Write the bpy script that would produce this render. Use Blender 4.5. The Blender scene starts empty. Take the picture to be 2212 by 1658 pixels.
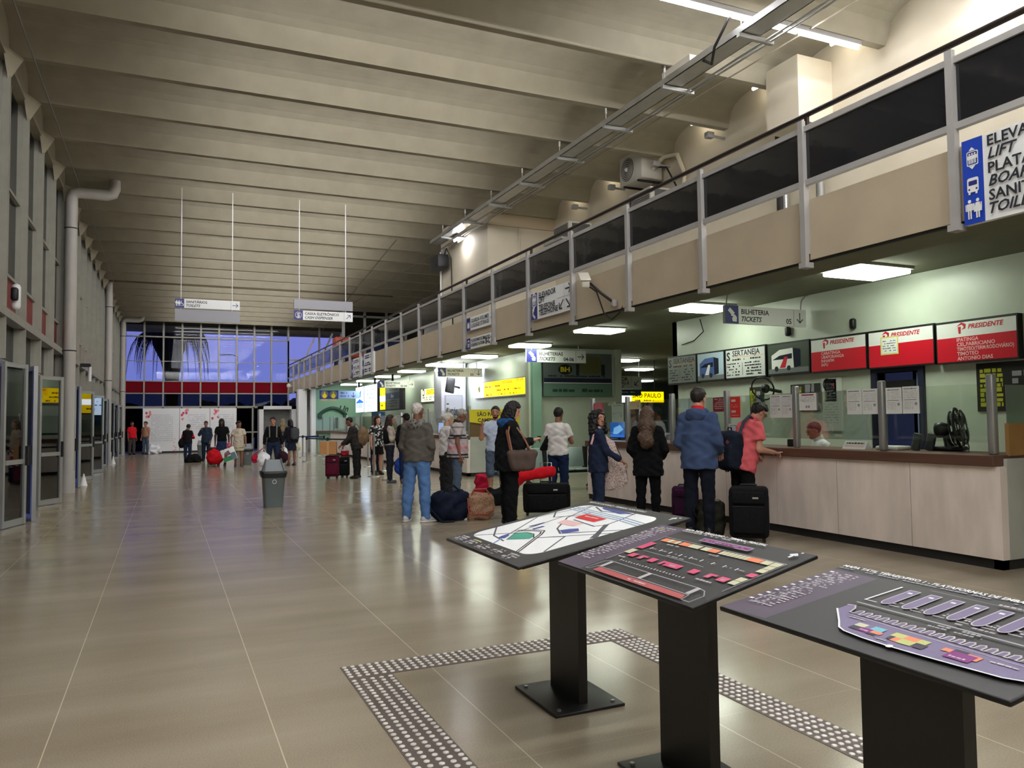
import bpy, bmesh, math, random
import numpy as np
from mathutils import Vector, Matrix
random.seed(7); RNG = np.random.default_rng(5)
SC = bpy.context.scene
COL = SC.collection
PI = math.pi

# ------------------------------------------------------------------ camera
yaw, pit, rol = 0.421004, 0.047559, -0.0115212
fw = Vector((math.sin(yaw)*math.cos(pit), math.cos(yaw)*math.cos(pit), math.sin(pit)))
rt = Vector((math.cos(yaw), -math.sin(yaw), 0)); up = rt.cross(fw)
r2 = rt*math.cos(rol)+up*math.sin(rol); u2 = -rt*math.sin(rol)+up*math.cos(rol)
cam = bpy.data.cameras.new('camera'); cam.sensor_width = 36; cam.lens = 1671.9/2212*36
cam.clip_start = .05; cam.clip_end = 500
camo = bpy.data.objects.new('camera', cam); COL.objects.link(camo)
mw = Matrix((r2, u2, -fw)).transposed().to_4x4(); mw.translation = (0, 0, 1.5)
camo.matrix_world = mw
SC.camera = camo

# ------------------------------------------------------------------ view, world
vs = SC.view_settings
vs.view_transform = 'Standard'; vs.look = 'None'; vs.gamma = 1; vs.use_curve_mapping = False
vs.exposure = 2.22
W = bpy.data.worlds.new('dusk'); SC.world = W; W.use_nodes = True
nt = W.node_tree; bg = nt.nodes['Background']
tc = nt.nodes.new('ShaderNodeTexCoord'); sx = nt.nodes.new('ShaderNodeSeparateXYZ'); cr = nt.nodes.new('ShaderNodeValToRGB')
nt.links.new(tc.outputs['Generated'], sx.inputs[0]); nt.links.new(sx.outputs['Z'], cr.inputs[0]); nt.links.new(cr.outputs[0], bg.inputs[0])
cr.color_ramp.elements[0].position = 0.0; cr.color_ramp.elements[0].color = (.21, .27, .80, 1)
cr.color_ramp.elements[1].position = 0.25; cr.color_ramp.elements[1].color = (.30, .28, .82, 1)
bg.inputs[1].default_value = .17
TUBE = 19.0      # emission strengths of the lamps, added unseen ones among them
LAMP = 4.0
COVE = 3.2
FILL_UPLIGHT = 2.3
FILL_RECESS = 8.5

# ------------------------------------------------------------------ materials
def lin(c):
    r = []
    for v in c:
        v = v/255
        r.append(v/12.92 if v <= .04045 else ((v+.055)/1.055)**2.4)
    return r
MATS = {}
def M(name, rgb, rough=.6, metal=0, emit=0, noise=0, ns=6, spec=.5, bump=0, bs=40, coat=0, stretch=None):
    if name in MATS: return MATS[name]
    m = bpy.data.materials.new(name); m.use_nodes = True; t = m.node_tree
    b = t.nodes['Principled BSDF']; c = lin(rgb)+[1]
    b.inputs['Base Color'].default_value = c; b.inputs['Roughness'].default_value = rough
    b.inputs['Metallic'].default_value = metal; b.inputs['Specular IOR Level'].default_value = spec
    if coat: b.inputs['Coat Weight'].default_value = coat; b.inputs['Coat Roughness'].default_value = .12
    if emit:
        b.inputs['Emission Color'].default_value = c; b.inputs['Emission Strength'].default_value = emit
    if noise or bump:
        tcn = t.nodes.new('ShaderNodeTexCoord'); src = tcn.outputs['Object']
        if stretch:
            mp = t.nodes.new('ShaderNodeMapping'); mp.inputs['Scale'].default_value = stretch
            t.links.new(src, mp.inputs[0]); src = mp.outputs[0]
    if noise:
        n = t.nodes.new('ShaderNodeTexNoise'); n.inputs['Scale'].default_value = ns; n.inputs['Detail'].default_value = 6
        t.links.new(src, n.inputs['Vector'])
        r = t.nodes.new('ShaderNodeValToRGB'); r.color_ramp.elements[0].position = .3; r.color_ramp.elements[1].position = .7
        r.color_ramp.elements[0].color = [v*(1-noise) for v in c[:3]]+[1]; r.color_ramp.elements[1].color = [min(1, v*(1+noise)) for v in c[:3]]+[1]
        t.links.new(n.outputs['Fac'], r.inputs[0]); t.links.new(r.outputs[0], b.inputs['Base Color'])
    if bump:
        n2 = t.nodes.new('ShaderNodeTexNoise'); n2.inputs['Scale'].default_value = bs; n2.inputs['Detail'].default_value = 3
        t.links.new(src, n2.inputs['Vector'])
        bp = t.nodes.new('ShaderNodeBump'); bp.inputs['Strength'].default_value = bump; bp.inputs['Distance'].default_value = .02
        t.links.new(n2.outputs['Fac'], bp.inputs['Height']); t.links.new(bp.outputs[0], b.inputs['Normal'])
    MATS[name] = m; return m
def fabric(name, rgb, noise=.18, ns=14, rough=.9): return M('fabric_'+name, rgb, rough, noise=noise, ns=ns, spec=.15)
def glassmat(name, tint, refl=.08, rough=.02, top=.75):
    if name in MATS: return MATS[name]
    m = bpy.data.materials.new(name); m.use_nodes = True; t = m.node_tree; t.nodes.clear()
    o = t.nodes.new('ShaderNodeOutputMaterial'); tr = t.nodes.new('ShaderNodeBsdfTransparent'); g = t.nodes.new('ShaderNodeBsdfGlossy')
    fr = t.nodes.new('ShaderNodeLayerWeight'); fr.inputs[0].default_value = .35
    mr = t.nodes.new('ShaderNodeMapRange'); mr.inputs[3].default_value = refl; mr.inputs[4].default_value = top
    mx = t.nodes.new('ShaderNodeMixShader'); tr.inputs[0].default_value = lin(tint)+[1]; g.inputs['Roughness'].default_value = rough
    t.links.new(fr.outputs['Fresnel'], mr.inputs[0]); t.links.new(mr.outputs[0], mx.inputs[0]); t.links.new(tr.outputs[0], mx.inputs[1]); t.links.new(g.outputs[0], mx.inputs[2]); t.links.new(mx.outputs[0], o.inputs[0])
    MATS[name] = m; return m

def stripes(name, cols, zs, axis='Z', rough=.9):
    """fabric woven with bands along an object axis: cols[i] above zs[i]"""
    if name in MATS: return MATS[name]
    m = M(name, cols[0], rough, spec=.15); t = m.node_tree; b = t.nodes['Principled BSDF']
    tcn = t.nodes.new('ShaderNodeTexCoord'); s = t.nodes.new('ShaderNodeSeparateXYZ'); t.links.new(tcn.outputs['Object'], s.inputs[0])
    mp = t.nodes.new('ShaderNodeMath'); mp.operation = 'DIVIDE'; mp.inputs[1].default_value = 2.0; t.links.new(s.outputs[axis], mp.inputs[0])
    r = t.nodes.new('ShaderNodeValToRGB'); r.color_ramp.interpolation = 'CONSTANT'; e = r.color_ramp.elements
    e[0].position = 0; e[0].color = lin(cols[0])+[1]; e[1].position = zs[1]/2; e[1].color = lin(cols[1])+[1]
    for c, z in list(zip(cols, zs))[2:]:
        q = e.new(z/2); q.color = lin(c)+[1]
    t.links.new(mp.outputs[0], r.inputs[0]); t.links.new(r.outputs[0], b.inputs['Base Color']); return m

def checker(name, c1, c2, scale, rough=.9):
    if name in MATS: return MATS[name]
    m = M(name, c1, rough, spec=.15); t = m.node_tree; b = t.nodes['Principled BSDF']
    tcn = t.nodes.new('ShaderNodeTexCoord'); v = t.nodes.new('ShaderNodeTexVoronoi'); v.inputs['Scale'].default_value = scale
    t.links.new(tcn.outputs['Object'], v.inputs['Vector']); r = t.nodes.new('ShaderNodeValToRGB')
    r.color_ramp.elements[0].position = .35; r.color_ramp.elements[0].color = lin(c2)+[1]; r.color_ramp.elements[1].position = .5; r.color_ramp.elements[1].color = lin(c1)+[1]
    t.links.new(v.outputs['Distance'], r.inputs[0]); t.links.new(r.outputs[0], b.inputs['Base Color']); return m

# ------------------------------------------------------------------ mesh builder
def V3(*a): return np.array(a, float)
class MB:
    def __init__(s): s.v = []; s.f = []; s.mi = []; s.sm = []; s.mats = []
    def _m(s, mat):
        if mat not in s.mats: s.mats.append(mat)
        return s.mats.index(mat)
    def add(s, vs, fs, mat, smooth=False, X=None):
        b = len(s.v); k = s._m(mat)
        for p in vs:
            s.v.append(tuple(X @ Vector(p)) if X is not None else tuple(p))
        for f in fs: s.f.append(tuple(b+i for i in f)); s.mi.append(k); s.sm.append(smooth)
        return s
    def box(s, x0, x1, y0, y1, z0, z1, mat, X=None):
        return s.add([(x0,y0,z0),(x1,y0,z0),(x1,y1,z0),(x0,y1,z0),(x0,y0,z1),(x1,y0,z1),(x1,y1,z1),(x0,y1,z1)],
                     [(0,3,2,1),(4,5,6,7),(0,1,5,4),(1,2,6,5),(2,3,7,6),(3,0,4,7)], mat, False, X)
    def rbox(s, c, size, r, mat, seg=2, X=None, smooth=True):
        bm = bmesh.new(); bmesh.ops.create_cube(bm, size=1)
        for v in bm.verts: v.co = Vector((v.co.x*size[0]+c[0], v.co.y*size[1]+c[1], v.co.z*size[2]+c[2]))
        bmesh.ops.bevel(bm, geom=bm.edges[:], offset=r, segments=seg, profile=.5, affect='EDGES')
        bm.verts.index_update()
        s.add([v.co[:] for v in bm.verts], [[v.index for v in f.verts] for f in bm.faces], mat, smooth, X); bm.free(); return s
    def loft(s, rings, mat, cap=True, smooth=True, closed=True, X=None):
        n = len(rings[0]); vs = [p for r in rings for p in r]; fs = []
        for i in range(len(rings)-1):
            for j in range(n if closed else n-1):
                a = i*n+j; b = i*n+(j+1) % n; fs.append((a, b, b+n, a+n))
        s.add(vs, fs, mat, smooth, X)
        if cap and closed:
            s.add(rings[0], [tuple(reversed(range(n)))], mat, False, X); s.add(rings[-1], [tuple(range(n))], mat, False, X)
        return s
    def cyl(s, p0, p1, r0, mat, r1=None, n=12, cap=True, X=None, smooth=True):
        r1 = r0 if r1 is None else r1
        return s.tube([p0, p1], [r0, r1], mat, n, cap, X, smooth)
    def tube(s, pts, r, mat, n=8, cap=True, X=None, smooth=True):
        pts = [Vector(p) for p in pts]; k = len(pts); rr = r if isinstance(r, (list, tuple)) else [r]*k
        rings = []; prev = None
        for i, p in enumerate(pts):
            d = (pts[min(i+1, k-1)]-pts[max(i-1, 0)]).normalized()
            if prev is None:
                a = d.orthogonal().normalized()
                if abs(d.z) < .9: a = d.cross(Vector((0, 0, 1))).normalized()
            else:
                a = (prev-d*prev.dot(d)).normalized()
            prev = a; b = d.cross(a)
            rings.append([tuple(p+(a*math.cos(2*PI*j/n+PI/n)+b*math.sin(2*PI*j/n+PI/n))*rr[i]) for j in range(n)])
        return s.loft(rings, mat, cap, smooth, True, X)
    def ball(s, c, r, mat, n=10, X=None):
        r = (r, r, r) if not isinstance(r, (tuple, list)) else r; rings = []
        for i in range(n+1):
            th = -PI/2+PI*i/n; q = max(math.cos(th), .001)
            rings.append([(c[0]+r[0]*q*math.cos(2*PI*j/(2*n)), c[1]+r[1]*q*math.sin(2*PI*j/(2*n)), c[2]+r[2]*math.sin(th)) for j in range(2*n)])
        return s.loft(rings, mat, False, True, True, X)
    def prism(s, poly, z0, z1, mat, X=None):
        n = len(poly); vs = [(p[0], p[1], z0) for p in poly]+[(p[0], p[1], z1) for p in poly]
        fs = [tuple(reversed(range(n))), tuple(range(n, 2*n))]+[(i, (i+1) % n, n+(i+1) % n, n+i) for i in range(n)]
        return s.add(vs, fs, mat, False, X)
    def torus(s, c, ax, R, r, mat, n=28, k=8, a0=0, a1=2*PI, X=None):
        ax = Vector(ax).normalized(); a = ax.orthogonal().normalized(); b = ax.cross(a)
        full = abs(a1-a0-2*PI) < 1e-6
        pts = [Vector(c)+(a*math.cos(a0+(a1-a0)*i/n)+b*math.sin(a0+(a1-a0)*i/n))*R for i in range(n+1)]
        return s.tube(pts, r, mat, k, not full, X)
    def build(s, name, parent=None, local=False):
        me = bpy.data.meshes.new(name); me.from_pydata(s.v, [], s.f)
        for m in s.mats: me.materials.append(m)
        me.polygons.foreach_set('material_index', s.mi); me.polygons.foreach_set('use_smooth', s.sm)
        me.update()
        o = bpy.data.objects.new(name, me); COL.objects.link(o)
        if parent is not None:
            o.parent = parent
            if not local: o.location = -(WLOC[parent.name])
            WLOC[o.name] = Vector((0, 0, 0)) if not local else WLOC[parent.name]
        else: WLOC[o.name] = Vector((0, 0, 0))
        return o
WLOC = {}
def thing(name, label, cat, loc=(0, 0, 0), rz=0, group=None):
    o = bpy.data.objects.new(name, None); COL.objects.link(o); o.empty_display_size = .1
    o.location = loc; o.rotation_euler = (0, 0, rz); o['label'] = label; o['category'] = cat
    if group: o['group'] = group
    WLOC[o.name] = Vector(loc); return o
def tag(o, label, cat, group=None):
    o['label'] = label; o['category'] = cat
    if group: o['group'] = group
    return o
def struct(o, label=None, cat=None):
    o['kind'] = 'structure'; o['label'] = label or o.name.replace('_', ' '); o['category'] = cat or o.name.split('_')[0]; return o
def sempty(name, label, cat):
    o = bpy.data.objects.new(name, None); COL.objects.link(o); WLOC[o.name] = Vector((0, 0, 0)); return struct(o, label, cat)
def dup(root, loc, rz=None, label=None):
    def cp(o, par):
        c = o.copy(); COL.objects.link(c)
        if par is not None: c.parent = par
        for ch in o.children: cp(ch, c)
        return c
    r = cp(root, None); r.location = loc
    if rz is not None: r.rotation_euler = (0, 0, rz)
    if label: r['label'] = label
    WLOC[r.name] = Vector(loc); return r
def dlab(o, label): o['label'] = label; return o

# ------------------------------------------------------------------ flat printed graphics
_TX = {}
def text_geo(s, shear=0, bold=0):
    key = (s, shear, bold)
    if key in _TX: return _TX[key]
    cu = bpy.data.curves.new('t', 'FONT'); cu.body = s; cu.size = 1; cu.shear = shear; cu.offset = bold; cu.resolution_u = 2
    ob = bpy.data.objects.new('t', cu); COL.objects.link(ob)
    dg = bpy.context.evaluated_depsgraph_get(); me = ob.evaluated_get(dg).to_mesh()
    vs = [(v.co.x, v.co.y) for v in me.vertices]; fs = [tuple(p.vertices) for p in me.polygons]
    ob.evaluated_get(dg).to_mesh_clear(); bpy.data.objects.remove(ob); bpy.data.curves.remove(cu)
    x0 = min(v[0] for v in vs); x1 = max(v[0] for v in vs)
    vs = [((x-x0), y) for x, y in vs]; _TX[key] = (vs, fs, x1-x0); return _TX[key]
class Art:
    def __init__(s, O, U, V, step=.0003):
        s.O = Vector(O); s.U = Vector(U); s.V = Vector(V); s.N = s.U.cross(s.V).normalized(); s.k = 1; s.step = step; s.mb = MB(); s.cut = []
    def P(s, u, v): return tuple(s.O+s.U*u+s.V*v+s.N*(s.k*s.step))
    def poly(s, pts, mat):
        s.mb.add([s.P(*p) for p in pts], [tuple(range(len(pts)))], mat); s.k += 1; return s
    def rect(s, u0, v0, u1, v1, mat): return s.poly([(u0, v0), (u1, v0), (u1, v1), (u0, v1)], mat)
    def rects(s, L, mat):
        for a in L:
            s.mb.add([s.P(a[0], a[1]), s.P(a[2], a[1]), s.P(a[2], a[3]), s.P(a[0], a[3])], [(0, 1, 2, 3)], mat)
        s.k += 1; return s
    def rrect(s, u0, v0, u1, v1, r, mat, n=5):
        pts = []
        for cx, cy, a0 in ((u1-r, v1-r, 0), (u0+r, v1-r, 90), (u0+r, v0+r, 180), (u1-r, v0+r, 270)):
            for i in range(n+1):
                a = math.radians(a0+90*i/n); pts.append((cx+r*math.cos(a), cy+r*math.sin(a)))
        return s.poly(pts, mat)
    def line(s, pts, w, mat, closed=False):
        pts = list(pts)+([pts[0]] if closed else [])
        for (a, b), (c, d) in zip(pts, pts[1:]):
            L = math.hypot(c-a, d-b) or 1; nx, ny = -(d-b)/L*w/2, (c-a)/L*w/2; ex, ey = (c-a)/L*w*.4, (d-b)/L*w*.4
            s.mb.add([s.P(a-nx-ex, b-ny-ey), s.P(c-nx+ex, d-ny+ey), s.P(c+nx+ex, d+ny+ey), s.P(a+nx-ex, b+ny-ey)], [(0, 1, 2, 3)], mat)
        s.k += 1; return s
    def circ(s, u, v, r, mat, n=20, ry=None):
        ry = ry or r
        return s.poly([(u+r*math.cos(2*PI*i/n), v+ry*math.sin(2*PI*i/n)) for i in range(n)], mat)
    def ring(s, u, v, r, w, mat, n=24, a0=0, a1=360):
        return s.line([(u+r*math.cos(math.radians(a0+(a1-a0)*i/n)), v+r*math.sin(math.radians(a0+(a1-a0)*i/n))) for i in range(n+1)], w, mat)
    def text(s, t, u, v, h, mat, shear=0, bold=.022, maxw=None, align='l', sx=1.0):
        vs, fs, w = text_geo(t, shear, bold); k = h/.7; kx = k*sx
        if maxw and w*kx > maxw: kx = maxw/w
        o = u-(w*kx if align == 'r' else w*kx/2 if align == 'c' else 0)
        s.mb.add([s.P(o+x*kx, v+y*k) for x, y in vs], fs, mat); s.k += 1; return s
    def scrib(s, u0, v, w, h, mat, dens=.7, lo=.6, hi=2.2):
        """a line of lettering too small to read"""
        u = u0; L = []
        while u < u0+w:
            q = random.uniform(lo, hi)*h; e = min(u+q, u0+w)
            if random.random() < dens: L.append((u, v, e, v+h*random.uniform(.75, 1.1)))
            u = e+h*.35
        return s.rects(L, mat) if L else s
    def arrow(s, u, v, L, ang, w, mat):
        a = math.radians(ang); c, d = math.cos(a), math.sin(a)
        R = lambda x, y: (u+x*c-y*d, v+x*d+y*c)
        s.line([R(-L/2, 0), R(L/2, 0)], w, mat); s.line([R(L/2-L*.35, L*.38), R(L/2, 0), R(L/2-L*.35, -L*.38)], w, mat); return s
    def man(s, u, v, h, mat, skirt=False):
        s.circ(u, v+h*.9, h*.09, mat, 12)
        if skirt: s.poly([(u-h*.11, v+h*.78), (u+h*.11, v+h*.78), (u+h*.22, v+h*.32), (u-h*.22, v+h*.32)], mat)
        else: s.rect(u-h*.15, v+h*.42, u+h*.15, v+h*.78, mat)
        s.rects([(u-h*.10, v, u-h*.02, v+h*.45), (u+h*.02, v, u+h*.10, v+h*.45), (u-h*.22, v+h*.42, u-h*.16, v+h*.76), (u+h*.16, v+h*.42, u+h*.22, v+h*.76)], mat); return s
    def part(s, name):
        s.cut.append((name, s.mb)); s.mb = MB(); return s
    def build(s, name, parent, local=False):
        for n, m in s.cut: m.build(n, parent, local)
        return s.mb.build(name, parent, local)
FY = ((1, 0, 0), (0, 0, 1))     # a face that looks down the hall towards -Y
FX = ((0, -1, 0), (0, 0, 1))    # a face that looks across the hall towards -X

# ------------------------------------------------------------------ soft bodies: distance fields meshed by surface nets
def smin(a, b, k):
    h = np.clip(.5+.5*(b-a)/k, 0, 1); return b*(1-h)+a*h-k*h*(1-h)
def d_cap(P, a, b, ra, rb=None):
    rb = ra if rb is None else rb; a = np.asarray(a, float); ab = np.asarray(b, float)-a
    t = np.clip((P-a)@ab/max(ab@ab, 1e-9), 0, 1); return np.linalg.norm(P-a-t[:, None]*ab, axis=1)-(ra+(rb-ra)*t)
def d_ell(P, c, r):
    r = np.asarray(r, float); p = (P-np.asarray(c, float))/r; k0 = np.linalg.norm(p, axis=1); k1 = np.linalg.norm(p/r, axis=1)
    return k0*(k0-1)/np.maximum(k1, 1e-6)
def d_box(P, c, b, r):
    q = np.abs(P-np.asarray(c, float))-(np.asarray(b, float)-r)
    return np.linalg.norm(np.maximum(q, 0), axis=1)+np.minimum(q.max(1), 0)-r
def ncoise(P, f, a, ph=0):
    return a*(np.sin(P[:, 0]*f+1.3+ph+2*np.sin(P[:, 2]*f*.6))*np.sin(P[:, 2]*f*.8+ph)+.5*np.sin(P[:, 1]*f*1.7+P[:, 2]*f*1.1+ph))
def nets(fn, lo, hi, h):
    lo = np.asarray(lo, float); n = np.maximum(np.ceil((np.asarray(hi)-lo)/h).astype(int)+1, 3)
    ax = [lo[i]+h*np.arange(n[i]) for i in range(3)]
    G = np.stack(np.meshgrid(*ax, indexing='ij'), -1).reshape(-1, 3)
    F = np.concatenate([fn(G[i:i+400000]) for i in range(0, len(G), 400000)]).reshape(n)
    S = F < 0; c = np.zeros(n-1, int); offs = [(i, j, k) for i in (0, 1) for j in (0, 1) for k in (0, 1)]
    sl = lambda o: tuple(slice(o[d], n[d]-1+o[d]) for d in range(3))
    for o in offs: c += S[sl(o)]
    act = (c > 0) & (c < 8); idx = -np.ones(n-1, int); A = np.argwhere(act); idx[act] = np.arange(len(A))
    acc = np.zeros((len(A), 3)); cnt = np.zeros(len(A))
    val = {o: F[A[:, 0]+o[0], A[:, 1]+o[1], A[:, 2]+o[2]] for o in offs}
    for o in offs:
        for d in range(3):
            if o[d] == 0:
                q = list(o); q[d] = 1; q = tuple(q); a, b = val[o], val[q]; m = (a < 0) != (b < 0)
                t = a[m]/(a[m]-b[m]); p = np.tile(np.array(o, float), (m.sum(), 1)); p[:, d] += t
                acc[m] += p; cnt[m] += 1
    vs = lo+(A+acc/cnt[:, None])*h
    quads = []
    for d in range(3):
        e, g = (d+1) % 3, (d+2) % 3
        s0 = [slice(1, n[i]-1) for i in range(3)]; s0[d] = slice(0, n[d]-1); s1 = list(s0); s1[d] = slice(1, n[d])
        a, b = S[tuple(s0)], S[tuple(s1)]; E = np.argwhere(a != b)
        if not len(E): continue
        base = E.copy(); base[:, e] += 1; base[:, g] += 1
        flip = a[E[:, 0], E[:, 1], E[:, 2]]
        def ci(de, dg):
            q = base.copy(); q[:, e] -= de; q[:, g] -= dg; return idx[q[:, 0], q[:, 1], q[:, 2]]
        Q = np.stack([ci(1, 1), ci(0, 1), ci(0, 0), ci(1, 0)], 1); Q[~flip] = Q[~flip][:, ::-1]; quads.append(Q)
    return vs, np.concatenate(quads)
def soft(fn, lo, hi, h, mat, name, parent, local=True):
    vs, q = nets(fn, lo, hi, h); mb = MB(); mb.add(vs, q.tolist(), mat, True); return mb.build(name, parent, local)
# ================================================================== the setting
XL, XF, XW, YB, YE, ZC = -2.2, 6.48, 9.72, -7.0, 46.0, 7.0
CY0, CS = 11.57, 1.763           # ribs of the vaulted ceiling
# polished stone-chip floor with thin pale joints
def floor_mat():
    m = M('polished_floor', (150, 138, 118), .17, spec=.5); t = m.node_tree; b = t.nodes['Principled BSDF']
    tcn = t.nodes.new('ShaderNodeTexCoord'); P = tcn.outputs['Object']
    n1 = t.nodes.new('ShaderNodeTexNoise'); n1.inputs['Scale'].default_value = .9; n1.inputs['Detail'].default_value = 5
    n2 = t.nodes.new('ShaderNodeTexNoise'); n2.inputs['Scale'].default_value = 130; n2.inputs['Detail'].default_value = 2
    mp = t.nodes.new('ShaderNodeMapping'); mp.inputs['Scale'].default_value = (.5, 2.2, 1); t.links.new(P, mp.inputs[0])
    t.links.new(mp.outputs[0], n1.inputs['Vector']); t.links.new(P, n2.inputs['Vector'])
    r = t.nodes.new('ShaderNodeValToRGB'); e = r.color_ramp.elements
    e[0].position = .3; e[0].color = lin((152, 140, 119))+[1]; e[1].position = .7; e[1].color = lin((170, 159, 139))+[1]
    t.links.new(n1.outputs['Fac'], r.inputs[0])
    mx = t.nodes.new('ShaderNodeMix'); mx.data_type = 'RGBA'; mx.blend_type = 'MULTIPLY'; mx.inputs[0].default_value = .3
    r2_ = t.nodes.new('ShaderNodeValToRGB'); r2_.color_ramp.elements[0].position = .35; r2_.color_ramp.elements[0].color = (.45, .42, .38, 1); r2_.color_ramp.elements[1].position = .6; r2_.color_ramp.elements[1].color = (1, 1, 1, 1)
    t.links.new(n2.outputs['Fac'], r2_.inputs[0]); t.links.new(r.outputs[0], mx.inputs[6]); t.links.new(r2_.outputs[0], mx.inputs[7])
    # joints
    s = t.nodes.new('ShaderNodeSeparateXYZ'); t.links.new(P, s.inputs[0]); fac = None
    for ax, off, pitch, w in (('X', .5, 1.0, .0026), ('Y', 3.21, 1.963, .002)):
        a = t.nodes.new('ShaderNodeMath'); a.operation = 'ADD'; a.inputs[1].default_value = 100*pitch-off+pitch/2; t.links.new(s.outputs[ax], a.inputs[0])
        q = t.nodes.new('ShaderNodeMath'); q.operation = 'MODULO'; q.inputs[1].default_value = pitch; t.links.new(a.outputs[0], q.inputs[0])
        d = t.nodes.new('ShaderNodeMath'); d.operation = 'SUBTRACT'; d.inputs[1].default_value = pitch/2; t.links.new(q.outputs[0], d.inputs[0])
        ab = t.nodes.new('ShaderNodeMath'); ab.operation = 'ABSOLUTE'; t.links.new(d.outputs[0], ab.inputs[0])
        l = t.nodes.new('ShaderNodeMath'); l.operation = 'LESS_THAN'; l.inputs[1].default_value = w; t.links.new(ab.outputs[0], l.inputs[0])
        if fac is None: fac = l.outputs[0]
        else:
            k = t.nodes.new('ShaderNodeMath'); k.operation = 'MULTIPLY'; k.inputs[1].default_value = .3; t.links.new(l.outputs[0], k.inputs[0])
            u = t.nodes.new('ShaderNodeMath'); u.operation = 'MAXIMUM'; t.links.new(fac, u.inputs[0]); t.links.new(k.outputs[0], u.inputs[1]); fac = u.outputs[0]
    m2 = t.nodes.new('ShaderNodeMix'); m2.data_type = 'RGBA'; t.links.new(fac, m2.inputs[0]); t.links.new(mx.outputs[2], m2.inputs[6]); m2.inputs[7].default_value = lin((205, 192, 166))+[1]
    t.links.new(m2.outputs[2], b.inputs['Base Color'])
    rr = t.nodes.new('ShaderNodeMapRange'); rr.inputs[3].default_value = .12; rr.inputs[4].default_value = .26; t.links.new(n1.outputs['Fac'], rr.inputs[0]); t.links.new(rr.outputs[0], b.inputs['Roughness'])
    return m
FLOOR = floor_mat()
mb = MB(); mb.box(XL, 26, YB, YE, -.2, 0, FLOOR); struct(mb.build('floor'), 'polished beige stone-chip floor of the hall')
CONC = M('ceiling_concrete', (160, 153, 134), .85, noise=.06, ns=3)
CREAM = M('cream_wall', (200, 190, 168), .7, noise=.03, ns=3)
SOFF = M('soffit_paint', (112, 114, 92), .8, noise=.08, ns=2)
GREEN = M('green_wall', (194, 203, 188), .33, noise=.03, ns=4)
TEAL = M('teal_wall', (140, 178, 158), .5, noise=.03, ns=4)
ALU = M('aluminium', (160, 162, 160), .42, metal=.6, noise=.04, ns=3)
ALUP = M('grey_painted_metal', (158, 156, 152), .5, noise=.04, ns=5)
MULL = M('mullion_paint', (148, 146, 134), .55, noise=.06, ns=5)
STEEL = M('brushed_steel', (190, 190, 188), .3, metal=.9)
BLACK = M('black', (14, 14, 15), .5); DARK = M('dark_rubber', (30, 28, 27), .7)
WHITE = M('white_paint', (226, 226, 226), .5); OFFW = M('offwhite_plastic', (215, 210, 196), .45)
GLASS = glassmat('clear_glass', (248, 252, 249), .02, .02, .5)
FDGLASS = glassmat('far_dark_glass', (110, 118, 128), .0, .02, .1)
FGLASS = glassmat('far_glass', (246, 248, 250), .0, .02, .12)
DGLASS = glassmat('tinted_glass', (120, 132, 130), .10)
# vaulted ceiling
def vault(x0, x1, y0k, y1k, mb):
    pts = []
    for k in range(y0k, y1k):
        yc = CY0+CS*k; pts += [(yc-.065, ZC), (yc+.065, ZC)]
        for i in range(1, 16):
            t = -1+2*i/16; a = (CS-.13)/2; pts.append((yc+CS/2+a*t, ZC+.5*(1-abs(t)**2.5)**(1/2.5)))
    rings = [[(x, y, z) for y, z in pts] for x in (x0, x1)]
    mb.loft(rings, CONC, False, False, False)
mb = MB(); vault(XL, 14, -11, 20, mb)
for k in range(-11, 20):
    yc = CY0+CS*k
    mb.add([(-1.98, yc, 6.995), (XL+.02, yc-.5, 6.99), (XL+.02, yc+.5, 6.99), (XL+.02, yc, 6.62)], [(0, 1, 3), (0, 3, 2), (0, 2, 1)], CONC)
mb.box(XL-.25, 26, YB-1, YE+.6, 7.56, 7.8, CONC)
vault(-6, 20, 20, 23, mb); struct(mb.build('ceiling'), 'ribbed concrete ceiling of shallow barrel vaults')
# right upper wall, behind the gallery, with the lift shaft standing in front of it
mb = MB(); mb.box(XW, XW+.2, YB, 22.5, 3.85, 7.56, CREAM); mb.box(XW, 14, 22.3, 22.5, 3.85, 7.56, CREAM); struct(mb.build('wall_right'), 'cream upper wall behind the gallery')
mb = MB(); mb.box(7.72, XW, 18.7, 22.5, 3.85, 7.0, CREAM); mb.box(7.72, XW, 18.66, 18.7, 6.68, 7.0, M('beige_beam', (176, 160, 132), .7))
mb_ = MB(); mb_.box(9.0, XW, 9.0, 9.7, 6.15, 7.2, CREAM); struct(mb_.build('wall_box'), 'cream box high on the right wall'); struct(mb.build('wall_shaft'), 'cream lift shaft rising from the gallery')
mb = MB(); mb.box(14, 14.2, 22.3, YE, 3.85, 7.56, CREAM); mb.box(XL-.2, 26, YB-.2, YB, 0, 7.56, CREAM); struct(mb.build('wall_back'), 'rear end walls of the hall')
# gallery: floor slab, edge beam and the beige fascia panels between posts
FASC = M('fascia_paint', (178, 164, 140), .75, noise=.05, ns=2.5)
PY = [4.607-1.782*2+1.782*k for k in range(0, 25)]; PY = [y for y in PY if y < YE]
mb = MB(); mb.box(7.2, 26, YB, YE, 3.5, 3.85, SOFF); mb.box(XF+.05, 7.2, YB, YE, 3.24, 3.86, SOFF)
struct(mb.build('floor_gallery'), 'gallery slab over the ticket offices')
mb = MB()
for a, b in zip([YB]+PY, PY+[YE]): mb.box(XF, XF+.05, a+.012, b-.012, 3.235, 3.905, FASC)
mb.box(XF+.02, XF+.05, YB, YE, 3.21, 3.235, DARK); struct(mb.build('trim_1'), 'beige fascia panels along the gallery edge')
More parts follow.
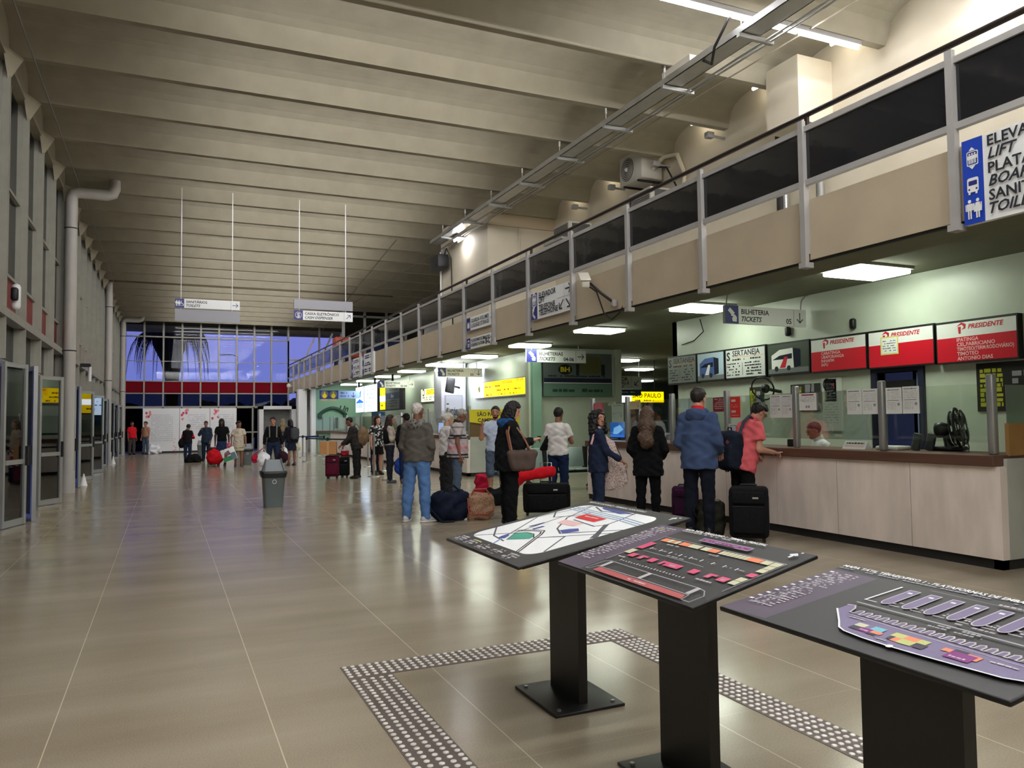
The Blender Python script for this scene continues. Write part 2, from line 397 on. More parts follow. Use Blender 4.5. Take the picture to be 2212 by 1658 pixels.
# ticket office walls under the gallery
mb = MB()
DY0, DY1, DZ = 7.52, 8.22, 2.14
mb.box(9.6, 9.75, YB, DY0, 0, 3.5, GREEN); mb.box(9.6, 9.75, DY1, 13.25, 0, 3.5, GREEN); mb.box(9.6, 9.75, DY0, DY1, DZ, 3.5, GREEN)
mb.box(9.6, 26, 13.1, 13.25, 0, 3.5, GREEN); struct(mb.build('wall_office'), 'pale green back wall of the near ticket office')
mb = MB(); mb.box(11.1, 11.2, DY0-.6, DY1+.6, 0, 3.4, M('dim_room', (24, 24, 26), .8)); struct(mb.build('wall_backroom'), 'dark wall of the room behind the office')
mb = MB(); mb.box(9.0, 11.75, 19.0, 19.2, 0, 3.5, GREEN); mb.box(9.55, 9.75, 19.2, 40.9, 0, 3.5, GREEN); mb.box(9.06, 9.32, 18.85, 19.0, 0, 3.5, TEAL); mb.box(11.7, 11.9, 18.9, 30, 0, 3.5, GREEN)
struct(mb.build('wall_offices'), 'green walls of the middle ticket offices')
mb = MB(); mb.box(6.9, 9.75, 41, 41.2, 0, 3.5, TEAL); mb.box(6.86, 6.93, 40.9, 41.2, 0, 3.22, BLACK); struct(mb.build('wall_teal'), 'teal end wall of the far ticket office')
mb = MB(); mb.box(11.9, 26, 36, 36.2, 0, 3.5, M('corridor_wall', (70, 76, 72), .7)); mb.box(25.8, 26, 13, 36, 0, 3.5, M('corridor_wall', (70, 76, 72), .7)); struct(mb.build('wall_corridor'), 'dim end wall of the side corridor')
mb = MB(); mb.box(8.56, 9.44, 25.0, 25.8, 0, 3.5, M('white_pillar', (206, 206, 216), .5)); struct(mb.build('pillar', ), 'white square pillar between ticket offices', 'pillar')
mb = MB()
mb.box(6.2, 6.62, 40.6, 41.2, 0, 3.24, WHITE); mb.box(6.73, 6.95, 39.9, 40.3, 0, 3.24, WHITE); struct(mb.build('pillar_far'), 'white pillars under the far end of the gallery', 'pillar')
mb = MB(); mb.box(XL-.3, XL, YB, 9.8, 0, 7.56, MULL); mb.box(XL-.2, XL+.04, 9.8, YE, 6.9, 7.56, CONC); mb.box(XL-.12, XL+.06, 9.8, YE, 3.12, 3.25, MULL); struct(mb.build('wall_left'), 'plain left wall with the beam over the glazed doors')
# office door in the back wall
d = sempty('door_1', 'dark blue framed open doorway behind the ticket counter', 'door')
NAVY = M('navy_frame', (24, 28, 52), .5); LBL = M('pale_blue_frame', (128, 152, 190), .5)
mb = MB(); mb.box(9.56, 9.77, DY0-.09, DY0, 0, DZ+.09, NAVY); mb.box(9.56, 9.77, DY1, DY1+.09, 0, DZ+.09, NAVY); mb.box(9.56, 9.77, DY0, DY1, DZ, DZ+.09, NAVY); mb.build('door_frame', d)
mb = MB(); mb.box(9.66, 9.70, DY0+.0, DY0+.1, 0, DZ-.02, LBL); mb.box(9.67, 9.7, DY0+.1, DY1, 0, .9, BLACK); mb.build('door_leaf', d)
mb = MB(); mb.box(9.62, 9.66, DY0+.1, DY1-.02, 1.72, 2.02, BLACK); mb.build('curtain', d)

mb = MB(); mb.box(11.08, 11.1, 7.05, 7.75, 2.12, 2.36, M('backroom_lit', (215, 226, 245), .5, emit=.3)); struct(mb.build('window_backroom'), 'pale lit strip at the top of the back room', 'window')  # emissive panel added for the bright strip atop the back room
# ---- left glazed wall, one bay at a time
RED = M('red_panel', (120, 38, 30), .55, noise=.1, ns=4); DRED = M('dark_red_panel', (112, 8, 22), .8, spec=.1)
LY = [CY0+CS*k for k in range(-1, 20)]+[YE]
nwin = 0
for i in range(len(LY)-1):
    a, b = LY[i], LY[i+1]; nwin += 1; door = i % 2 == 0 and i < 18
    w = sempty('window_%d' % nwin, 'tall left glazing bay with red band, bay %d along the doors' % nwin, 'window')
    mb = MB(); mb.box(XL-.22, XL-.04, a-.07, a+.07, 0, 6.9, MULL); mb.box(XL-.05, XL+.05, a-.045, a+.045, 2.5, 6.9, MULL)
    for z, h in ((3.85, .05), (5.2, .05), (2.48, .07)): mb.box(XL-.16, XL-.05, a+.07, b-.07, z-h/2, z+h/2, MULL)
    m_ = (a+b)/2; mb.box(XL-.16, XL-.08, m_-.02, m_+.02, 3.88, 6.9, MULL)
    if not door: mb.box(XL-.16, XL-.05, a+.07, b-.07, 0, .12, MULL); mb.box(XL-.14, XL-.06, m_-.025, m_+.025, 0, 2.5, MULL); mb.box(XL-.16, XL-.05, a+.07, b-.07, .95, 1.02, MULL)
    mb.build('frame', w)
    mb = MB()
    mb.box(XL-.12, XL-.112, a+.07, b-.07, 3.88, 6.9, DGLASS); mb.box(XL-.12, XL-.112, a+.07, b-.07, 2.52, 3.12, DGLASS)
    if not door: mb.box(XL-.12, XL-.112, a+.07, b-.07, .12, 2.45, DGLASS)
    mb.build('pane', w)
    mb = MB(); mb.box(XL-.13, XL-.09, a+.07, b-.07, 3.26, 3.82, RED); mb.build('red_panel', w)
# ---- far glazed wall
FXS = [XL+.19+.9386*k for k in range(10)]
for i in range(9):
    a, b = FXS[i], FXS[i+1]; nwin += 1
    w = sempty('window_%d' % nwin, 'far end glazing bay with dark red band, bay %d from the left' % (i+1), 'window')
    mb = MB(); mb.box(b-.04, b+.04, YE-.12, YE+.06, 2.45, 7.2, MULL); mb.box(b-.05, b+.05, YE-.16, YE-.1, 6.25, 7.2, MULL)
    if i == 0: mb.box(a-.1, a+.06, YE-.12, YE+.06, 0, 7.2, MULL)
    for z, h in ((6.27, .07), (4.95, .03), (3.86, .05), (3.2, .06), (2.45, .12)): mb.box(a+.04, b-.04, YE-.1, YE+.04, z-h/2, z+h/2, MULL)
    mb.build('frame', w)
    mb = MB(); mb.box(a+.04, b-.04, YE-.02, YE-.012, 2.5, 3.18, FDGLASS); mb.box(a+.04, b-.04, YE-.02, YE-.012, 3.88, 7.2, FGLASS)
    if i in (0, 6, 7, 8): mb.box(a+.04, b-.04, YE-.02, YE-.012, .1, 2.4, FDGLASS)
    mb.build('pane', w)
    mb = MB(); mb.box(a+.04, b-.04, YE-.05, YE+.01, 3.23, 3.84, DRED); mb.build('red_panel', w)
mb = MB()
for x in (6.43, 8.2, 10, 12, 14):
    mb.box(x-.05, x+.05, YE-.12, YE, 3.85, 7.2, MULL)
mb.box(6.4, 14, YE-.1, YE, 5.1, 5.2, MULL); mb.box(XL-.3, FXS[0]-.1, YE-.1, YE+.1, 0, 7.56, CONC); mb.box(4.45, 4.53, YE-.1, YE, 0, 2.45, MULL); mb.box(3.6, 4.5, YE-.1, YE, 1.0, 1.08, MULL); mb.box(4.53, 6.43, YE-.1, YE, 1.0, 1.08, MULL)
mb.box(XL, 26, YE-.03, YE+.15, 7.2, 7.56, M('dark_header', (84, 90, 78), .8)); mb.box(6.9, 26, YE-.05, YE+.15, 0, 3.6, WHITE)
struct(mb.build('wall_far'), 'far end wall around the glazing')
# white portal at the far end
p = sempty('door_2', 'white portal framing a passage at the far end', 'door')
mb = MB(); mb.box(4.75, 4.98, 45.0, 45.9, 0, 2.48, WHITE); mb.box(6.5, 6.75, 45.0, 45.9, 0, 2.48, WHITE); mb.box(4.75, 6.75, 45.0, 45.9, 2.3, 2.48, WHITE); mb.build('portal_frame', p)
mb = MB(); mb.box(4.98, 6.5, 45.86, 45.9, 0, 2.3, M('grey_shutter', (120, 122, 120), .6, noise=.1)); mb.build('passage_panel', p)
# glazed partition on the far part of the gallery
p = sempty('window_%d' % (nwin+1), 'glazed partition on the far gallery', 'window')
mb = MB()
for x in (7.95, 9.0, 10.1, 11.1, 12.0): mb.box(x-.06, x+.06, 37.9, 38.05, 3.85, 7.0, ALUP)
for z in (5.6, 6.75): mb.box(7.95, 12, 37.9, 38.0, z-.05, z+.05, ALUP)
mb.build('frame', p); mb = MB(); mb.box(7.95, 12, 37.96, 37.97, 3.9, 7, DGLASS); mb.build('pane', p)
d = sempty('door_3', 'bright white door panel on the far gallery', 'door')
mb = MB(); mb.box(12.0, 13.4, 37.9, 38.1, 3.85, 6.5, WHITE); mb.build('door_leaf', d)

# ---- outside: dusk beyond the glass
mb = MB(); mb.box(-60, 70, YE+.3, 120, -.4, -.2, M('asphalt_outside', (40, 40, 44), .9)); struct(mb.build('floor_outside'), 'dark ground outside')
mb = MB(); mb.box(-9.2, -9, -10, 60, -.3, 12, M('facade_outside', (74, 76, 74), .9, noise=.2, ns=1)); mb.box(-9, XL-.3, -10, 50, 7.6, 7.7, M('canopy_outside', (60, 62, 60), .9)); struct(mb.build('wall_outside'), 'dark building beyond the left doors')
mb = MB(); mb.box(-6, 20, YE+.3, 52.3, 7.56, 7.7, CONC); struct(mb.build('ceiling_outside'), 'ceiling continuing as a canopy beyond the far glazing')
HED = M('dark_foliage', (16, 22, 16), .9, noise=.4, ns=5)
hb = [(-5.6, 63.5), (-3.0, 58.8), (.4, 63.5), (3.4, 58.8), (6.4, 63.5), (9.6, 58.8), (12.6, 63.5)]
for i, (x, y) in enumerate(hb):
    R = random.Random(i); seeds = [(x+R.uniform(-1.6, 1.6), y+R.uniform(-1, 1), R.uniform(.6, 2.4), R.uniform(.6, 1.1)) for _ in range(14)]
    def fn(P, seeds=seeds):
        d = None
        for a, b, c, r in seeds:
            q = d_ell(P, (a, b, c), (r, r, r*.9)); d = q if d is None else np.minimum(d, q)
        return d+ncoise(P, 9, .12)
    soft(fn, (x-3, y-2.4, -.2), (x+3, y+2.4, 3.9), .16, HED, 'foliage', thing('bush', ['dark bush outside the far glazing, leftmost', 'second dark bush outside, under the palm', 'third dark bush outside the far glazing', 'dark bush outside the far glazing, before the street lamp', 'dark bush outside the far glazing by the portal', 'dark bush outside, second from the right', 'rightmost dark bush outside the far glazing'][i], 'bush', (x, y, -.2), 0, 'bushes outside the far glazing'), local=False)
t = thing('palm_tree', 'big dark palm tree outside the far left windows', 'palm tree', (.35, 54, -.2))
PT = M('palm_trunk', (20, 18, 22), .9, noise=.3, ns=6); PF = M('palm_leaf', (18, 28, 34), .8)
mb = MB(); mb.tube([(.38, 54, -.2), (.36, 54, 3), (.35, 54, 4.4), (.30, 54, 5.6), (.2, 54, 6.6), (.2, 54, 7.4)], [.38, .36, .42, .62, 1.0, 1.1], PT, 14); mb.build('trunk', t)
for i in range(34):
    R = random.Random(100+i); a = 2*PI*i/34+R.uniform(-.1, .1); L = R.uniform(2.0, 3.6); dr = R.uniform(1.6, 3.6); pts = []
    for k in range(8):
        q = k/7; pts.append(Vector((.2+math.cos(a)*L*math.sin(q*1.5)*.85, 54+math.sin(a)*L*.8*math.sin(q*1.5), 7.3+.7*math.sin(q*2.2)-dr*q**2.2)))
    mb = MB(); mb.tube(pts, [.05*(1-k/9) for k in range(8)], PF, 5)
    for k in range(1, 8):
        for sd in (-1, 1):
            for j in range(4):
                o = pts[k]+(pts[k-1]-pts[k])*(j/4); n = (pts[k]-pts[k-1]).normalized(); s_ = n.cross(Vector((0, 0, 1)))*sd*.28; tip = o+s_+n*.2+Vector((0, 0, -.35-.4*q*R.random()))
                mb.add([tuple(o+n*.04), tuple(o-n*.04), tuple(tip)], [(0, 1, 2)], PF)
    mb.build('frond', t)
t = thing('street_lamp', 'thin street lamp post against the dusk sky outside', 'street lamp', (4.45, 56, -.2))
mb = MB(); mb.cyl((4.45, 56, -.2), (4.45, 56, 6.15), .06, BLACK); mb.build('post', t); mb = MB(); mb.tube([(4.45, 56, 6.1), (4.2, 56, 6.22), (3.7, 56, 6.25)], .04, BLACK); mb.build('arm', t)
mb = MB(); mb.rbox((3.55, 56, 6.22), (.4, .16, .08), .03, BLACK); mb.build('lamp_head', t)
# ================================================================== lamps of the place, and added unseen ones
LIT = M('lamp_diffuser', (245, 255, 236), .5, emit=LAMP); TUB = M('fluorescent_tube', (250, 250, 255), .5, emit=TUBE); COV = M('cove_tube', (255, 246, 226), .5, emit=COVE)
def panel_lamp(x, y, z, label, sx=.95, sy=.62):
    t = thing('ceiling_light', label, 'ceiling light', (x, y, z), 0, 'square fluorescent lights under the gallery')
    mb = MB(); mb.box(x-sx/2-.03, x+sx/2+.03, y-sy/2-.03, y+sy/2+.03, z-.035, z, ALUP); mb.build('housing', t)
    mb = MB(); mb.rbox((x, y, z-.065), (sx, sy, .06), .02, LIT); mb.build('diffuser', t); return t
names = ['nearest', 'second', 'third', 'fourth', 'fifth', 'sixth', 'seventh', 'eighth', 'ninth', 'farthest']
for k in range(10):
    panel_lamp(8.62, 7.5+3.53*k, 3.5, 'square white ceiling light above the counters, %s in its row' % names[k])
for (x, y), n in zip(((13.7, 21.7), (16.8, 25.4), (22, 33)), ('nearest', 'middle', 'farthest')):
    panel_lamp(x, y, 3.5, 'square ceiling light down the side corridor, %s one' % n)
def strip(y, x0, x1, label):
    t = thing('strip_light', label, 'strip light', (x0, y, 6.86), 0, 'fluorescent strips under the ceiling ribs')
    mb = MB(); mb.box(x0, x1, y-.05, y+.05, 6.93, 6.998, ALUP); mb.build('batten', t)
    n = max(1, round((x1-x0)/1.25)); w = (x1-x0)/n
    for i in range(n):
        mb = MB(); mb.cyl((x0+w*i+.03, y, 6.9), (x0+w*(i+1)-.03, y, 6.9), .024, TUB); mb.build('tube', t)
    return t
strip(CY0-2*CS, 5.7, 9.25, 'long bright fluorescent strip crossing above the cable tray')
strip(CY0-3*CS, 8.4, 9.7, 'bright strip light at the top right corner')
for k, n in ((-4, 'first'), (-5, 'second'), (-6, 'third'), (-8, 'fourth'), (-10, 'fifth')):  # unseen strips added behind the viewpoint to light the near hall
    strip(CY0+CS*k, -1.0, 9.25, 'added unseen fluorescent strip light overhead behind the viewpoint, %s' % n)
for k in range(-2, 4):
    y = CY0+CS*k+.35; t = thing('cove_light', 'short tube washing the cream arch, number %d from the near end' % (k+3), 'wall light', (9.3, y, 7.3), 0, 'tubes hidden in the vaults')
    mb = MB(); mb.cyl((9.45, y-.12, 7.30), (9.45, y+.35, 7.32), .03, COV); mb.build('tube', t); mb = MB(); mb.box(9.42, 9.48, y, y+.25, 7.34, 7.5, ALUP); mb.build('bracket', t)
for k in range(-1, 4):
    y = CY0+CS*k; t = thing('spotlight', 'small grey spotlight at the end of a ceiling rib, number %d' % (k+2), 'spotlight', (9.6, y, 6.85), 0, 'spotlights at the rib ends')
    mb = MB(); mb.cyl((9.72, y+.05, 6.85), (9.45, y+.05, 6.85), .025, ALUP); mb.build('arm', t); mb = MB(); mb.rbox((9.36, y+.05, 6.86), (.16, .12, .12), .02, ALUP); mb.build('head', t)
UPL = M('fill_uplight_tube', (255, 250, 244), .5, emit=FILL_UPLIGHT)  # unseen tubes added on the gallery floor to brighten the ceiling
for k in [q for q in range(12) if q not in (3, 4)]:
    y = 5.2+3.526*k; t = thing('uplight', 'added unseen tube light along the gallery floor, %s from the near end' % ('first', 'second', 'third', 'fourth', 'fifth', 'sixth', 'seventh', 'eighth', 'ninth', 'tenth', 'eleventh', 'last')[k], 'light', (7.25, y, 3.86), 0, 'added tube uplights on the gallery floor')
    mb = MB(); mb.box(7.2, 7.3, y, y+3.5, 3.86, 3.92, ALUP); mb.build('batten', t); mb = MB(); mb.cyl((7.25, y+.04, 3.95), (7.25, y+3.46, 3.95), .024, UPL); mb.build('tube', t)
RCT = M('fill_recess_tube', (250, 250, 255), .5, emit=FILL_RECESS)  # unseen tubes added behind the ribs to light ceiling and floor
for k in range(-1, 19):
    y = CY0+CS*k+.13; t = thing('fill_recess_light', 'added unseen strip light behind a ceiling rib, number %d from the near end' % (k+2), 'strip light', (3, y, 7.03), 0, 'added strip lights behind the ribs')
    mb = MB(); mb.box(.4, 6.2, y-.06, y-.02, 7.02, 7.14, ALUP); mb.build('batten', t); mb = MB(); mb.cyl((.45, y+.01, 7.08), (6.15, y+.01, 7.08), .024, RCT); mb.build('tube', t)
# floodlight by the white pillar
t = thing('floodlight', 'bare twin tube fitting glaring in front of the white pillar', 'light', (8.7, 24.3, 3.2))
mb = MB(); mb.box(8.1, 9.3, 24.25, 24.35, 3.22, 3.3, ALUP); mb.cyl((8.3, 24.3, 3.3), (8.3, 24.3, 3.5), .012, ALUP); mb.cyl((9.1, 24.3, 3.3), (9.1, 24.3, 3.5), .012, ALUP); mb.build('batten', t)
FT = M('cool_tube', (238, 240, 255), .5, emit=16)
for q in (-.05, .05): mb = MB(); mb.cyl((8.12, 24.3+q, 3.19), (9.28, 24.3+q, 3.19), .03, FT); mb.build('tube', t)

# ================================================================== gallery railing
PANEL = M('smoked_acrylic', (32, 33, 36), .06, spec=.6, bump=.25, bs=1.6)
t = thing('gallery_railing', 'long grey metal gallery railing with smoked dark panels', 'railing', (XF, 5, 3.15))
RX = XF-.02
for y in PY:
    mb = MB(); mb.box(RX-.07, RX-.02, y-.035, y+.035, 3.16, 4.78, ALUP); mb.box(RX-.02, RX+.02, y-.02, y+.02, 3.3, 4.7, ALUP); mb.box(RX-.09, RX+.03, y-.05, y+.05, 3.14, 3.2, ALUP); mb.build('post', t)
for a, b in zip([YB]+PY, PY+[YE-.2]):
    mb = MB(); mb.box(RX-.02, RX, a+.04, b-.04, 4.11, 4.66, PANEL); mb.build('panel', t)
for z in (4.085, 4.685):
    mb = MB(); mb.box(RX-.045, RX+.015, YB, YE-.15, z-.03, z+.03, ALUP); mb.build('rail', t)
BRN = M('dark_handrail', (44, 34, 30), .4, metal=.3)
mb = MB(); mb.cyl((XF+.02, YB, 4.87), (XF+.02, YE-.2, 4.87), .03, BRN)
for y in PY[1::2]: mb.box(XF+.0, XF+.04, y-.02, y+.02, 4.6, 4.86, BRN)
mb.build('handrail', t)

# ================================================================== cable tray and its fittings
t = thing('cable_tray', 'long galvanised cable tray hanging below the ceiling ribs', 'cable tray', (7.15, 12, 6.74))
TX = 7.2; GALV = M('galvanised', (176, 176, 172), .38, metal=.75, noise=.06)
mb = MB(); mb.box(TX-.16, TX-.145, 4, 21.5, 6.7, 6.8, GALV); mb.box(TX+.145, TX+.16, 4, 21.5, 6.7, 6.8, GALV); mb.box(TX-.16, TX+.16, 4, 21.5, 6.7, 6.706, GALV); mb.build('trough', t)
for q in (.26, .34):
    mb = MB(); mb.cyl((TX+q, 4, 6.66), (TX+q, 21.3, 6.66), .016, GALV); mb.build('conduit', t)
for k in range(-4, 6):
    y = CY0+CS*k
    for q in (-.14, .14): mb = MB(); mb.cyl((TX+q, y, 6.7), (TX+q, y, 7.02), .006, WHITE); mb.cyl((TX+q, y, 6.9), (TX+q, y, 7.0), .018, WHITE); mb.build('hanger', t)
    mb = MB(); mb.box(TX-.2, TX+.4, y-.03, y+.03, 6.63, 6.69, GALV); mb.build('cross_bar', t)
mb = MB(); mb.box(TX-.12, TX+.12, 9.2, 9.9, 6.8, 6.93, OFFW); mb.build('junction_box', t)
mb = MB(); mb.box(TX-.05, TX+.13, 20.2, 20.7, 6.8, 6.95, OFFW); mb.build('junction_box', t)
for y, n in ((20.2, 'far end of the'),):
    s_ = thing('tube_light', 'small bright twin tube fixed at the %s cable tray' % n, 'light', (TX+.3, y, 6.6))
    for q in (.2, .32): mb = MB(); mb.cyl((TX+q, y-.2, 6.58), (TX+q, y+.2, 6.58), .018, TUB); mb.build('tube', s_)
    mb = MB(); mb.box(TX+.15, TX+.37, y-.2, y+.2, 6.61, 6.64, ALUP); mb.build('bracket', s_)
t = tag(MB().tube([(6.9, CY0-2*CS, 6.95), (6.85, 8.35, 6.6), (7.0, 8.6, 6.5), (7.1, 8.9, 6.7), (TX, 9.25, 6.86)], .02, BLACK).build('flexible_conduit'), 'black flexible conduit looping from the strip light to the tray', 'cable')
tag(MB().cyl((6.0, 21.4, 6.72), (8.3, 45.5, 6.9), .012, M('grey_cable', (96, 88, 76), .6)).build('cable'), 'dark cable run continuing under the far ceiling, left of the pair', 'cable')
tag(MB().cyl((TX+.3, 21.3, 6.66), (7.6, 45.5, 6.9), .012, MATS['grey_cable']).build('cable'), 'dark cable run continuing under the far ceiling, right of the pair', 'cable')
tag(MB().cyl((8.35, 1, 6.97), (8.1, 18.6, 6.97), .012, M('beige_cable', (150, 140, 120), .6)).build('cable'), 'thin beige conduit strung along the ribs above the gallery', 'cable')
tag(MB().cyl((-1.84, 6, 6.98), (-1.84, 45, 6.95), .012, M('grey_wire', (132, 130, 124), .5)).build('cable'), 'taut grey wire along the left edge of the ceiling', 'cable')
tag(MB().cyl((-1.9, CY0-CS-.12, 6.98), (7.1, CY0-CS-.12, 6.98), .025, CONC).build('conduit'), 'pale conduit fixed along a near ceiling rib', 'conduit')
tag(MB().cyl((-2, CY0+12*CS, 6.97), (9, CY0+12*CS, 6.97), .035, M('rust_pipe', (104, 92, 72), .6)).build('pipe'), 'thin brown pipe under a far ceiling rib', 'pipe')
# loudspeaker on the lift shaft
t = thing('loudspeaker', 'black box loudspeaker hung on the cream lift shaft', 'loudspeaker', (7.6, 21.9, 6.0))
mb = MB(); mb.rbox((7.47, 21.95, 6.27), (.34, .8, .38), .02, M('speaker_black', (26, 27, 30), .5)); mb.build('cabinet', t); mb = MB(); mb.box(7.6, 7.74, 21.9, 22.0, 6.3, 6.72, ALUP); mb.build('bracket', t)
mb = MB(); mb.tube([(7.55, 21.7, 6.45), (7.55, 21.5, 6.62), (7.66, 21.4, 6.3), (7.7, 21.4, 3.9)], .018, DARK); mb.build('cable', t)
tag(MB().cyl((7.68, 22.4, 3.85), (7.68, 22.4, 6.7), .03, WHITE).build('conduit'), 'white conduit down the edge of the lift shaft', 'conduit')
tag(MB().tube([(8.6, 18.64, 6.66), (8.6, 18.64, 5.6)], .02, CREAM).build('conduit'), 'short cream conduit hanging on the lift shaft face', 'conduit')
# air conditioner units on the gallery
AC = M('ac_casing', (196, 192, 180), .45); ACG = M('ac_grille', (84, 84, 82), .5)
t = thing('air_conditioner', 'upper white outdoor air conditioner unit with round fan', 'air conditioner', (9.3, 14, 6.5))
mb = MB(); mb.rbox((9.38, 13.98, 6.92), (.52, .86, .64), .02, AC); mb.build('casing', t)
mb = MB(); mb.cyl((9.125, 14.1, 6.92), (9.105, 14.1, 6.92), .25, ACG, n=24); mb.build('fan_grille', t); mb = MB()
for k in range(5): mb.torus((9.10, 14.1, 6.92), (1, 0, 0), .05+.045*k, .006, AC, 20, 5)
mb.ball((9.1, 14.1, 6.92), .045, WHITE, 6); mb.build('fan_guard', t)
mb = MB()
for y in (13.7, 14.25): mb.box(9.12, 9.72, y-.02, y+.02, 6.56, 6.6, DARK)
mb.build('bracket', t); mb = MB(); mb.tube([(9.4, 13.55, 6.8), (9.5, 13.3, 7.0), (9.6, 12.95, 6.95), (9.66, 12.8, 6.5), (9.66, 12.9, 5.9)], .05, CREAM); mb.build('hose', t)
mb = MB(); mb.tube([(9.4, 13.55, 6.85), (9.5, 13.2, 6.75), (9.6, 13.0, 6.3)], .018, BLACK); mb.build('cable', t)
def boxac(x, y, z, label):
    t = thing('air_conditioner', label, 'air conditioner', (x, y, z), 0, 'boxy air conditioners along the gallery')
    mb = MB(); mb.box(x-.3, x+.35, y-.4, y+.4, z, z+.42, AC); mb.build('casing', t); mb = MB()
    for k in range(9): mb.box(x-.315, x-.3, y-.36, y+.36, z+.05+.038*k, z+.07+.038*k, ACG)
    mb.box(x-.2, x+.3, y-.41, y-.4, z+.03, z+.38, ACG); mb.build('grille', t); mb = MB(); mb.box(x-.55, x+.4, y-.48, y+.48, z-.05, z, ALUP); mb.tube([(x-.4, y, z-.04), (9.72, y, z-.5)], .02, ALUP); mb.build('shelf', t)
boxac(9.32, 13.5, 5.85, 'boxy grey air conditioner on a shelf right under the round fan unit')
boxac(9.25, 16.9, 5.95, 'boxy grey air conditioner on a shelf beside the lift shaft')
# ducts and pipes by the cream box
t = thing('pipe_group', 'grey pipes and valve rising behind the railing at top right', 'pipe', (9.5, 8.6, 3.85))
mb = MB()
for y, r in ((9.85, .05), (9.95, .08)): mb.cyl((9.5, y, 3.85), (9.5, y, 6.95), r, DARK if r > .06 else GALV)
mb.build('riser', t); mb = MB(); mb.tube([(9.4, 9.0, 3.85), (9.4, 9.0, 5.9), (9.4, 8.8, 6.1), (9.4, 8.2, 6.1), (9.4, 7.9, 6.05)], .07, GALV); mb.build('bent_pipe', t); mb = MB(); mb.ball((9.45, 9.7, 6.3), .12, GALV, 6); mb.build('valve', t)
# security camera on the fascia
t = thing('security_camera', 'cream security camera on a curved arm at the gallery fascia', 'camera', (6.4, 10.6, 3.2))
X = Matrix.Translation((6.22, 10.95, 3.76)) @ Matrix.Rotation(math.radians(-25), 4, 'Z') @ Matrix.Rotation(math.radians(22), 4, 'X')
mb = MB(); mb.rbox((0, 0, 0), (.13, .5, .11), .02, OFFW, X=X); mb.build('housing', t); mb = MB(); mb.rbox((0, .02, .075), (.17, .58, .02), .008, OFFW, X=X); mb.build('sunshield', t)
mb = MB(); mb.tube([(6.24, 10.8, 3.70), (6.3, 10.55, 3.5), (6.4, 10.4, 3.36)], .022, DARK); mb.rbox((6.43, 10.4, 3.33), (.08, .1, .12), .02, ALUP); mb.build('arm', t); mb = MB(); mb.tube([(6.25, 10.85, 3.66), (6.3, 10.7, 3.55), (6.38, 10.62, 3.2), (6.42, 10.45, 3.08), (6.46, 10.3, 3.16), (6.5, 10.2, 3.3)], .012, BLACK); mb.build('cable', t)
t = thing('security_camera', 'small pale camera at the far corner of the gallery', 'camera', (6.3, 44.5, 3.6)); mb = MB(); mb.rbox((6.28, 44.6, 3.6), (.2, .4, .2), .05, OFFW); mb.build('housing', t); mb = MB(); mb.cyl((6.3, 44.6, 3.6), (6.46, 44.6, 3.6), .03, OFFW); mb.build('bracket', t)
# pipes down the left wall
PIP = M('pipe_paint', (172, 168, 160), .5, noise=.05, ns=3)
for (y, el), n in zip(((20.05, 1), (33.0, 0), (43.6, 1)), ('nearest thick white downpipe on the left wall, with an elbow at the ceiling', 'middle thick white downpipe on the left wall', 'farthest thick white downpipe in the far left corner')):
    t = thing('downpipe', n, 'pipe', (-2.0, y, 0), 0, 'white downpipes on the left wall'); mb = MB()
    if el: mb.tube([(-2.0, y, 0), (-2.0, y, 6.7), (-1.97, y, 6.8), (-1.85, y, 6.84), (-1.28, y, 6.84), (-1.17, y, 6.88), (-1.13, y, 7.0), (-1.13, y, 7.2)], .125, PIP, 14)
    else: mb.cyl((-2.0, y, 0), (-2.0, y, 6.98), .125, PIP, n=14)
    mb.build('pipe', t); mb = MB(); mb.cyl((-2.0, y, 0), (-2.0, y, .5), .15, PIP, n=14); mb.build('collar', t)
    for z in (3.2, 6.0): mb = MB(); mb.torus((-2.0, y, z), (0, 0, 1), .13, .012, DARK, 20, 6); mb.build('clamp', t)
    mb = MB(); mb.box(-2.06, -2.0, y+.2, y+.26, 0, 6.9, M('yellowed_conduit', (190, 178, 138), .5)); mb.build('conduit', t)
# small fittings on the left wall
t = thing('wall_bell', 'white handset shaped fitting on a red panel of the left wall', 'alarm', (-2.1, 14.0, 3.3)); mb = MB(); mb.rbox((-2.12, 13.95, 3.5), (.12, .14, .4), .05, WHITE); mb.build('body', t); mb = MB(); mb.rbox((-2.12, 13.8, 3.52), (.1, .1, .2), .03, BLACK); mb.build('bracket', t)
t = thing('wall_lamp', 'small white emergency lamp under the left beam', 'wall light', (-2.1, 24.2, 3.0)); mb = MB(); mb.box(-2.14, -1.9, 24, 24.3, 3.12, 3.2, DARK); mb.build('bracket', t); mb = MB(); mb.cyl((-1.92, 24.2, 2.72), (-1.92, 24.2, 3.12), .045, WHITE); mb.build('lamp', t)
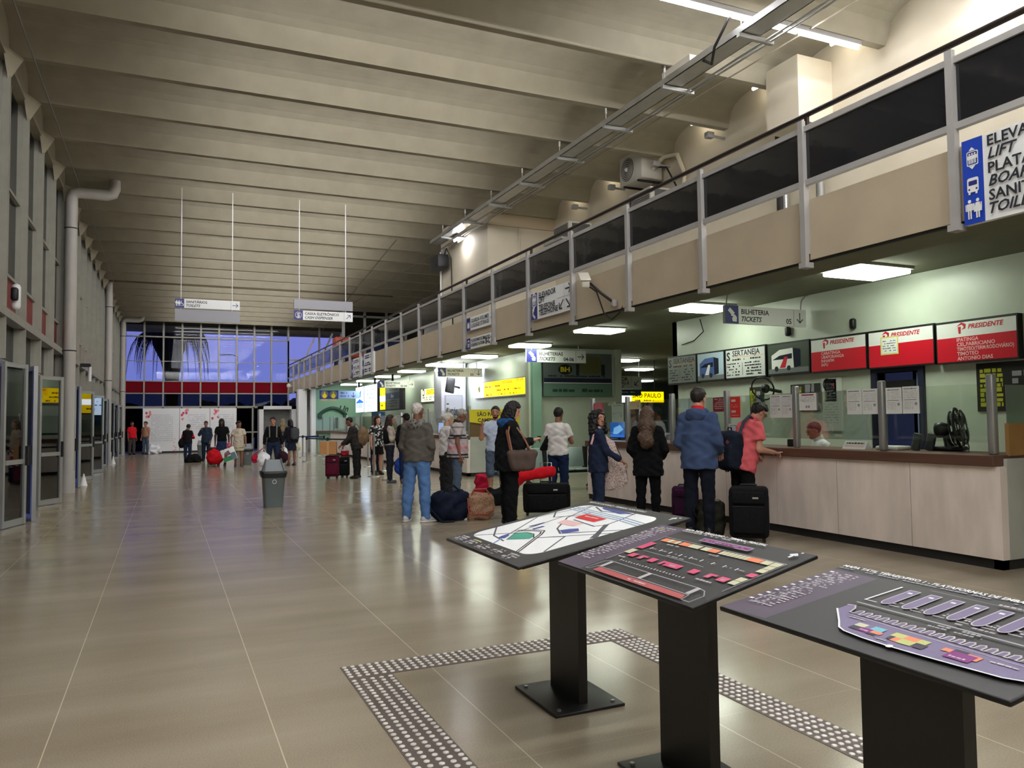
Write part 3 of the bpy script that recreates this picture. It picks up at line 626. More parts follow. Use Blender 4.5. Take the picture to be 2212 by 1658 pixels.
# dark partition box seen through the gallery rails
t = thing('display_case', 'orange red cabinet standing on the far gallery', 'cabinet', (7.6, 36, 3.85)); mb = MB(); mb.rbox((7.75, 36, 5.0), (1.3, .8, .9), .03, M('orange_red', (168, 66, 44), .5)); mb.build('body', t); mb = MB(); mb.box(7.75, 7.85, 35.57, 35.6, 5.05, 5.3, OFFW); mb.build('label_plate', t); mb = MB()
for x in (7.2, 8.3): mb.box(x-.04, x+.04, 35.7, 36.3, 3.85, 4.56, DARK)
mb.build('leg', t)
for i, (xa, za, xb, zb) in enumerate(((6.0, 4.1, 6.9, 6.2), (7.0, 4.5, 7.9, 6.5), (7.7, 4.9, 8.5, 6.7))):  # plain slanted bars for the pale diagonal lines beyond the railing
    tag(MB().box(-.05, .05, -.03, .03, 0, math.hypot(xb-xa, zb-za), ALUP, Matrix.Translation((xa+.6, 43.5, za)) @ Matrix.Rotation(math.atan2(xb-xa, zb-za), 4, 'Y')).build('brace_bar'), ['leftmost', 'middle', 'rightmost'][i]+' slanted pale brace bar at the far end of the gallery', 'diagonal', 'slanted bars at the far gallery')
tag(MB().box(8.9, 9.5, 6.4, 7.0, 3.86, 4.15, M('grey_box', (120, 118, 112), .5)).build('meter_box'), 'small grey box on the gallery floor behind the railing', 'box')
# ================================================================== signs
SB = M('sign_blue', (38, 44, 120), .45); SW = M('sign_white', (226, 228, 226), .45); SK = M('sign_black', (34, 36, 44), .5); SG = M('sign_grey', (150, 150, 156), .5)
def way_sign(label, x0, x1, z0, z1, y, top, rods, l1, l2, num=None, ang=0, pict='ticket', extra=None):
    t = thing('hanging_sign', label, 'sign', ((x0+x1)/2, y, z0)); w, h = x1-x0, z1-z0
    mb = MB(); mb.box(x0, x1, y, y+.06, z0, z1, SW); pn = mb.build('panel', t)
    if extra: mb = MB(); mb.box(x0, x1, y, y+.05, extra[0], extra[1], SG); mb.build('blank_panel', t)
    for r in rods:
        mb = MB(); mb.tube(r, .011, ALUP if top < 5 else WHITE, 6); mb.build('rod', t)
    a = Art((x0, y, z0), *FY, step=.0004); a.rect(0, 0, h*.92, h, SB)
    if pict == 'ticket':
        a.poly([(h*.18, h*.72), (h*.34, h*.88), (h*.66, h*.6), (h*.5, h*.42)], SW); a.poly([(h*.5, h*.12), (h*.78, h*.1), (h*.8, h*.36), (h*.66, h*.5), (h*.42, h*.5), (h*.38, h*.44), (h*.56, h*.38), (h*.46, h*.3)], SW)
    elif pict == 'toilet':
        a.man(h*.17, h*.2, h*.62, SW); a.man(h*.42, h*.2, h*.62, SW, True); a.ring(h*.7, h*.36, h*.13, h*.05, SW, 16, -160, 90); a.line([(h*.62, h*.75), (h*.64, h*.48), (h*.78, h*.46), (h*.85, h*.25)], h*.06, SW)
    else:
        a.ring(h*.46, h*.5, h*.32, h*.055, SW); a.text('$', h*.46, h*.27, h*.46, SW, align='c', bold=.02)
    a.part('pictogram'); tx = h*1.12; a.text(l1, tx, h*.56, h*.27, SK, maxw=w-h*2.2)
    a.text(l2, tx, h*.15, h*.27, SK, shear=.3, maxw=w-h*2.2)
    if num: a.text(num, w-h*1.12, h*.13, h*.29, SK, align='r')
    a.part('lettering'); a.rect(w-h*.95, h*.02, w-h*.93, h*.98, SK); a.arrow(w-h*.48, h*.5, h*.55, ang, h*.06, SB if pict != 'ticket' else SK)
    a.build('arrow', pn); return t
def rodpair(x0, x1, y, z, top): return [[(x0+(x1-x0)*.09, y+.03, z), (x0+(x1-x0)*.09, y+.03, top)], [(x1-(x1-x0)*.12, y+.03, z), (x1-(x1-x0)*.12, y+.03, top)]]
def curve(x, y, z, top): return [(x, y+.03, z), (x, y+.03, top-.2), (x+.02, y+.03, top-.1), (x+.1, y+.03, top-.02), (x+.16, y+.03, top)]
way_sign('hanging toilets sign with arrow to the right over a grey blank board', .18, 1.643, 4.29, 4.51, 20, 7, rodpair(.18, 1.643, 20, 3.97, 7.2), 'SANITÁRIOS', 'TOILETS', None, 0, 'toilet', (3.97, 4.26))
way_sign('hanging cash dispenser sign with slanted arrow below a grey blank board', 2.94, 4.43, 4.12, 4.36, 20, 7, rodpair(2.94, 4.43, 20, 4.36, 7.2), 'CAIXA ELETRÔNICO', 'CASH DISPENSER', None, 45, 'cash', (4.4, 4.64))
way_sign('hanging tickets sign numbered 05, nearest, pointing down', 7.876, 9.52, 2.97, 3.25, 9.5, 3.5, [curve(7.93, 9.5, 3.25, 3.5), curve(9.44, 9.5, 3.22, 3.5)], 'BILHETERIA', 'TICKETS', '05', -90)
way_sign('hanging tickets sign numbered 04-06 with arrow to the right', 8.62, 10.4, 3.04, 3.37, 18.3, 3.5, rodpair(8.62, 10.4, 18.3, 3.3, 3.5), 'BILHETERIAS', 'TICKETS', '04-06', 0)
way_sign('hanging tickets sign numbered 03 beside the white pillar', 7.98, 9.5, 2.95, 3.23, 23.6, 3.5, rodpair(7.98, 9.5, 23.6, 3.2, 3.5), 'BILHETERIA', 'TICKETS', '03', -90)
way_sign('distant hanging tickets sign numbered 02-04', 7.6, 9.06, 2.86, 3.13, 29.8, 3.5, rodpair(7.6, 9.06, 29.8, 3.1, 3.5), 'BILHETERIAS', 'TICKETS', '02-04', 0)
# farthest hanging sign with two yellow badges
t = thing('hanging_sign', 'farthest hanging sign with two yellow badges and a pale arrow panel', 'sign', (7.4, 36, 2.6))
mb = MB(); mb.box(6.45, 7.3, 36, 36.06, 2.6, 3.0, SB); mb.box(7.3, 8.3, 36, 36.06, 2.63, 2.98, M('sign_pale_blue', (150, 170, 214), .5)); mb.build('panel', t)
YEL = M('yellow', (238, 212, 20), .5); a = Art((6.45, 36, 2.6), *FY, step=.0005)
for u in (.22, .62): a.circ(u, .22, .17, M('grey_badge', (110, 110, 100), .5), 20); a.circ(u, .14, .1, YEL, 16); a.poly([(u-.06, .18), (u+.06, .18), (u, .36)], YEL); a.rect(u-.13, -.08, u+.13, .0, M('peach', (206, 164, 108), .5))
a.arrow(1.55, .2, .22, -90, .03, SB); a.scrib(.95, .12, .4, .05, SB); a.scrib(.95, .26, .3, .05, SB); a.build('lettering', t)
for x in (6.55, 8.2): mb = MB(); mb.cyl((x, 36.03, 2.95), (x, 36.03, 3.5), .012, ALUP); mb.build('rod', t)
# sign of the lift passage, with the lit one behind it
t = thing('hanging_sign', 'green lit white lift and boarding sign hanging in the side passage', 'sign', (13, 21, 2.47))
mb = MB(); mb.box(11.95, 13.97, 21, 21.06, 2.47, 2.88, SW); mb.box(12.9, 13.95, 21, 21.05, 2.26, 2.44, M('sign_teal', (60, 90, 110), .5)); mb.build('panel', t)
a = Art((11.95, 21, 2.47), *FY, step=.0004); a.text('ELEVADOR', .66, .26, .12, SK, maxw=.93); a.text('ACESSO AO EMBARQUE', .35, .15, .08, SK, maxw=1.2); a.text('ACCESS TO SHIPMENT', .35, .04, .07, SK, maxw=1.2); a.rect(1.63, .01, 1.637, .4, SK); a.arrow(1.83, .2, .2, 225, .024, SK); a.rect(1.0, -.2, 1.12, -.04, SB); a.scrib(1.2, -.12, .6, .04, SW); a.build('lettering', t)
for x in (12.1, 13.2, 13.9): mb = MB(); mb.cyl((x, 21.03, 2.88), (x, 21.03, 3.5), .01, WHITE); mb.build('rod', t)
YL = M('lit_yellow', (255, 214, 0), .5, emit=.36); WL = M('lit_white', (245, 250, 255), .5, emit=.9); RTXT = M('brown_ink', (120, 60, 10), .6)
t = thing('lit_sign', 'lit white and yellow São Paulo sign in the side passage', 'sign', (14.2, 22, 2.05)); mb = MB(); mb.box(13.0, 15.6, 22, 22.14, 2.03, 2.46, BLACK); mb.build('box', t)
a = Art((13.02, 22, 2.07), *FY, step=.0004); a.rect(0, 0, 1.2, .36, WL); a.rect(1.2, 0, 2.5, .36, YL); a.text('SÃO PAULO', 1.24, .16, .15, RTXT); a.scrib(1.26, .05, .9, .04, RTXT); a.build('lit_face', t)
mb = MB(); mb.cyl((13.3, 22.07, 2.46), (13.3, 22.07, 3.5), .015, BLACK); mb.cyl((15.2, 22.07, 2.46), (15.2, 22.07, 3.5), .015, BLACK); mb.build('rod', t)

# ---- signs fixed on the fascia, seen from the hall
def fsign(label, y0, y1, z0, z1, fn):
    t = thing('fascia_sign', label, 'sign', (XF-.05, (y0+y1)/2, z0)); mb = MB(); mb.box(XF-.055, XF, y1, y0, z0, z1, SW); pn = mb.build('panel', t)
    a = Art((XF-.056, y0, z0), *FX, step=.0005); fn(a, y0-y1, z1-z0); a.build('lettering', pn)
def f_lift(a, w, h):
    a.rect(0, 0, .26, h, SB); lift(a, .13, h*.72, .15); a.line([(.08, h*.38), (.08, h*.2), (.16, h*.08)], .05, SW); a.line([(.08, h*.4), (.12, h*.36)], .05, SW); a.part('pictogram')
    a.text('ELEVADOR', .34, h*.76, .1, SK); a.text('LIFT', .34, h*.57, .1, SK); a.text('TELEFONE', .34, h*.3, .1, SK); a.text('TELEPHONE', .34, h*.1, .1, SK)
    a.part('lettering'); a.arrow(w-.14, h*.78, .2, 0, .025, SK); a.arrow(w-.4, h*.28, .2, 225, .025, SK); a.arrow(w-.14, h*.28, .2, -45, .025, SK); a.rect(w-.28, 0, w-.275, h, SK); a.rect(w-.55, h*.52, w, h*.53, SK)
def lift(a, u, v, r):
    a.rrect(u-r*.62, v-r*.75, u+r*.62, v+r*.75, r*.15, SW); a.rrect(u-r*.52, v-r*.65, u+r*.52, v+r*.65, r*.1, SB)
    for q in (-.3, 0, .3): a.man(u+r*q, v-r*.55, r*1.1, SW)
    a.poly([(u-r*.35, v+r*.8), (u+r*.35, v+r*.8), (u, v+r*1.15)], SW); a.poly([(u-r*.35, v-r*.8), (u, v-r*1.15), (u+r*.35, v-r*.8)], SW)
fsign('white lift and telephone sign on the gallery fascia', 13.39, 11.74, 3.42, 3.93, f_lift)
def bus(a, u, v, r):
    a.rrect(u-r*.7, v-r*.8, u+r*.7, v+r*.9, r*.25, SW); a.rrect(u-r*.52, v, u+r*.52, v+r*.55, r*.08, SB); a.circ(u-r*.45, v-r*.45, r*.12, SB); a.circ(u+r*.45, v-r*.45, r*.12, SB); a.rects([(u-r*.55, v-r*1.05, u-r*.3, v-r*.75), (u+r*.3, v-r*1.05, u+r*.55, v-r*.75)], SW)
def f_lug(a, w, h): a.rect(0, 0, .24, h, SB); a.rrect(.05, h*.2, .19, h*.65, .02, SW); a.ring(.12, h*.68, .04, .02, SW); a.part('pictogram'); a.text('GUARDA-VOLUMES', .3, h*.56, .085, SK, maxw=w-.55); a.text('LUGGAGE STORAGE', .3, h*.18, .085, SK, maxw=w-.55); a.arrow(w-.1, h*.6, .14, 45, .02, SK)
def f_plat(a, w, h): a.rect(0, 0, .24, h, SB); bus(a, .12, h*.5, .09); a.part('pictogram'); a.text('PLATAFORMAS DE EMBARQUE', .3, h*.58, .075, SK, maxw=w-.5); a.text('BOARDING PLATFORM', .3, h*.18, .075, SK, maxw=w*.5); a.text('B-C', w-.18, h*.15, .12, SK, align='r', bold=.03); a.arrow(w-.1, h*.5, .14, -45, .02, SK)
fsign('white luggage storage sign, upper of two on the gallery fascia', 16.91, 15.29, 3.6, 3.9, f_lug)
fsign('white boarding platform B-C sign, lower of two on the gallery fascia', 16.91, 15.3, 3.17, 3.42, f_plat)
def f_far(a, w, h):
    a.rect(0, 0, .22, h, SB); a.circ(.11, h*.8, .07, SW); a.circ(.11, h*.35, .07, SW)
    for k in (.85, .75, .5, .4, .2, .1): a.scrib(.32, h*k, w*.55, .05, SK)
fsign('distant white direction board on the fascia, left of two', 29.2, 27.55, 3.2, 3.88, f_far)
fsign('distant white direction board on the fascia, right of two', 27.45, 25.8, 3.2, 3.92, f_far)
def f_near(a, w, h):
    BLU = M('sign_bright_blue', (28, 66, 176), .4); a.rect(0, 0, .19, h, BLU); lift(a, .095, h*.77, .085); bus(a, .095, h*.45, .075); a.man(.06, h*.06, h*.23, SW); a.man(.135, h*.06, h*.23, SW, True); a.part('pictogram')
    for k, (p, q) in enumerate((('ELEVADOR', 'LIFT'), ('PLATAFORMAS', 'BOARDING PLATFORM'), ('SANITÁRIOS', 'TOILETS'))): a.text(p, .24, h*(.85-.315*k), .09, SK); a.text(q, .24, h*(.70-.315*k), .09, SK, shear=.3)
fsign('large blue and white lift, platform and toilets sign at the right edge', 4.53, 2.95, 3.17, 3.92, f_near)

# ================================================================== ticket counters
MARB = M('marble_slab', (232, 219, 208), .3, noise=.12, ns=1.6, stretch=(3, 3, .8)); WOOD = M('brown_counter_edge', (96, 66, 52), .45, noise=.15, ns=8, stretch=(1, .2, 4))
GREYM = M('grey_marble', (180, 182, 172), .4, noise=.14, ns=2)
def counter(label, x, y0, y1, ry=9.0, slab=.95, mat=MARB, ret=True):
    t = thing('ticket_counter', label, 'counter', (x, y0, 0)); n = max(1, round((y1-y0)/slab)); w = (y1-y0)/n
    mb = MB(); mb.box(x+.03, x+.12, y0+.03, y1, 0, .1, DARK)
    if ret: mb.box(x+.03, ry, y0+.03, y0+.12, 0, .1, DARK)
    mb.build('plinth', t)
    for i in range(n): mb = MB(); mb.box(x, x+.1, y0+w*i+(.0 if i else .004), y0+w*(i+1)-.01, .1, 1.0, mat); mb.build('marble_slab', t)
    if ret:
        m2 = max(1, round((ry-x-.1)/.9))
        for i in range(m2): mb = MB(); q = (ry-x-.1)/m2; mb.box(x+.106+q*i, x+.1+q*(i+1), y0, y0+.1, .1, 1.075, GREYM); mb.build('end_slab', t)
    mb = MB(); mb.rbox(((x+x+.75)/2-.03, (y0+y1)/2+.02, 1.055), (.78, y1-y0-.03, .11), .012, WOOD, smooth=False); mb.build('countertop', t); return t
CX = 7.38
counter('long marble ticket counter with brown edge at the right', CX, 4.94, 13.0, 9.55)
counter('second marble ticket counter, with the yellow banner above its end', 7.48, 19.75, 25.4, 9.1)
counter('far marble ticket counter behind the queue barriers', 7.42, 26.2, 38.5, 9.1, ret=False)
# glass screen posts and panes
def screen(label, x, ys, ztop, z0=1.11):
    t = thing('counter_screen', label, 'glass screen', (x, ys[0], z0))
    for y in ys: mb = MB(); mb.rbox((x, y, (z0+ztop)/2+.02), (.075, .075, ztop-z0+.04), .015, ALU); mb.build('post', t)
    for a, b in zip(ys, ys[1:]): mb = MB(); mb.box(x-.004, x+.004, a+.04, b-.04, z0+.12, ztop-.05, GLASS); mb.build('pane', t)
    return t
PYS = [5.08, 6.37, 7.7, 9.06, 10.4, 11.73, 12.95]
screen('glass screen with grey posts on the near ticket counter', 7.5, PYS, 1.87)
screen('glass screen on the second ticket counter', 7.6, [19.85, 21.6, 23.4, 25.2], 1.87)
screen('low glass screen on the far ticket counter', 7.55, [26.4, 29.4, 32.4, 35.4, 38.3], 1.8)
t = thing('counter_end_panel', 'brown board with frosted glass over the near counter end', 'panel', (8, 4.97, 1.1)); mb = MB(); mb.box(7.56, 9.55, 4.96, 5.0, 1.1, 1.42, M('cardboard_brown', (150, 112, 62), .7, noise=.08)); mb.build('board', t)
mb = MB(); mb.box(7.56, 9.55, 4.97, 4.98, 1.42, 1.8, glassmat('frosted_glass', (190, 222, 208), .3, .3)); mb.build('frosted_pane', t)
t = thing('counter_end_panel', 'brown board above the end of the second counter', 'panel', (8, 19.8, 1.1)); mb = MB(); mb.box(7.6, 9.05, 19.78, 19.82, 1.08, 1.48, M('brown_board', (110, 86, 50), .6)); mb.build('board', t)
t = thing('banner', 'yellow banner with city names over the second counter end', 'banner', (8.2, 19.7, 1.45)); YB_ = M('yellow_banner', (226, 208, 40), .6); mb = MB(); mb.add([(7.56, 19.74, 1.48), (8.3, 19.74, 1.38), (9.05, 19.74, 1.4), (9.05, 19.74, 1.82), (7.56, 19.74, 1.82), (7.56, 19.76, 1.48), (8.3, 19.76, 1.38), (9.05, 19.76, 1.4), (9.05, 19.76, 1.82), (7.56, 19.76, 1.82)], [(0, 1, 2, 3, 4), (9, 8, 7, 6, 5), (0, 5, 6, 1), (1, 6, 7, 2), (2, 7, 8, 3), (3, 8, 9, 4), (4, 9, 5, 0)], YB_); mb.build('cloth', t)
a = Art((7.56, 19.739, 1.38), *FY, step=.0004); a.text('SÃO PAULO', .22, .26, .1, SK, bold=.025); a.text('CAMPINAS', .24, .1, .1, SK, bold=.025); a.circ(1.25, .22, .1, M('orange_red', (168, 66, 44)), 16); a.build('lettering', t)
# ---- illuminated boards over the office
BX = 9.5
def board(label, y0, y1, z0, z1, fn, x=BX, back=None):
    t = thing('wall_board', label, 'billboard', (x, (y0+y1)/2, z0)); mb = MB(); mb.box(x, 9.6, y1, y0, z0, z1, back or BLACK); pn = mb.build('case', t)
    a = Art((x-.001, y0, z0), *FX, step=.0004); fn(a, y0-y1, z1-z0); a.build('printed_face', pn)
PW = M('poster_white', (228, 230, 226), .4); PR = M('poster_red', (206, 22, 42), .4); PRD = M('logo_red', (196, 30, 52), .4); PT_ = M('poster_pink_text', (236, 190, 190), .5)
def logo(a, u, v, h):
    a.poly([(u, v+h*.55), (u+h*.5, v+h*.9), (u+h*.95, v+h*.7), (u+h*.9, v+h*.3), (u+h*.5, v+h*.2), (u+h*.75, v+h*.45), (u+h*.55, v+h*.68)], PRD); a.poly([(u+h*.15, v+h*.5), (u+h*.45, v+h*.5), (u+h*.42, v-h*.15), (u+h*.2, v-h*.15)], PRD)
    a.text('PRESIDENTE', u+h*1.15, v+h*.25, h*.42, PRD, shear=.25, bold=.03)
def f_pres(lines, lu, ku, note=None):
    def f(a, w, h):
        a.rect(.015, .02, w-.015, h-.03, PW); a.poly([(.015, .02), (w-.015, .02), (w-.015, h*.62), (.015, h*.6)], PR); logo(a, ku, h*.72, .14)
        n = len(lines)
        for i, s in enumerate(lines): a.text(s, lu, h*.5-i*h*.11-(.04 if n < 3 else 0), .047, PT_, bold=.02, maxw=w-lu-.05)
        if note: a.rect(*note, M('yellow_tape', (210, 206, 120), .5)); u0, v0, u1, v1 = note; a.rect(u0+.02, v0+.02, u1-.02, v1-.02, PW); [a.scrib(u0+.04, v1-.07-.035*k, u1-u0-.08, .012, SK) for k in range(int((v1-v0-.06)/.035))]
    return f
board('red and white board listing four cities, left of the three', 9.40, 8.31, 2.21, 2.76, f_pres(['CARATINGA', 'UBAPORANGA', 'INHAPIM', 'IAPU'], .22, .24))
board('red and white board with a note taped over it, middle of the three', 8.28, 7.2, 2.2, 2.76, f_pres(['', '', '', 'IPABA'][3:], .22, .24, (.22, .19, .52, .45)))
board('red and white board listing five cities, right of the three', 7.17, 6.07, 2.19, 2.75, f_pres(['IPATINGA', 'CEL.FABRICIANO', 'TIMÓTEO(TERM.RODOVIÁRIO)', 'TIMÓTEO', 'ANTONIO DIAS'], .3, .3))
def f_bus(bg, body, accent):
    def f(a, w, h):
        a.rect(.02, .03, w-.02, h-.03, bg); a.rect(.02, .03, w-.02, h*.2, M('road_grey', (110, 116, 116), .6)); a.poly([(w*.1, h*.2), (w*.1, h*.62), (w*.3, h*.78), (w*.62, h*.8), (w*.64, h*.2)], body); a.poly([(w*.62, h*.8), (w*.8, h*.74), (w*.8, h*.24), (w*.64, h*.2)], M('bus_glass', (36, 44, 56), .2)); a.poly([(w*.12, h*.48), (w*.3, h*.6), (w*.6, h*.64), (w*.6, h*.48)], MATS['bus_glass']); a.poly([(w*.3, h*.22), (w*.42, h*.55), (w*.5, h*.55), (w*.44, h*.22)], accent); a.circ(w*.22, h*.2, h*.08, BLACK); a.circ(w*.52, h*.2, h*.08, BLACK)
    return f
board('dark board with a picture of a white and red coach', 10.38, 9.43, 2.22, 2.77, f_bus(M('tree_dark', (52, 66, 50), .5), PW, PRD))
def f_sert(dim):
    W_ = M('poster_grey_%d' % dim, (dim, dim+4, dim), .4)
    def f(a, w, h):
        a.rect(.02, .03, w-.02, h-.03, W_); a.text('S', .04, h*.62, h*.26, SK, bold=.03); a.text('SERTANEJA', .2, h*.74, .1, SK, bold=.02, maxw=w-.24); a.rect(.2, h*.69, w-.04, h*.705, M('orange_rule', (214, 140, 60), .5))
        a.scrib(.2, h*.6, w*.7, .03, SK)
        for k in range(5): a.scrib(.05, h*(.48-.09*k), w*.33, .026, SK); a.scrib(w*.5, h*(.48-.09*k), w*.4, .026, SK)
        a.rect(w*.44, h*.12, w*.447, h*.52, SK)
    return f
board('grey bus company board with black lettering, at the office corner', 13.3, 12.36, 2.2, 2.78, f_sert(128))
board('pale board with a picture of a blue and white coach', 12.33, 11.52, 2.21, 2.78, f_bus(M('sky_pale', (170, 190, 204), .5), M('coach_blue', (70, 96, 160), .4), PW))
board('light bus company board with black lettering, beside the dark coach picture', 11.49, 10.43, 2.21, 2.78, f_sert(196))
# yellow lit board and its smaller neighbour
def f_yel(a, w, h):
    a.rect(.03, .03, w*.2, h-.03, WL); a.rect(w*.2, .03, w-.03, h-.03, YL); a.ring(w*.1, h*.55, h*.14, .05, YEL); a.poly([(w*.06, h*.6), (w*.1, h*.8), (w*.13, h*.5), (w*.1, h*.35)], M('olive', (120, 120, 30), .5))
    a.rect(w*.56, h*.5, w*.8, h*.95, M('lit_yellow_dim', (250, 190, 0), .5, emit=.27)); a.text('POÇOS CALDAS', w*.58, h*.75, .07, RTXT, maxw=w*.18); a.text('SÃO JOÃO', w*.84, h*.8, .08, RTXT, maxw=w*.13)
    for k, u in ((.6, .22), (.6, .4), (.35, .42), (.35, .6), (.35, .78), (.12, .25), (.12, .5), (.12, .72)): a.scrib(w*u, h*k, w*.13, .05, RTXT)
t = board('long lit yellow board above the yellow banner', 24.27, 20.25, 2.25, 2.79, f_yel, back=ALUP)
def f_yel2(a, w, h):
    a.rect(.03, .03, w-.03, h-.03, M('lit_cream', (255, 250, 190), .5, emit=.5)); a.rect(w*.28, h*.5, w*.78, h*.92, YL); a.text('GONTIJO', w*.53, h*.58, .16, PRD, align='c', maxw=w*.46); a.ring(w*.14, h*.7, .12, .07, YEL); a.ring(w*.88, h*.7, .12, .07, YEL)
    for k in (.28, .12): a.scrib(w*.08, h*k, w*.8, .07, M('green_ink', (90, 130, 90), .6))
board('small lit cream and yellow board left of the white pillar', 30.3, 27.9, 2.28, 2.84, f_yel2, back=ALUP)
# grey banner with a yellow oval
t = thing('banner', 'dark grey advertising banner with a black and yellow oval emblem', 'banner', (10.4, 18.9, 2.1)); mb = MB(); mb.box(9.4, 11.58, 18.9, 18.98, 2.16, 3.36, M('banner_grey', (96, 104, 104), .5)); mb.build('board', t)
a = Art((9.4, 18.9, 2.16), *FY, step=.0004); a.rect(.02, .38, 2.16, .5, M('navy_band', (26, 30, 58), .5)); a.rect(.02, .36, 2.16, .38, SW); a.rect(.02, .0, 2.16, .34, M('banner_teal', (96, 126, 112), .5)); a.circ(.68, .74, .22, BLACK, 24, .14); a.text('BH', .68, .68, .13, M('emblem_yellow', (206, 190, 40), .5), align='c', bold=.04, sx=1.3); a.poly([(.5, .92), (.6, 1.06), (.8, 1.0), (.86, .9)], M('banner_maroon', (96, 60, 60), .5))
a.rrect(1.1, .62, 1.85, 1.12, .18, M('banner_olive', (96, 96, 58), .5)); a.rect(1.02, .58, 1.12, .9, SK); a.rect(1.83, .58, 1.95, .9, SK); a.scrib(.15, .54, 1.8, .04, SK); a.scrib(.28, .12, 1.6, .09, M('dark_green_ink', (40, 66, 54), .6), .9); a.build('lettering', t)
# white pillar poster, screen on an arm
t = thing('poster', 'grey poster with big dark letters on the white pillar', 'poster', (9.0, 24.97, 1.3)); mb = MB(); mb.box(8.68, 9.32, 24.98, 25.0, 1.3, 2.4, M('poster_greyblue', (160, 164, 180), .5)); mb.build('sheet', t); a = Art((8.68, 24.98, 1.3), *FY, step=.0004); a.rect(.03, .62, .61, 1.07, M('poster_fog', (190, 192, 204), .5)); a.scrib(.05, .78, .4, .05, SK); a.text('ONITÓRIAS', .02, .42, .2, SK, maxw=.6, bold=.03); a.rect(.15, .1, .5, .34, M('poster_khaki', (176, 172, 110), .5)); a.build('lettering', t)
t = thing('monitor', 'black monitor on a wall arm at the white pillar', 'monitor', (8.9, 24.6, 2.5)); X = Matrix.Translation((8.72, 24.55, 2.72)) @ Matrix.Rotation(.35, 4, 'Z') @ Matrix.Rotation(.16, 4, 'Y'); mb = MB(); mb.rbox((0, 0, 0), (.34, .1, .52), .03, BLACK, X=X); mb.build('casing', t); mb = MB(); mb.tube([(8.8, 24.6, 2.7), (9.1, 24.7, 2.65), (9.2, 25.0, 2.65)], .03, DARK); mb.build('arm', t)
# hanging screens over the far counter
LBLUE = M('lit_blue_white', (205, 226, 255), .5, emit=.7); LBL2 = M('lit_blue', (40, 110, 220), .5, emit=.3)
t = thing('menu_screen', 'bright white and blue lit timetable screens over the far counter', 'screen', (8.6, 34.5, 2.0)); mb = MB(); mb.box(8.62, 8.72, 33.95, 38.3, 1.98, 3.24, BLACK); mb.build('case', t); a = Art((8.62, 38.25, 2.0), *FX, step=.0005); a.rect(0, 0, 1.7, 1.22, LBLUE); a.rect(1.8, 0, 4.25, 1.22, LBLUE); a.poly([(.3, .75), (1.2, 1.1), (1.0, .7)], LBL2); a.poly([(.1, .5), (.8, .65), (1.6, .5), (1.6, .44), (.1, .44)], LBL2); a.rects([(.25+.25*k, .2, .38+.25*k, .42) for k in range(5)], LBL2)
for k in range(5): a.scrib(2.0, .25+.18*k, 1.9, .06, LBL2, .5)
a.build('screen', t); mb = MB(); mb.cyl((8.67, 34.6, 3.24), (8.67, 34.6, 3.5), .05, BLACK); mb.cyl((8.67, 37.8, 3.24), (8.67, 37.8, 3.5), .05, BLACK); mb.build('mount', t)
t = thing('menu_screen', 'yellow and grey panel screens right of the bright timetable', 'screen', (8.6, 32, 2.0)); mb = MB(); mb.box(8.62, 8.72, 29.9, 33.6, 2.0, 3.12, BLACK); mb.build('case', t); a = Art((8.62, 33.5, 2.05), *FX, step=.0005); a.rect(0, 0, .9, 1.0, YL); a.rect(0, .35, .9, .6, WL); G3 = M('screen_grey', (120, 128, 120), .4); a.rect(1, 0, 3.1, 1.0, G3); a.rect(1, .42, 3.1, .68, M('screen_navy', (50, 60, 110), .4)); a.text('Única', 2.0, .48, .14, SW, align='c', shear=.3)
for k in (.78, .88, .1, .22, .32): a.scrib(1.2, k, 1.6, .05, SK)
a.scrib(.2, .15, .5, .07, RTXT); a.build('screen', t); mb = MB(); mb.cyl((8.67, 31.6, 3.12), (8.67, 31.6, 3.5), .05, BLACK); mb.build('mount', t)
a = Art((8.35, 40.995, 2.1), *FY, step=.0005); a.text('Un', 0, 0, .3, M('dark_green_ink', (40, 66, 54)), shear=.35, bold=.03); tag(a.mb.build('wall_lettering'), 'dark script lettering on the far teal wall', 'lettering')
t = thing('arched_sign', 'dark green arched frame over the far teal ticket window', 'frame', (8.0, 40.9, 1.9)); mb = MB(); mb.tube([(7.35+1.3*i/10, 40.93, 1.98+.3*math.sin(PI*i/10)) for i in range(11)], .09, M('arch_green', (42, 74, 64), .5)); mb.build('arch', t); mb = MB(); mb.box(7.26, 7.44, 40.86, 41, 1.72, 2.02, MATS['arch_green']); mb.box(8.56, 8.74, 40.86, 41, 1.72, 2.02, MATS['arch_green']); mb.build('bracket', t)
t = thing('ticket_window', 'pale glazed ticket window strip on the far teal wall', 'window', (8.2, 40.9, 1.1)); mb = MB()
for k in range(7): mb.box(7.1+.38*k, 7.14+.38*k, 40.9, 41, 1.1, 1.8, ALU)
mb.box(7.0, 9.5, 40.7, 41, 1.0, 1.1, WOOD); mb.build('frame', t); mb = MB(); mb.box(7.1, 9.4, 40.95, 40.96, 1.1, 1.8, M('window_pale', (150, 176, 176), .3)); mb.build('pane', t)
tag(MB().box(9.2, 9.54, 36.2, 37.4, 1.5, 2.0, M('poster_blue', (52, 96, 150), .5)).build('poster'), 'blue poster on the wall behind the far counter', 'poster')
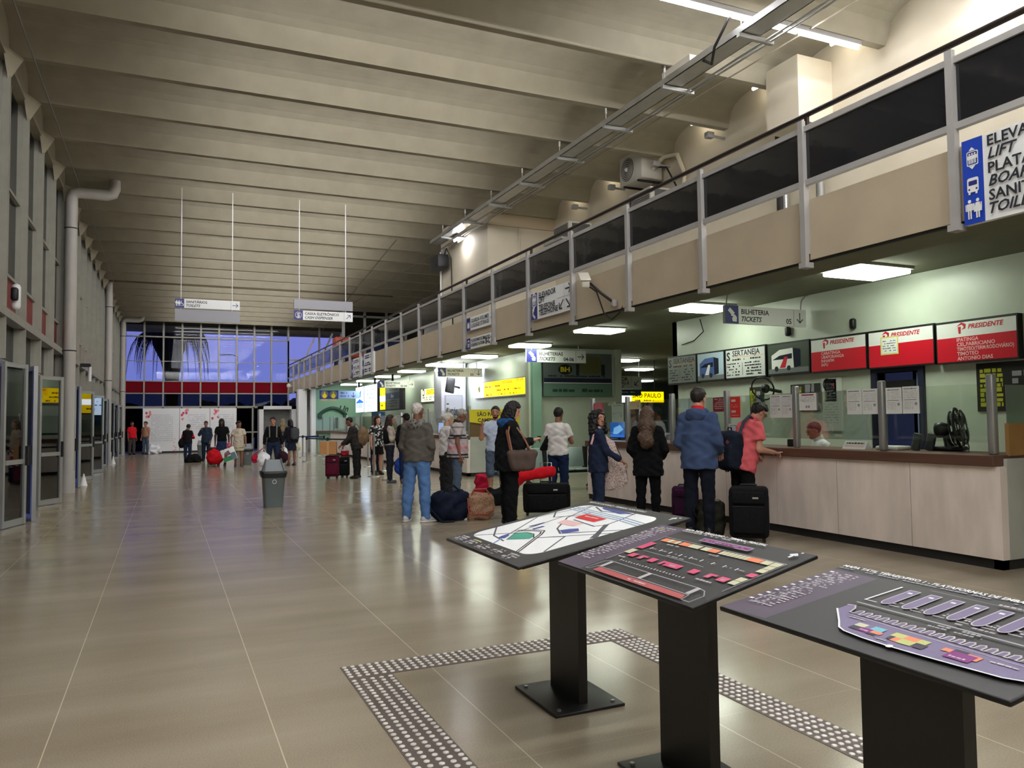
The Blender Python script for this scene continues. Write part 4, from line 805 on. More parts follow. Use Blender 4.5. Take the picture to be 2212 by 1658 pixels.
# papers stuck on the glass, notices, wall banners
def paper(label, y0, y1, z0, z1, fn=None, x=7.49, mat=None, cat='notice', group=None):
    t = thing('notice', label, cat, (x, (y0+y1)/2, z0), 0, group); mb = MB(); mb.box(x-.002, x, y1, y0, z0, z1, mat or PW); pn = mb.build('sheet', t); a = Art((x-.003, y0, z0), *FX, step=.0003); w, h = y0-y1, z1-z0
    if fn: fn(a, w, h)
    else:
        a.scrib(w*.1, h*.9, w*.75, h*.03, SK, 1)
        for k in range(6): a.scrib(w*.1, h*(.82-.05*k), w*.8, h*.015, SG)
        a.rect(w*.1, h*.5, w*.85, h*.515, SK)
        for k in range(6): a.scrib(w*.1, h*(.42-.05*k), w*.55, h*.015, SG)
        a.circ(w*.82, h*.36, w*.08, SG)
    a.build('lettering', pn)
def f_qr(a, w, h):
    a.rect(w*.15, h*.86, w*.85, h*.93, M('dark_red_ink', (130, 40, 48), .6)); [a.scrib(w*.1, h*(.75-.08*k), w*.8, h*.03, SG) for k in range(4)]; a.rects([(w*.38, h*.14, w*.48, h*.28), (w*.52, h*.14, w*.62, h*.28)], SG)
paper('white printed sheet on the glass, directly right of the bending person', 8.16, 7.95, 1.5, 1.81); paper('white printed sheet on the glass, second right of the bending person', 7.94, 7.755, 1.5, 1.805)
paper('white sheet with a red heading on the glass', 7.63, 7.34, 1.59, 1.81, f_qr)
paper('white printed sheet left of the wide post, first of its pair', 6.86, 6.645, 1.53, 1.83); paper('white printed sheet left of the wide post, touching it', 6.635, 6.42, 1.53, 1.825)
paper('white printed sheet right of the wide post, touching it', 6.31, 6.1, 1.53, 1.825); paper('white printed sheet right of the wide post, in front of the doorway', 6.09, 5.88, 1.53, 1.83)
def f_red(a, w, h): [a.scrib(w*.12, h*(.86-.13*k), w*.75, h*.05, PT_, .9) for k in range(6)]
paper('dark red notice on the glass beside the hooded person', 9.36, 9.08, 1.6, 1.81, f_red, mat=M('dark_red_ink', (130, 40, 48)))
def f_o(a, w, h): a.text('0800', w*.12, h*.76, h*.11, PW, maxw=w*.76, bold=.03); a.text('0800', w*.12, h*.24, h*.11, PW, maxw=w*.76, bold=.03); [a.scrib(w*.15, h*v, w*.7, h*.03, PT_) for v in (.6, .5, .1)]
paper('bright red notice with white digits on the glass', 8.975, 8.76, 1.51, 1.81, f_o, mat=M('bright_red', (224, 52, 48), .5))
paper('white poster low on the glass behind the hooded person', 9.02, 8.8, 1.14, 1.42, mat=M('pale_sheet', (200, 206, 210)))
paper('small white sheet on the glass behind the long haired person', 11.35, 11.05, 1.55, 1.68); paper('red sheet on the glass above the person with the pillow', 12.9, 12.55, 1.66, 1.82, f_red, mat=M('rose_sheet', (190, 70, 90), .6))
paper('beige sheet on the glass left of the long haired person', 11.66, 11.3, 1.68, 1.82, mat=M('beige_sheet', (196, 186, 140), .6)); paper('pale green sheet on the glass above the blue monitor', 12.25, 11.85, 1.45, 1.78, mat=M('pale_green_sheet', (170, 190, 168), .6))
def f_ban(a, w, h): a.ring(w*.3, h*.88, w*.22, .02, SK, 16, 90, 330); a.text('cg', w*.5, h*.86, h*.05, PRD); [a.scrib(w*.1, h*(.75-.05*k), w*.7, .012, SG) for k in range(13)]
paper('tall white hanging banner on the office wall behind the seated clerk', 9.27, 8.87, 1.28, 2.12, f_ban, x=9.585, cat='banner', mat=M('banner_white', (214, 218, 212), .5))
def f_dk(a, w, h):
    YY = M('acid_yellow', (176, 178, 34), .6); [a.scrib(w*.05, h*(.8-.1*k), w*.32, .05, YY, .9) for k in range(8)]; [a.scrib(w*.5, h*(.85-.15*k), w*.3, .07, SG) for k in range(4)]
paper('black poster with yellow writing on the office wall, right edge', 6.68, 5.75, 1.55, 2.17, f_dk, x=9.585, cat='poster', mat=M('poster_black', (24, 24, 22), .5))
for y0, y1, z0, z1, n in ((10.95, 10.6, 1.55, 2.05, 'black notice board left of the hooded person'), (9.95, 9.3, 1.6, 2.05, 'black notice board right of the hooded person')): paper(n, y0, y1, z0, z1, f_dk, x=9.585, cat='notice board', mat=M('board_black', (38, 38, 34), .6))
paper('framed white paper on the office wall above the bending person', 9.22, 8.98, 1.75, 2.1, x=9.585)
# things on the near counter
t = thing('desk_fan', 'black desk fan on the counter behind the glass', 'fan', (8.02, 5.93, 1.11))
FB = M('fan_black', (22, 24, 24), .4); fc = Vector((8.0, 5.87, 1.36)); ax = Vector((.35, -.75, .12)).normalized()
mb = MB(); mb.rbox((8.02, 5.93, 1.135), (.3, .24, .05), .02, FB); mb.tube([(8.02, 5.93, 1.14), (8.01, 5.95, 1.2), (8.0, 5.97, 1.3)], [.06, .04, .035], FB); mb.build('base', t)
mb = MB(); mb.tube([tuple(fc-ax*.19), tuple(fc-ax*.17), tuple(fc-ax*.1), tuple(fc-ax*.04)], [.05, .085, .09, .06], FB, 16); mb.build('motor', t)
mb = MB(); mb.torus(fc+ax*.05, ax, .215, .016, FB, 32, 8); mb.torus(fc-ax*.0, ax, .19, .007, FB, 32, 6); mb.torus(fc+ax*.1, ax, .19, .007, FB, 32, 6); a_ = ax.orthogonal().normalized(); b_ = ax.cross(a_)
for k in range(36):
    q = a_*math.cos(k*PI/18)+b_*math.sin(k*PI/18)
    for sd in (-.02, .12): mb.tube([tuple(fc+q*.04+ax*sd), tuple(fc+q*.16+ax*(sd)), tuple(fc+q*.215+ax*.05)], .0025, FB, 4)
mb.build('guard', t); mb = MB()
for k in range(3):
    p0 = k*2*PI/3; pts = [fc+ax*.05+(a_*math.cos(p0+d)+b_*math.sin(p0+d))*r+ax*(z) for d, r, z in ((-.1, .04, -.02), (-.5, .12, -.03), (-.45, .185, -.03), (.1, .19, 0), (.5, .18, .03), (.45, .11, .03), (.15, .04, .02))]
    mb.add([tuple(p) for p in pts], [tuple(range(7))], FB)
mb.build('blade', t); mb = MB(); mb.tube([(8.0, 5.8, 1.3), (7.95, 5.68, 1.24), (7.9, 5.62, 1.16), (7.86, 5.6, 1.11)], .005, DARK, 6); mb.build('cord', t)
t = thing('card_reader', 'grey phone cradles beside the desk fan', 'card reader', (7.8, 6.15, 1.11))
for q in (0, .12): mb = MB(); mb.rbox((0, 0, .1), (.05, .09, .2), .01, M('device_grey', (70, 78, 76), .4), X=Matrix.Translation((7.8+q*.6, 6.2-q, 1.11)) @ Matrix.Rotation(.25, 4, 'X')); mb.build('handset', t)
tag(MB().rbox((7.75, 6.45, 1.135), (.25, .3, .05), .02, PW).build('paper_tray'), 'white flat box on the counter below the wide post', 'tray')
t = thing('tent_card', 'white folded tent card standing on the counter before the clerk', 'tent card', (7.66, 6.9, 1.11)); mb = MB(); mb.add([(7.6, 7.06, 1.112), (7.6, 6.72, 1.112), (7.655, 6.72, 1.21), (7.655, 7.06, 1.21), (7.71, 7.06, 1.112), (7.71, 6.72, 1.112)], [(0, 1, 2, 3), (3, 2, 5, 4), (0, 3, 4), (1, 5, 2)], PW); mb.build('card', t); a = Art((7.599, 7.06, 1.112), (0, -1, 0), Vector((.055, 0, .098)).normalized(), .0006); a.scrib(.04, .07, .26, .02, SK, 1); a.rect(.03, .03, .31, .05, PT_); a.build('lettering', t)
tag(MB().rbox((7.75, 8.05, 1.16), (.06, .12, .1), .01, DARK).build('card_reader'), 'small black card reader in front of the bending person', 'card reader')
def monitor(label, y, w, scr, x=8.0):
    t = thing('monitor', label, 'monitor', (x, y, 1.11)); mb = MB(); mb.rbox((x, y, 1.31), (.05, w, .34), .012, BLACK); pn = mb.build('casing', t); mb = MB(); mb.cyl((x+.02, y, 1.11), (x+.02, y, 1.2), .03, BLACK); mb.rbox((x+.02, y, 1.12), (.2, .26, .02), .008, BLACK); mb.build('stand', t)
    a = Art((x-.027, y+w/2-.02, 1.16), *FX, step=.0005); scr(a, w-.04, .3); a.build('screen', pn)
SCB = M('screen_lit_blue', (38, 92, 176), .3, emit=.25)
monitor('monitor with a lit blue picture behind the pillow person', 12.85, .56, lambda a, w, h: (a.rect(0, 0, w, h, SCB), a.poly([(w*.2, h*.2), (w*.25, h*.6), (w*.7, h*.8), (w*.9, h*.5), (w*.5, h*.2)], M('screen_sky', (120, 180, 236), .3, emit=.3))))
monitor('dark monitor seen from the front behind the long haired person', 11.5, .5, lambda a, w, h: a.rect(0, 0, w, h, M('screen_off', (34, 44, 44), .2)), 8.1)
for y, n in ((22.9, 'left'), (22.3, 'right')): monitor('pale blue lit monitor on the second counter, %s one' % n, y, .52, lambda a, w, h: a.rect(0, 0, w, h, M('screen_pale', (150, 176, 236), .3, emit=.32)), 7.85)
t = thing('tent_card', 'white sign with blue letters on the counter by the long haired person', 'sign', (7.6, 10.7, 1.11)); mb = MB(); mb.box(7.58, 7.6, 10.55, 10.86, 1.11, 1.27, PW); mb.build('card', t); a = Art((7.579, 10.86, 1.11), *FX, step=.0003); a.text('FECHADO', .02, .05, .08, SB, shear=.25, maxw=.27, bold=.03); a.build('lettering', t)
t = thing('wall_fan', 'black wall fan on the office wall behind the hooded person', 'fan', (9.3, 10.2, 2.0)); mb = MB(); mb.torus((9.3, 10.3, 2.0), (.8, .3, .3), .2, .014, FB, 24, 6); mb.ball((9.36, 10.3, 2.0), .08, FB, 6); mb.build('guard', t); mb = MB(); mb.tube([(9.38, 10.3, 2.0), (9.55, 10.2, 1.95), (9.6, 10.2, 1.95)], .03, FB); mb.build('arm', t)
for y, z, n in ((9.95, 2.95, 'left'), (8.6, 2.92, 'right')): tag(MB().rbox((9.56, y, z), (.08, .09, .16), .03, BLACK).build('wall_fixture'), 'tiny black fitting on the green wall above the boards, %s one' % n, 'fixture')
tag(MB().tube([(9.57, 12.3, 3.45), (9.57, 12.2, 3.2), (9.57, 12.5, 3.05), (9.57, 12.9, 3.0)], .01, BLACK, 6).build('cable'), 'loose black cable on the green wall above the corner board', 'cable')
# ================================================================== map lecterns and the studded path
TB = M('totem_black', (20, 20, 20), .38); TG = M('map_charcoal', (62, 62, 62), .5); TPU = M('map_mauve', (92, 82, 98), .5); TW = M('map_white', (235, 238, 238), .45); TL = M('map_lettering', (196, 190, 196), .5)
PIN = M('map_pink', (214, 84, 122), .5); ORA = M('map_orange', (236, 140, 100), .5); CRM = M('map_cream', (206, 206, 172), .5); TMAG = M('map_magenta', (130, 34, 122), .5); LIL = M('map_lilac', (122, 112, 146), .5); RDB = M('map_red', (206, 40, 48), .5); SALM = M('map_salmon', (180, 92, 92), .5); LGR = M('map_light_grey', (160, 160, 164), .5); MBL = M('map_blue', (70, 82, 150), .5); MGR = M('map_green', (70, 160, 136), .5); ROAD = M('map_road', (84, 88, 96), .5); RIV = M('map_river', (140, 168, 196), .5); DPU = M('map_dark_violet', (52, 44, 66), .5); LIM = M('map_lime', (190, 198, 120), .5); ROSE = M('map_rose', (226, 186, 182), .5)
def lectern(label, x0, yc, z0, D, t_, pw, art):
    t = thing('map_lectern', label, 'map stand', (2.01, yc, 0)); mb = MB(); mb.rbox((2.01, yc, .008), (.41, .5, .016), .004, TB); bpl = mb.build('base_plate', t)
    for sx in (-.16, .16):
        for sy in (-.2, .2): mb = MB(); mb.cyl((2.01+sx, yc+sy, .016), (2.01+sx, yc+sy, .024), .011, STEEL, n=8); mb.build('bolt', bpl)
    mb = MB(); zt = z0+math.sin(t_)*(2.01-x0)/math.cos(t_)-.03; mb.box(1.985, 2.035, pw[0], pw[1], .016, zt, TB); mb.build('post', t)
    V = Vector((math.cos(t_), 0, math.sin(t_))); N = Vector((-math.sin(t_), 0, math.cos(t_))); O = Vector((x0, yc+.5, z0))
    X = Matrix((Vector((0, -1, 0)), V, N)).transposed().to_4x4(); X.translation = O
    mb = MB(); mb.rbox((.5, D/2, -.008), (1.0, D, .016), .005, TB, X=X); mb.box(.06, .94, .05, D-.03, -.035, -.016, TB, X); pn = mb.build('panel', t)
    a = Art(O, (0, -1, 0), V, .00006); a.rect(.004, .004, .996, D-.004, TG); art(a, D); a.build('printed_map', pn)
def art1(a, D):
    a.rrect(.055, .125, .87, .915, .09, TW, 8)
    for pts in ([(.424, .125), (.063, .569)], [(.063, .569), (.102, .785), (.16, .915)], [(.1, .125), (.316, .296), (.228, .647), (.314, .809)], [(.863, .21), (.687, .422), (.56, .322)], [(.561, .322), (.87, .59)], [(.472, .489), (.282, .656), (.151, .9)], [(.374, .65), (.644, .625), (.684, .676)], [(.472, .489), (.6, .44), (.87, .66)], [(.888-.03, .477), (.684, .676), (.657, .788), (.611, .912)], [(.055, .3), (.25, .2), (.43, .18)], [(.055, .7), (.18, .62), (.35, .75)], [(.2, .9), (.35, .85), (.5, .88), (.62, .9)]): a.line(pts, .011, ROAD)
    a.line([(.684, .676), (.8, .56), (.865, .5)], .03, ROAD)
    for o in (0, .022): a.line([(.719+o, .125), (.494+o, .37), (.45, .40+o), (.389, .385+o), (.272, .32+o)], .009, BLACK)
    for o in (0, .025, .05): a.line([(.06, .84-o), (.3, .83-o), (.667, .82-o), (.865, .80-o)], .01, RIV)
    a.line([(.425, .125), (.33, .24)], .016, RIV); a.poly([(.425, .201), (.324, .3), (.38, .34), (.45, .345), (.52, .32), (.54, .285)], MGR); a.line([(.425, .201), (.324, .3), (.38, .345), (.46, .35), (.54, .31)], .006, BLACK)
    a.poly([(.346, .553), (.316, .622), (.53, .63), (.521, .562)], ROSE); a.poly([(.53, .473), (.56, .52), (.60, .552), (.656, .524), (.621, .445)], MBL); a.poly([(.334, .181), (.31, .22), (.298, .27), (.35, .25), (.383, .208)], MBL); a.rect(.33, .4, .36, .47, MBL); a.rect(.25, .42, .27, .52, SB)
    a.poly([(.33, .679), (.318, .767), (.56, .757), (.554, .674)], RDB); a.scrib(.36, .725, .15, .015, ROSE); a.poly([(.29, .89), (.27, .912), (.46, .912), (.592, .905), (.525, .86)], MBL)
    a.text('MAPA DO ENTORNO - TERMINAL RODOVIÁRIO', .03, .95, .02, TW, maxw=.72, bold=.02); a.arrow(.93, .935, .04, 90, .012, TW); a.scrib(.95, .955, .045, .012, TW)
    for v in (.085, .06, .035):
        for k in range(5): a.scrib(.05+.17*k, v, .12, .012, TL if (k, v) != (1, .085) else LIM); a.scrib(.05+.17*k, v-.013, .09, .007, LGR)
def art2(a, D):
    a.rect(.004, .004, .2, D-.004, TPU)
    for k in range(24):
        v = .56-k*.02; a.rect(.014, v, .034, v+.011, PIN if k == 9 else TL) if k % 3 else None; a.scrib(.04, v+.002, .09 if k > 1 else .12, .008, LIM if k == 1 else TL); a.scrib(.04, v-.007, .06, .005, LGR)
    a.line([(.214, .14), (.21, .468), (.98, .462), (.98, .155)], .004, LGR)
    def bl(u0, v0, u1, v1, m): a.rects([(u0, v0, u1, v1)], m)
    x = .235
    for w, m in ((.045, ORA), (.03, CRM), (.02, ORA), (.03, CRM), (.008, TG), (.065, ORA), (.075, CRM), (.012, TG), (.05, CRM), (.055, ORA), (.012, TG)): bl(x, .42, x+w-.003, .455, m); x += w
    while x < .79: bl(x, .42, x+.021, .455, CRM); x += .024
    bl(.8, .42, .875, .455, ORA); bl(.88, .42, .925, .455, CRM); bl(.93, .42, .975, .455, CRM)
    for v, m in ((.385, CRM), (.35, CRM), (.30, PIN), (.25, CRM), (.215, CRM)): bl(.935, v-.0, .975, v+.032, m)
    bl(.215, .303, .26, .384, PIN); bl(.212, .235, .258, .283, CRM)
    for u, w in ((.272, .045), (.345, .03), (.42, .045), (.5, .02), (.535, .1), (.70, .045), (.80, .03), (.87, .05)):
        bl(u, .212, u+w, .25, PIN); bl(u+w*.3, .222, u+w*.7, .234, LGR) if w != .045 else None; bl(u+w, .235, u+w+.02, .25, PIN) if w < .04 else None
    for k in range(22): a.rect(.3+.021*k, .156, .308+.021*k, .164 if k % 3 else .168, TL)
    a.line([(.294, .288), (.65, .283), (.72, .28)], .003, LGR)
    for k in range(9): u = .3+.07*k; a.rects([(u, .315, u+.006, .335)], TW); a.scrib(u+.012, .32, .035, .008, LGR)
    a.scrib(.33, .385, .09, .012, LGR); a.scrib(.62, .385, .09, .012, LGR); a.scrib(.25, .18, .05, .01, TL, 1); a.scrib(.46, .29, .12, .008, LGR); a.scrib(.8, .175, .09, .01, TL, 1)
    a.line([(.245, .016), (.252, .105), (.275, .125), (.576, .121), (.893, .121), (.935, .113), (.972, .08), (.969, .016), (.924, .016), (.914, .058), (.612, .06), (.279, .057), (.27, .02)], .0045, LGR, True)
    a.poly([(.302, .017), (.303, .052), (.904, .05), (.919, .018)], SALM); a.scrib(.55, .03, .12, .009, TL)
    for u in (.3, .59, .9):
        for k in range(9): a.rects([(u-.012, .062+.0065*k, u+.012, .0655+.0065*k)], TW)
    a.rect(.432, .485, .745, .522, LGR); a.rect(.438, .491, .739, .516, TMAG); a.rect(.54, .483, .66, .494, TG); a.scrib(.46, .5, .25, .007, LGR)
    a.text('MAPA TÁTIL TÉRREO/PISO 1 - TERMINAL PRINCIPAL', .235, .562, .018, TW, maxw=.53, bold=.03); a.scrib(.235, .546, .45, .009, TL); a.arrow(.945, .53, .035, 90, .013, TW); a.scrib(.955, .56, .035, .01, TW)
def art3(a, D):
    a.poly([(.004, .004), (.2, .02), (.2, .53), (.004, .535)], TPU)
    for k in range(22):
        v = .5-k*.019; m = [TW, ORA, CRM, LIL][k % 4] if k < 4 else TW; a.rect(.014, v, .032, v+.011, m) if k % 2 == 0 else None; a.scrib(.04, v+.002, .1, .008, TL); a.scrib(.04, v-.007, .07, .005, LGR)
    a.text('MAPA TÁTIL TÉRREO/PISO 1 - PLATAFORMAS DE EMBARQUE E DESEMBARQUE', .012, .57, .02, TW, maxw=.95, bold=.03); a.scrib(.012, .552, .9, .009, LGR)
    a.line([(.318, .335), (.326, .495)], .007, TW); a.line([(.318, .335), (.36, .335)], .004, TW)
    for k in range(10):
        u = .366+.075*k; pts = [(u+.036, .485), (u, .485), (u, .365)]+[(u+.019+.019*math.cos(PI+PI*i/6), .365+.03*math.sin(PI+PI*i/6)) for i in range(7)]+[(u+.038, .485)]
        a.poly(pts[1:], LIL); a.line(pts, .004, TL, True); a.rect(u+.01, .455, u+.026, .465, TW); a.line([(u+.04, .338), (u+.075, .338)], .004, TL); a.scrib(u+.04, .352, .03, .008, TL); a.scrib(u+.04, .366, .03, .008, LGR)
    a.line([(.324, .294), (.98, .282)], .007, LGR); a.scrib(.62, .31, .14, .01, LGR); a.scrib(.62, .27, .14, .01, LGR); a.scrib(.6, .255, .16, .008, LGR); a.scrib(.62, .51, .1, .01, TL); a.line([(.42, .51), (.98, .50)], .002, LGR)
    pts = [(.322, .255), (.345, .262), (.362, .24), (.372, .207)]; u = .385
    teeth = []
    for k in range(20):
        teeth += [(u, .205-.02*k/20), (u+.003, .232-.02*k/20), (u+.014, .238-.02*k/20), (u+.021, .228-.02*k/20), (u+.021, .205-.02*k/20)]; u += .0305
    low = [(.985, .1), (.93, .082), (.829, .076), (.72, .07), (.625, .067), (.54, .069), (.466, .078), (.435, .092), (.4, .13), (.322, .207)]
    a.poly([(.322, .207), (.322, .255), (.345, .262), (.362, .24), (.372, .2), (.985, .18), (.985, .1)]+low[1:-1], LIL)
    for i in range(0, len(teeth)-4, 5): a.poly([teeth[i], teeth[i+4], teeth[i+3], teeth[i+2], teeth[i+1]], LIL)
    a.line(pts+teeth, .005, TL); a.line(low, .0055, TW); a.line([(.38, .192), (.98, .165)], .002, TL)
    for L in (([(.455, .13, .49, .155)], CRM), ([(.49, .13, .51, .155)], LIL), ([(.51, .13, .55, .158)], M('map_cyan', (110, 186, 206), .5)), ([(.455, .105, .485, .13), (.52, .1, .55, .11)], DPU), ([(.485, .105, .525, .132)], TMAG), ([(.525, .112, .56, .13)], ORA),
              ([(.58, .13, .62, .157), (.62, .1, .665, .13)], LIM), ([(.62, .13, .66, .157), (.6, .102, .62, .13)], ORA), ([(.66, .13, .69, .157)], LIM), ([(.585, .105, .6, .13), (.67, .1, .7, .13)], DPU),
              ([(.735, .13, .76, .15), (.80, .12, .84, .15)], ORA), ([(.76, .145, .8, .158)], DPU), ([(.76, .1, .83, .145)], TMAG)): a.rects(*L)
    a.scrib(.77, .11, .045, .008, TL); a.scrib(.49, .112, .03, .007, TL); a.scrib(.56, .086, .1, .008, LGR); a.scrib(.4, .17, .06, .008, LGR); a.scrib(.86, .14, .1, .008, TL); a.circ(.63, .066, .01, TW)
lectern('black map lectern with a white street map, farthest of the three', 1.49, 3.79, .825, 1.0, .167, (3.62, 3.95), art1)
lectern('black map lectern with pink and orange shop plan, middle of the three', 1.655, 2.71, .851, .6, .224, (2.55, 2.89), art2)
lectern('black map lectern with lilac platform plan, nearest of the three', 1.733, 1.66, .859, .6, .152, (1.46, 1.8), art3)
t = thing('tactile_paving', 'brown studded tactile path bent round the map lecterns', 'tactile paving', (1.1, 4.7, 0)); TBR = M('tactile_brown', (104, 94, 87), .6, noise=.08)
for b in ((.99, 1.25, .5, 4.6), (.99, 2.99, 4.6, 4.84), (2.775, 2.99, .5, 4.6)): mb = MB(); mb.box(b[0], b[1], b[2], b[3], .0, .0025, TBR); mb.build('strip', t)
STUD = M('stud_steel', (236, 232, 226), .35, metal=.15); pos = []
for k in range(82):
    for j in range(5): pos.append((1.012+.054*j, 4.55-.05*k)); pos.append((2.8+.0425*j, 4.55-.05*k))
for k in range(40):
    for j in range(5): pos.append((1.012+.05*k, 4.63+.0475*j))
pos = [p for p in pos if p[1] > 1.6]; pos.sort(key=lambda p: p[0]**2+p[1]**2+(20 if p[1] < 3.0 and p[0] < 1.3 else 0)+(20 if p[1] < 2.45 else 0))
stud_me = None; rest = MB()
for i, (x, y) in enumerate(pos):
    if i < 100:
        if stud_me is None:
            mb = MB(); mb.loft([[(r*math.cos(2*PI*j/10), r*math.sin(2*PI*j/10), z) for j in range(10)] for r, z in ((.0145, .0), (.0145, .003), (.009, .0055))], STUD); o = mb.build('stud', t, True); stud_me = o.data
        else: o = bpy.data.objects.new('stud', stud_me); COL.objects.link(o); o.parent = t
        o.location = (x-1.1, y-4.7, .0025)
    else: rest.loft([[(x+r*math.cos(2*PI*j/10), y+r*math.sin(2*PI*j/10), z+.0025) for j in range(10)] for r, z in ((.0145, .0), (.0145, .003), (.009, .0055))], STUD)
o = rest.build('studs', t); o['kind'] = 'stuff'

# ================================================================== doors, bins, posts, seats
STK = M('yellow_sticker', (214, 194, 50), .5)
def leaf(hx, hy, fx, fy, label, sticker=False):
    t = thing('glass_door', label, 'door', (hx, hy, 0), 0, 'swing doors along the left wall'); L = math.hypot(fx-hx, fy-hy)
    X = Matrix.Translation((hx, hy, 0)) @ Matrix.Rotation(math.atan2(fy-hy, fx-hx), 4, 'Z'); mb = MB()
    mb.box(0, .055, -.025, .025, .012, 2.46, ALU, X); mb.box(L-.075, L, -.03, .03, .012, 2.46, ALU, X); mb.box(.055, L-.075, -.025, .025, 2.39, 2.46, ALU, X); mb.box(.055, L-.075, -.025, .025, .012, .11, ALU, X); fr = mb.build('frame', t)
    mb = MB(); mb.box(.055, L-.075, -.035, .035, .93, 1.0, ALU, X); mb.build('push_bar', t); mb = MB(); mb.box(.055, L-.075, -.004, .004, .11, 2.39, DGLASS, X); mb.build('pane', t)
    if sticker: mb = MB(); mb.box(.1, L-.12, -.012, -.006, 1.95, 2.25, STK, X); mb.build('sticker', t)
    mb = MB(); mb.box(L-.06, L-.03, -.07, -.03, .9, 1.2, DARK, X); mb.build('handle', fr)
on = ['nearest', 'second', 'third', 'fourth', 'fifth', 'sixth', 'seventh', 'eighth', 'ninth']
FA = [(-1.985, 14.07), (-1.855, 17.48), (-1.98, 21.5), (-1.86, 25.0), (-1.84, 28.6), (-1.95, 32.1), (-1.9, 35.6), (-1.93, 39.2), (-1.95, 42.8)]
FBm = [(-1.89, 14.33), (-1.97, 17.95), (-1.9, 21.55), (-1.99, 25.0), (-1.97, 28.4), (-1.88, 32.0), (-1.96, 35.5), (-1.92, 39.0), (-1.94, 42.5)]
for k in range(9):
    y = CY0+CS*(1+2*k); h0, h1 = y+.06, y+CS-.1
    leaf(XL+.02, h0, FA[k][0], max(h0+.3, min(FA[k][1], h0+.75)), 'near leaf of the %s pair of half open glass doors, counted from the camera' % on[k])
    leaf(XL+.02, h1, FBm[k][0], min(h1-.3, max(FBm[k][1], h1-.75)), 'far leaf of the %s pair of half open glass doors, counted from the camera' % on[k], k == 1)
for x, y, n in ((-1.86, 22.2, 'nearer'), (-1.85, 34.0, 'farther')): tag(MB().cyl((x, y, 0), (x, y, .3), .09, WHITE, .012, 10).build('door_stop'), 'small white cone standing by the left doors, %s one' % n, 'cone')
BG = M('bin_grey', (100, 110, 112), .5, noise=.04); BGD = M('bin_lid_grey', (124, 130, 134), .5)
def bin_(x, y, label, s=1.0, lid=True, rz=0):
    t = thing('trash_bin', label, 'trash bin', (x, y, 0), rz)
    def rr(w, z, q=.05): return [(sx*(w-q)+q*math.cos(a), sy*(w-q)*.85+q*math.sin(a), z) for sx, sy, a0 in ((1, 1, 0), (-1, 1, PI/2), (-1, -1, PI), (1, -1, 1.5*PI)) for a in (a0, a0+PI/4, a0+PI/2)]
    mb = MB(); mb.loft([rr(.155*s, 0), rr(.16*s, .02), rr(.195*s, .58*s), rr(.215*s, .6*s), rr(.215*s, .63*s), rr(.19*s, .63*s), rr(.17*s, .3*s)], BG); mb.build('body', t, True)
    if s > .9: mb = MB(); mb.loft([rr(.207*s, .53*s), rr(.225*s, .6*s), rr(.225*s, .645*s), rr(.2*s, .65*s)], M('bin_bag', (26, 28, 30), .4, noise=.3, ns=20), cap=False); mb.build('bin_bag', t, True); mb = MB(); mb.torus((0, -.172*s, .46*s), (0, 1, .1), .035, .006, WHITE, 14, 5); mb.build('emblem', t, True)
    if lid:
        mb = MB(); mb.add([(-.2*s, -.17*s, .63*s), (.2*s, -.17*s, .63*s), (.2*s, .17*s, .63*s), (-.2*s, .17*s, .63*s), (-.14*s, -.0, .85*s), (.14*s, -.0, .85*s)], [(0, 1, 5, 4), (1, 2, 5), (2, 3, 4, 5), (3, 0, 4), (3, 2, 1, 0)], BGD)
        for q in (-.17, .17): mb.tube([(q*s, -.175*s, .64*s), (q*s*.78, -.005, .862*s), (q*s, .17*s, .64*s)], .012*s, BG, 6)
        mb.build('swing_lid', t, True)
    return t
bin_(1.79, 14.62, 'grey swing top trash bin with black bag in the middle of the floor', 1.0)
bin_(2.74, 29.9, 'grey trash bin right of the walking person with shopping bags', .92)
bin_(1.52, 38.5, 'farthest grey trash bin behind the person in navy', .9)
QB = M('belt_dark', (28, 30, 38), .6); QBB = M('belt_blue', (34, 52, 110), .6)
def qpost(x, y, label, to=None, belt=None, h=.95):
    t = thing('queue_post', label, 'queue post', (x, y, 0), 0, 'queue barrier posts'); mb = MB(); mb.loft([[(x+r*math.cos(2*PI*j/20), y+r*math.sin(2*PI*j/20), z) for j in range(20)] for r, z in ((.17, 0), (.17, .012), (.15, .022), (.035, .03))], STEEL); mb.build('base', t)
    mb = MB(); mb.cyl((x, y, .025), (x, y, h), .032, STEEL); mb.build('pole', t); mb = MB(); mb.cyl((x, y, h-.1), (x, y, h+.02), .042, BLACK); mb.build('belt_head', t)
    if to: mb = MB(); a, b = Vector((x, y, h-.04)), Vector((to[0], to[1], h-.04)); d = (b-a).normalized()*.045; n_ = Vector((-d.y, d.x, 0)).normalized()*.004; v = [a+d+n_, b-d+n_, b-d-n_, a+d-n_]; mb.add([tuple(p+Vector((0, 0, -.024))) for p in v]+[tuple(p+Vector((0, 0, .024))) for p in v], [(0, 3, 2, 1), (4, 5, 6, 7), (0, 1, 5, 4), (1, 2, 6, 5), (2, 3, 7, 6), (3, 0, 4, 7)], belt or QB); mb.build('belt', t)
QP = [(5.29, 21.25, 'tall steel queue post in front of the person in the dark suit'), (5.32, 19.85, 'steel queue post nearest to the viewer, left of the person in the pale top'), (6.12, 23.5, 'steel queue post behind the two nearest, close to the counter'), (6.27, 26.0, 'steel queue post behind the person in the dark suit'), (5.42, 28.65, 'steel queue post left of the stacked suitcases'), (6.13, 33.2, 'steel queue post in the far row, right one'), (5.5, 34.8, 'steel queue post in the far row, middle one'), (4.9, 36.2, 'steel queue post in the far row, leftmost'), (6.4, 36.2, 'steel queue post in the far row nearest the teal wall'), (5.05, 31.0, 'steel queue post left of the cardboard box')]
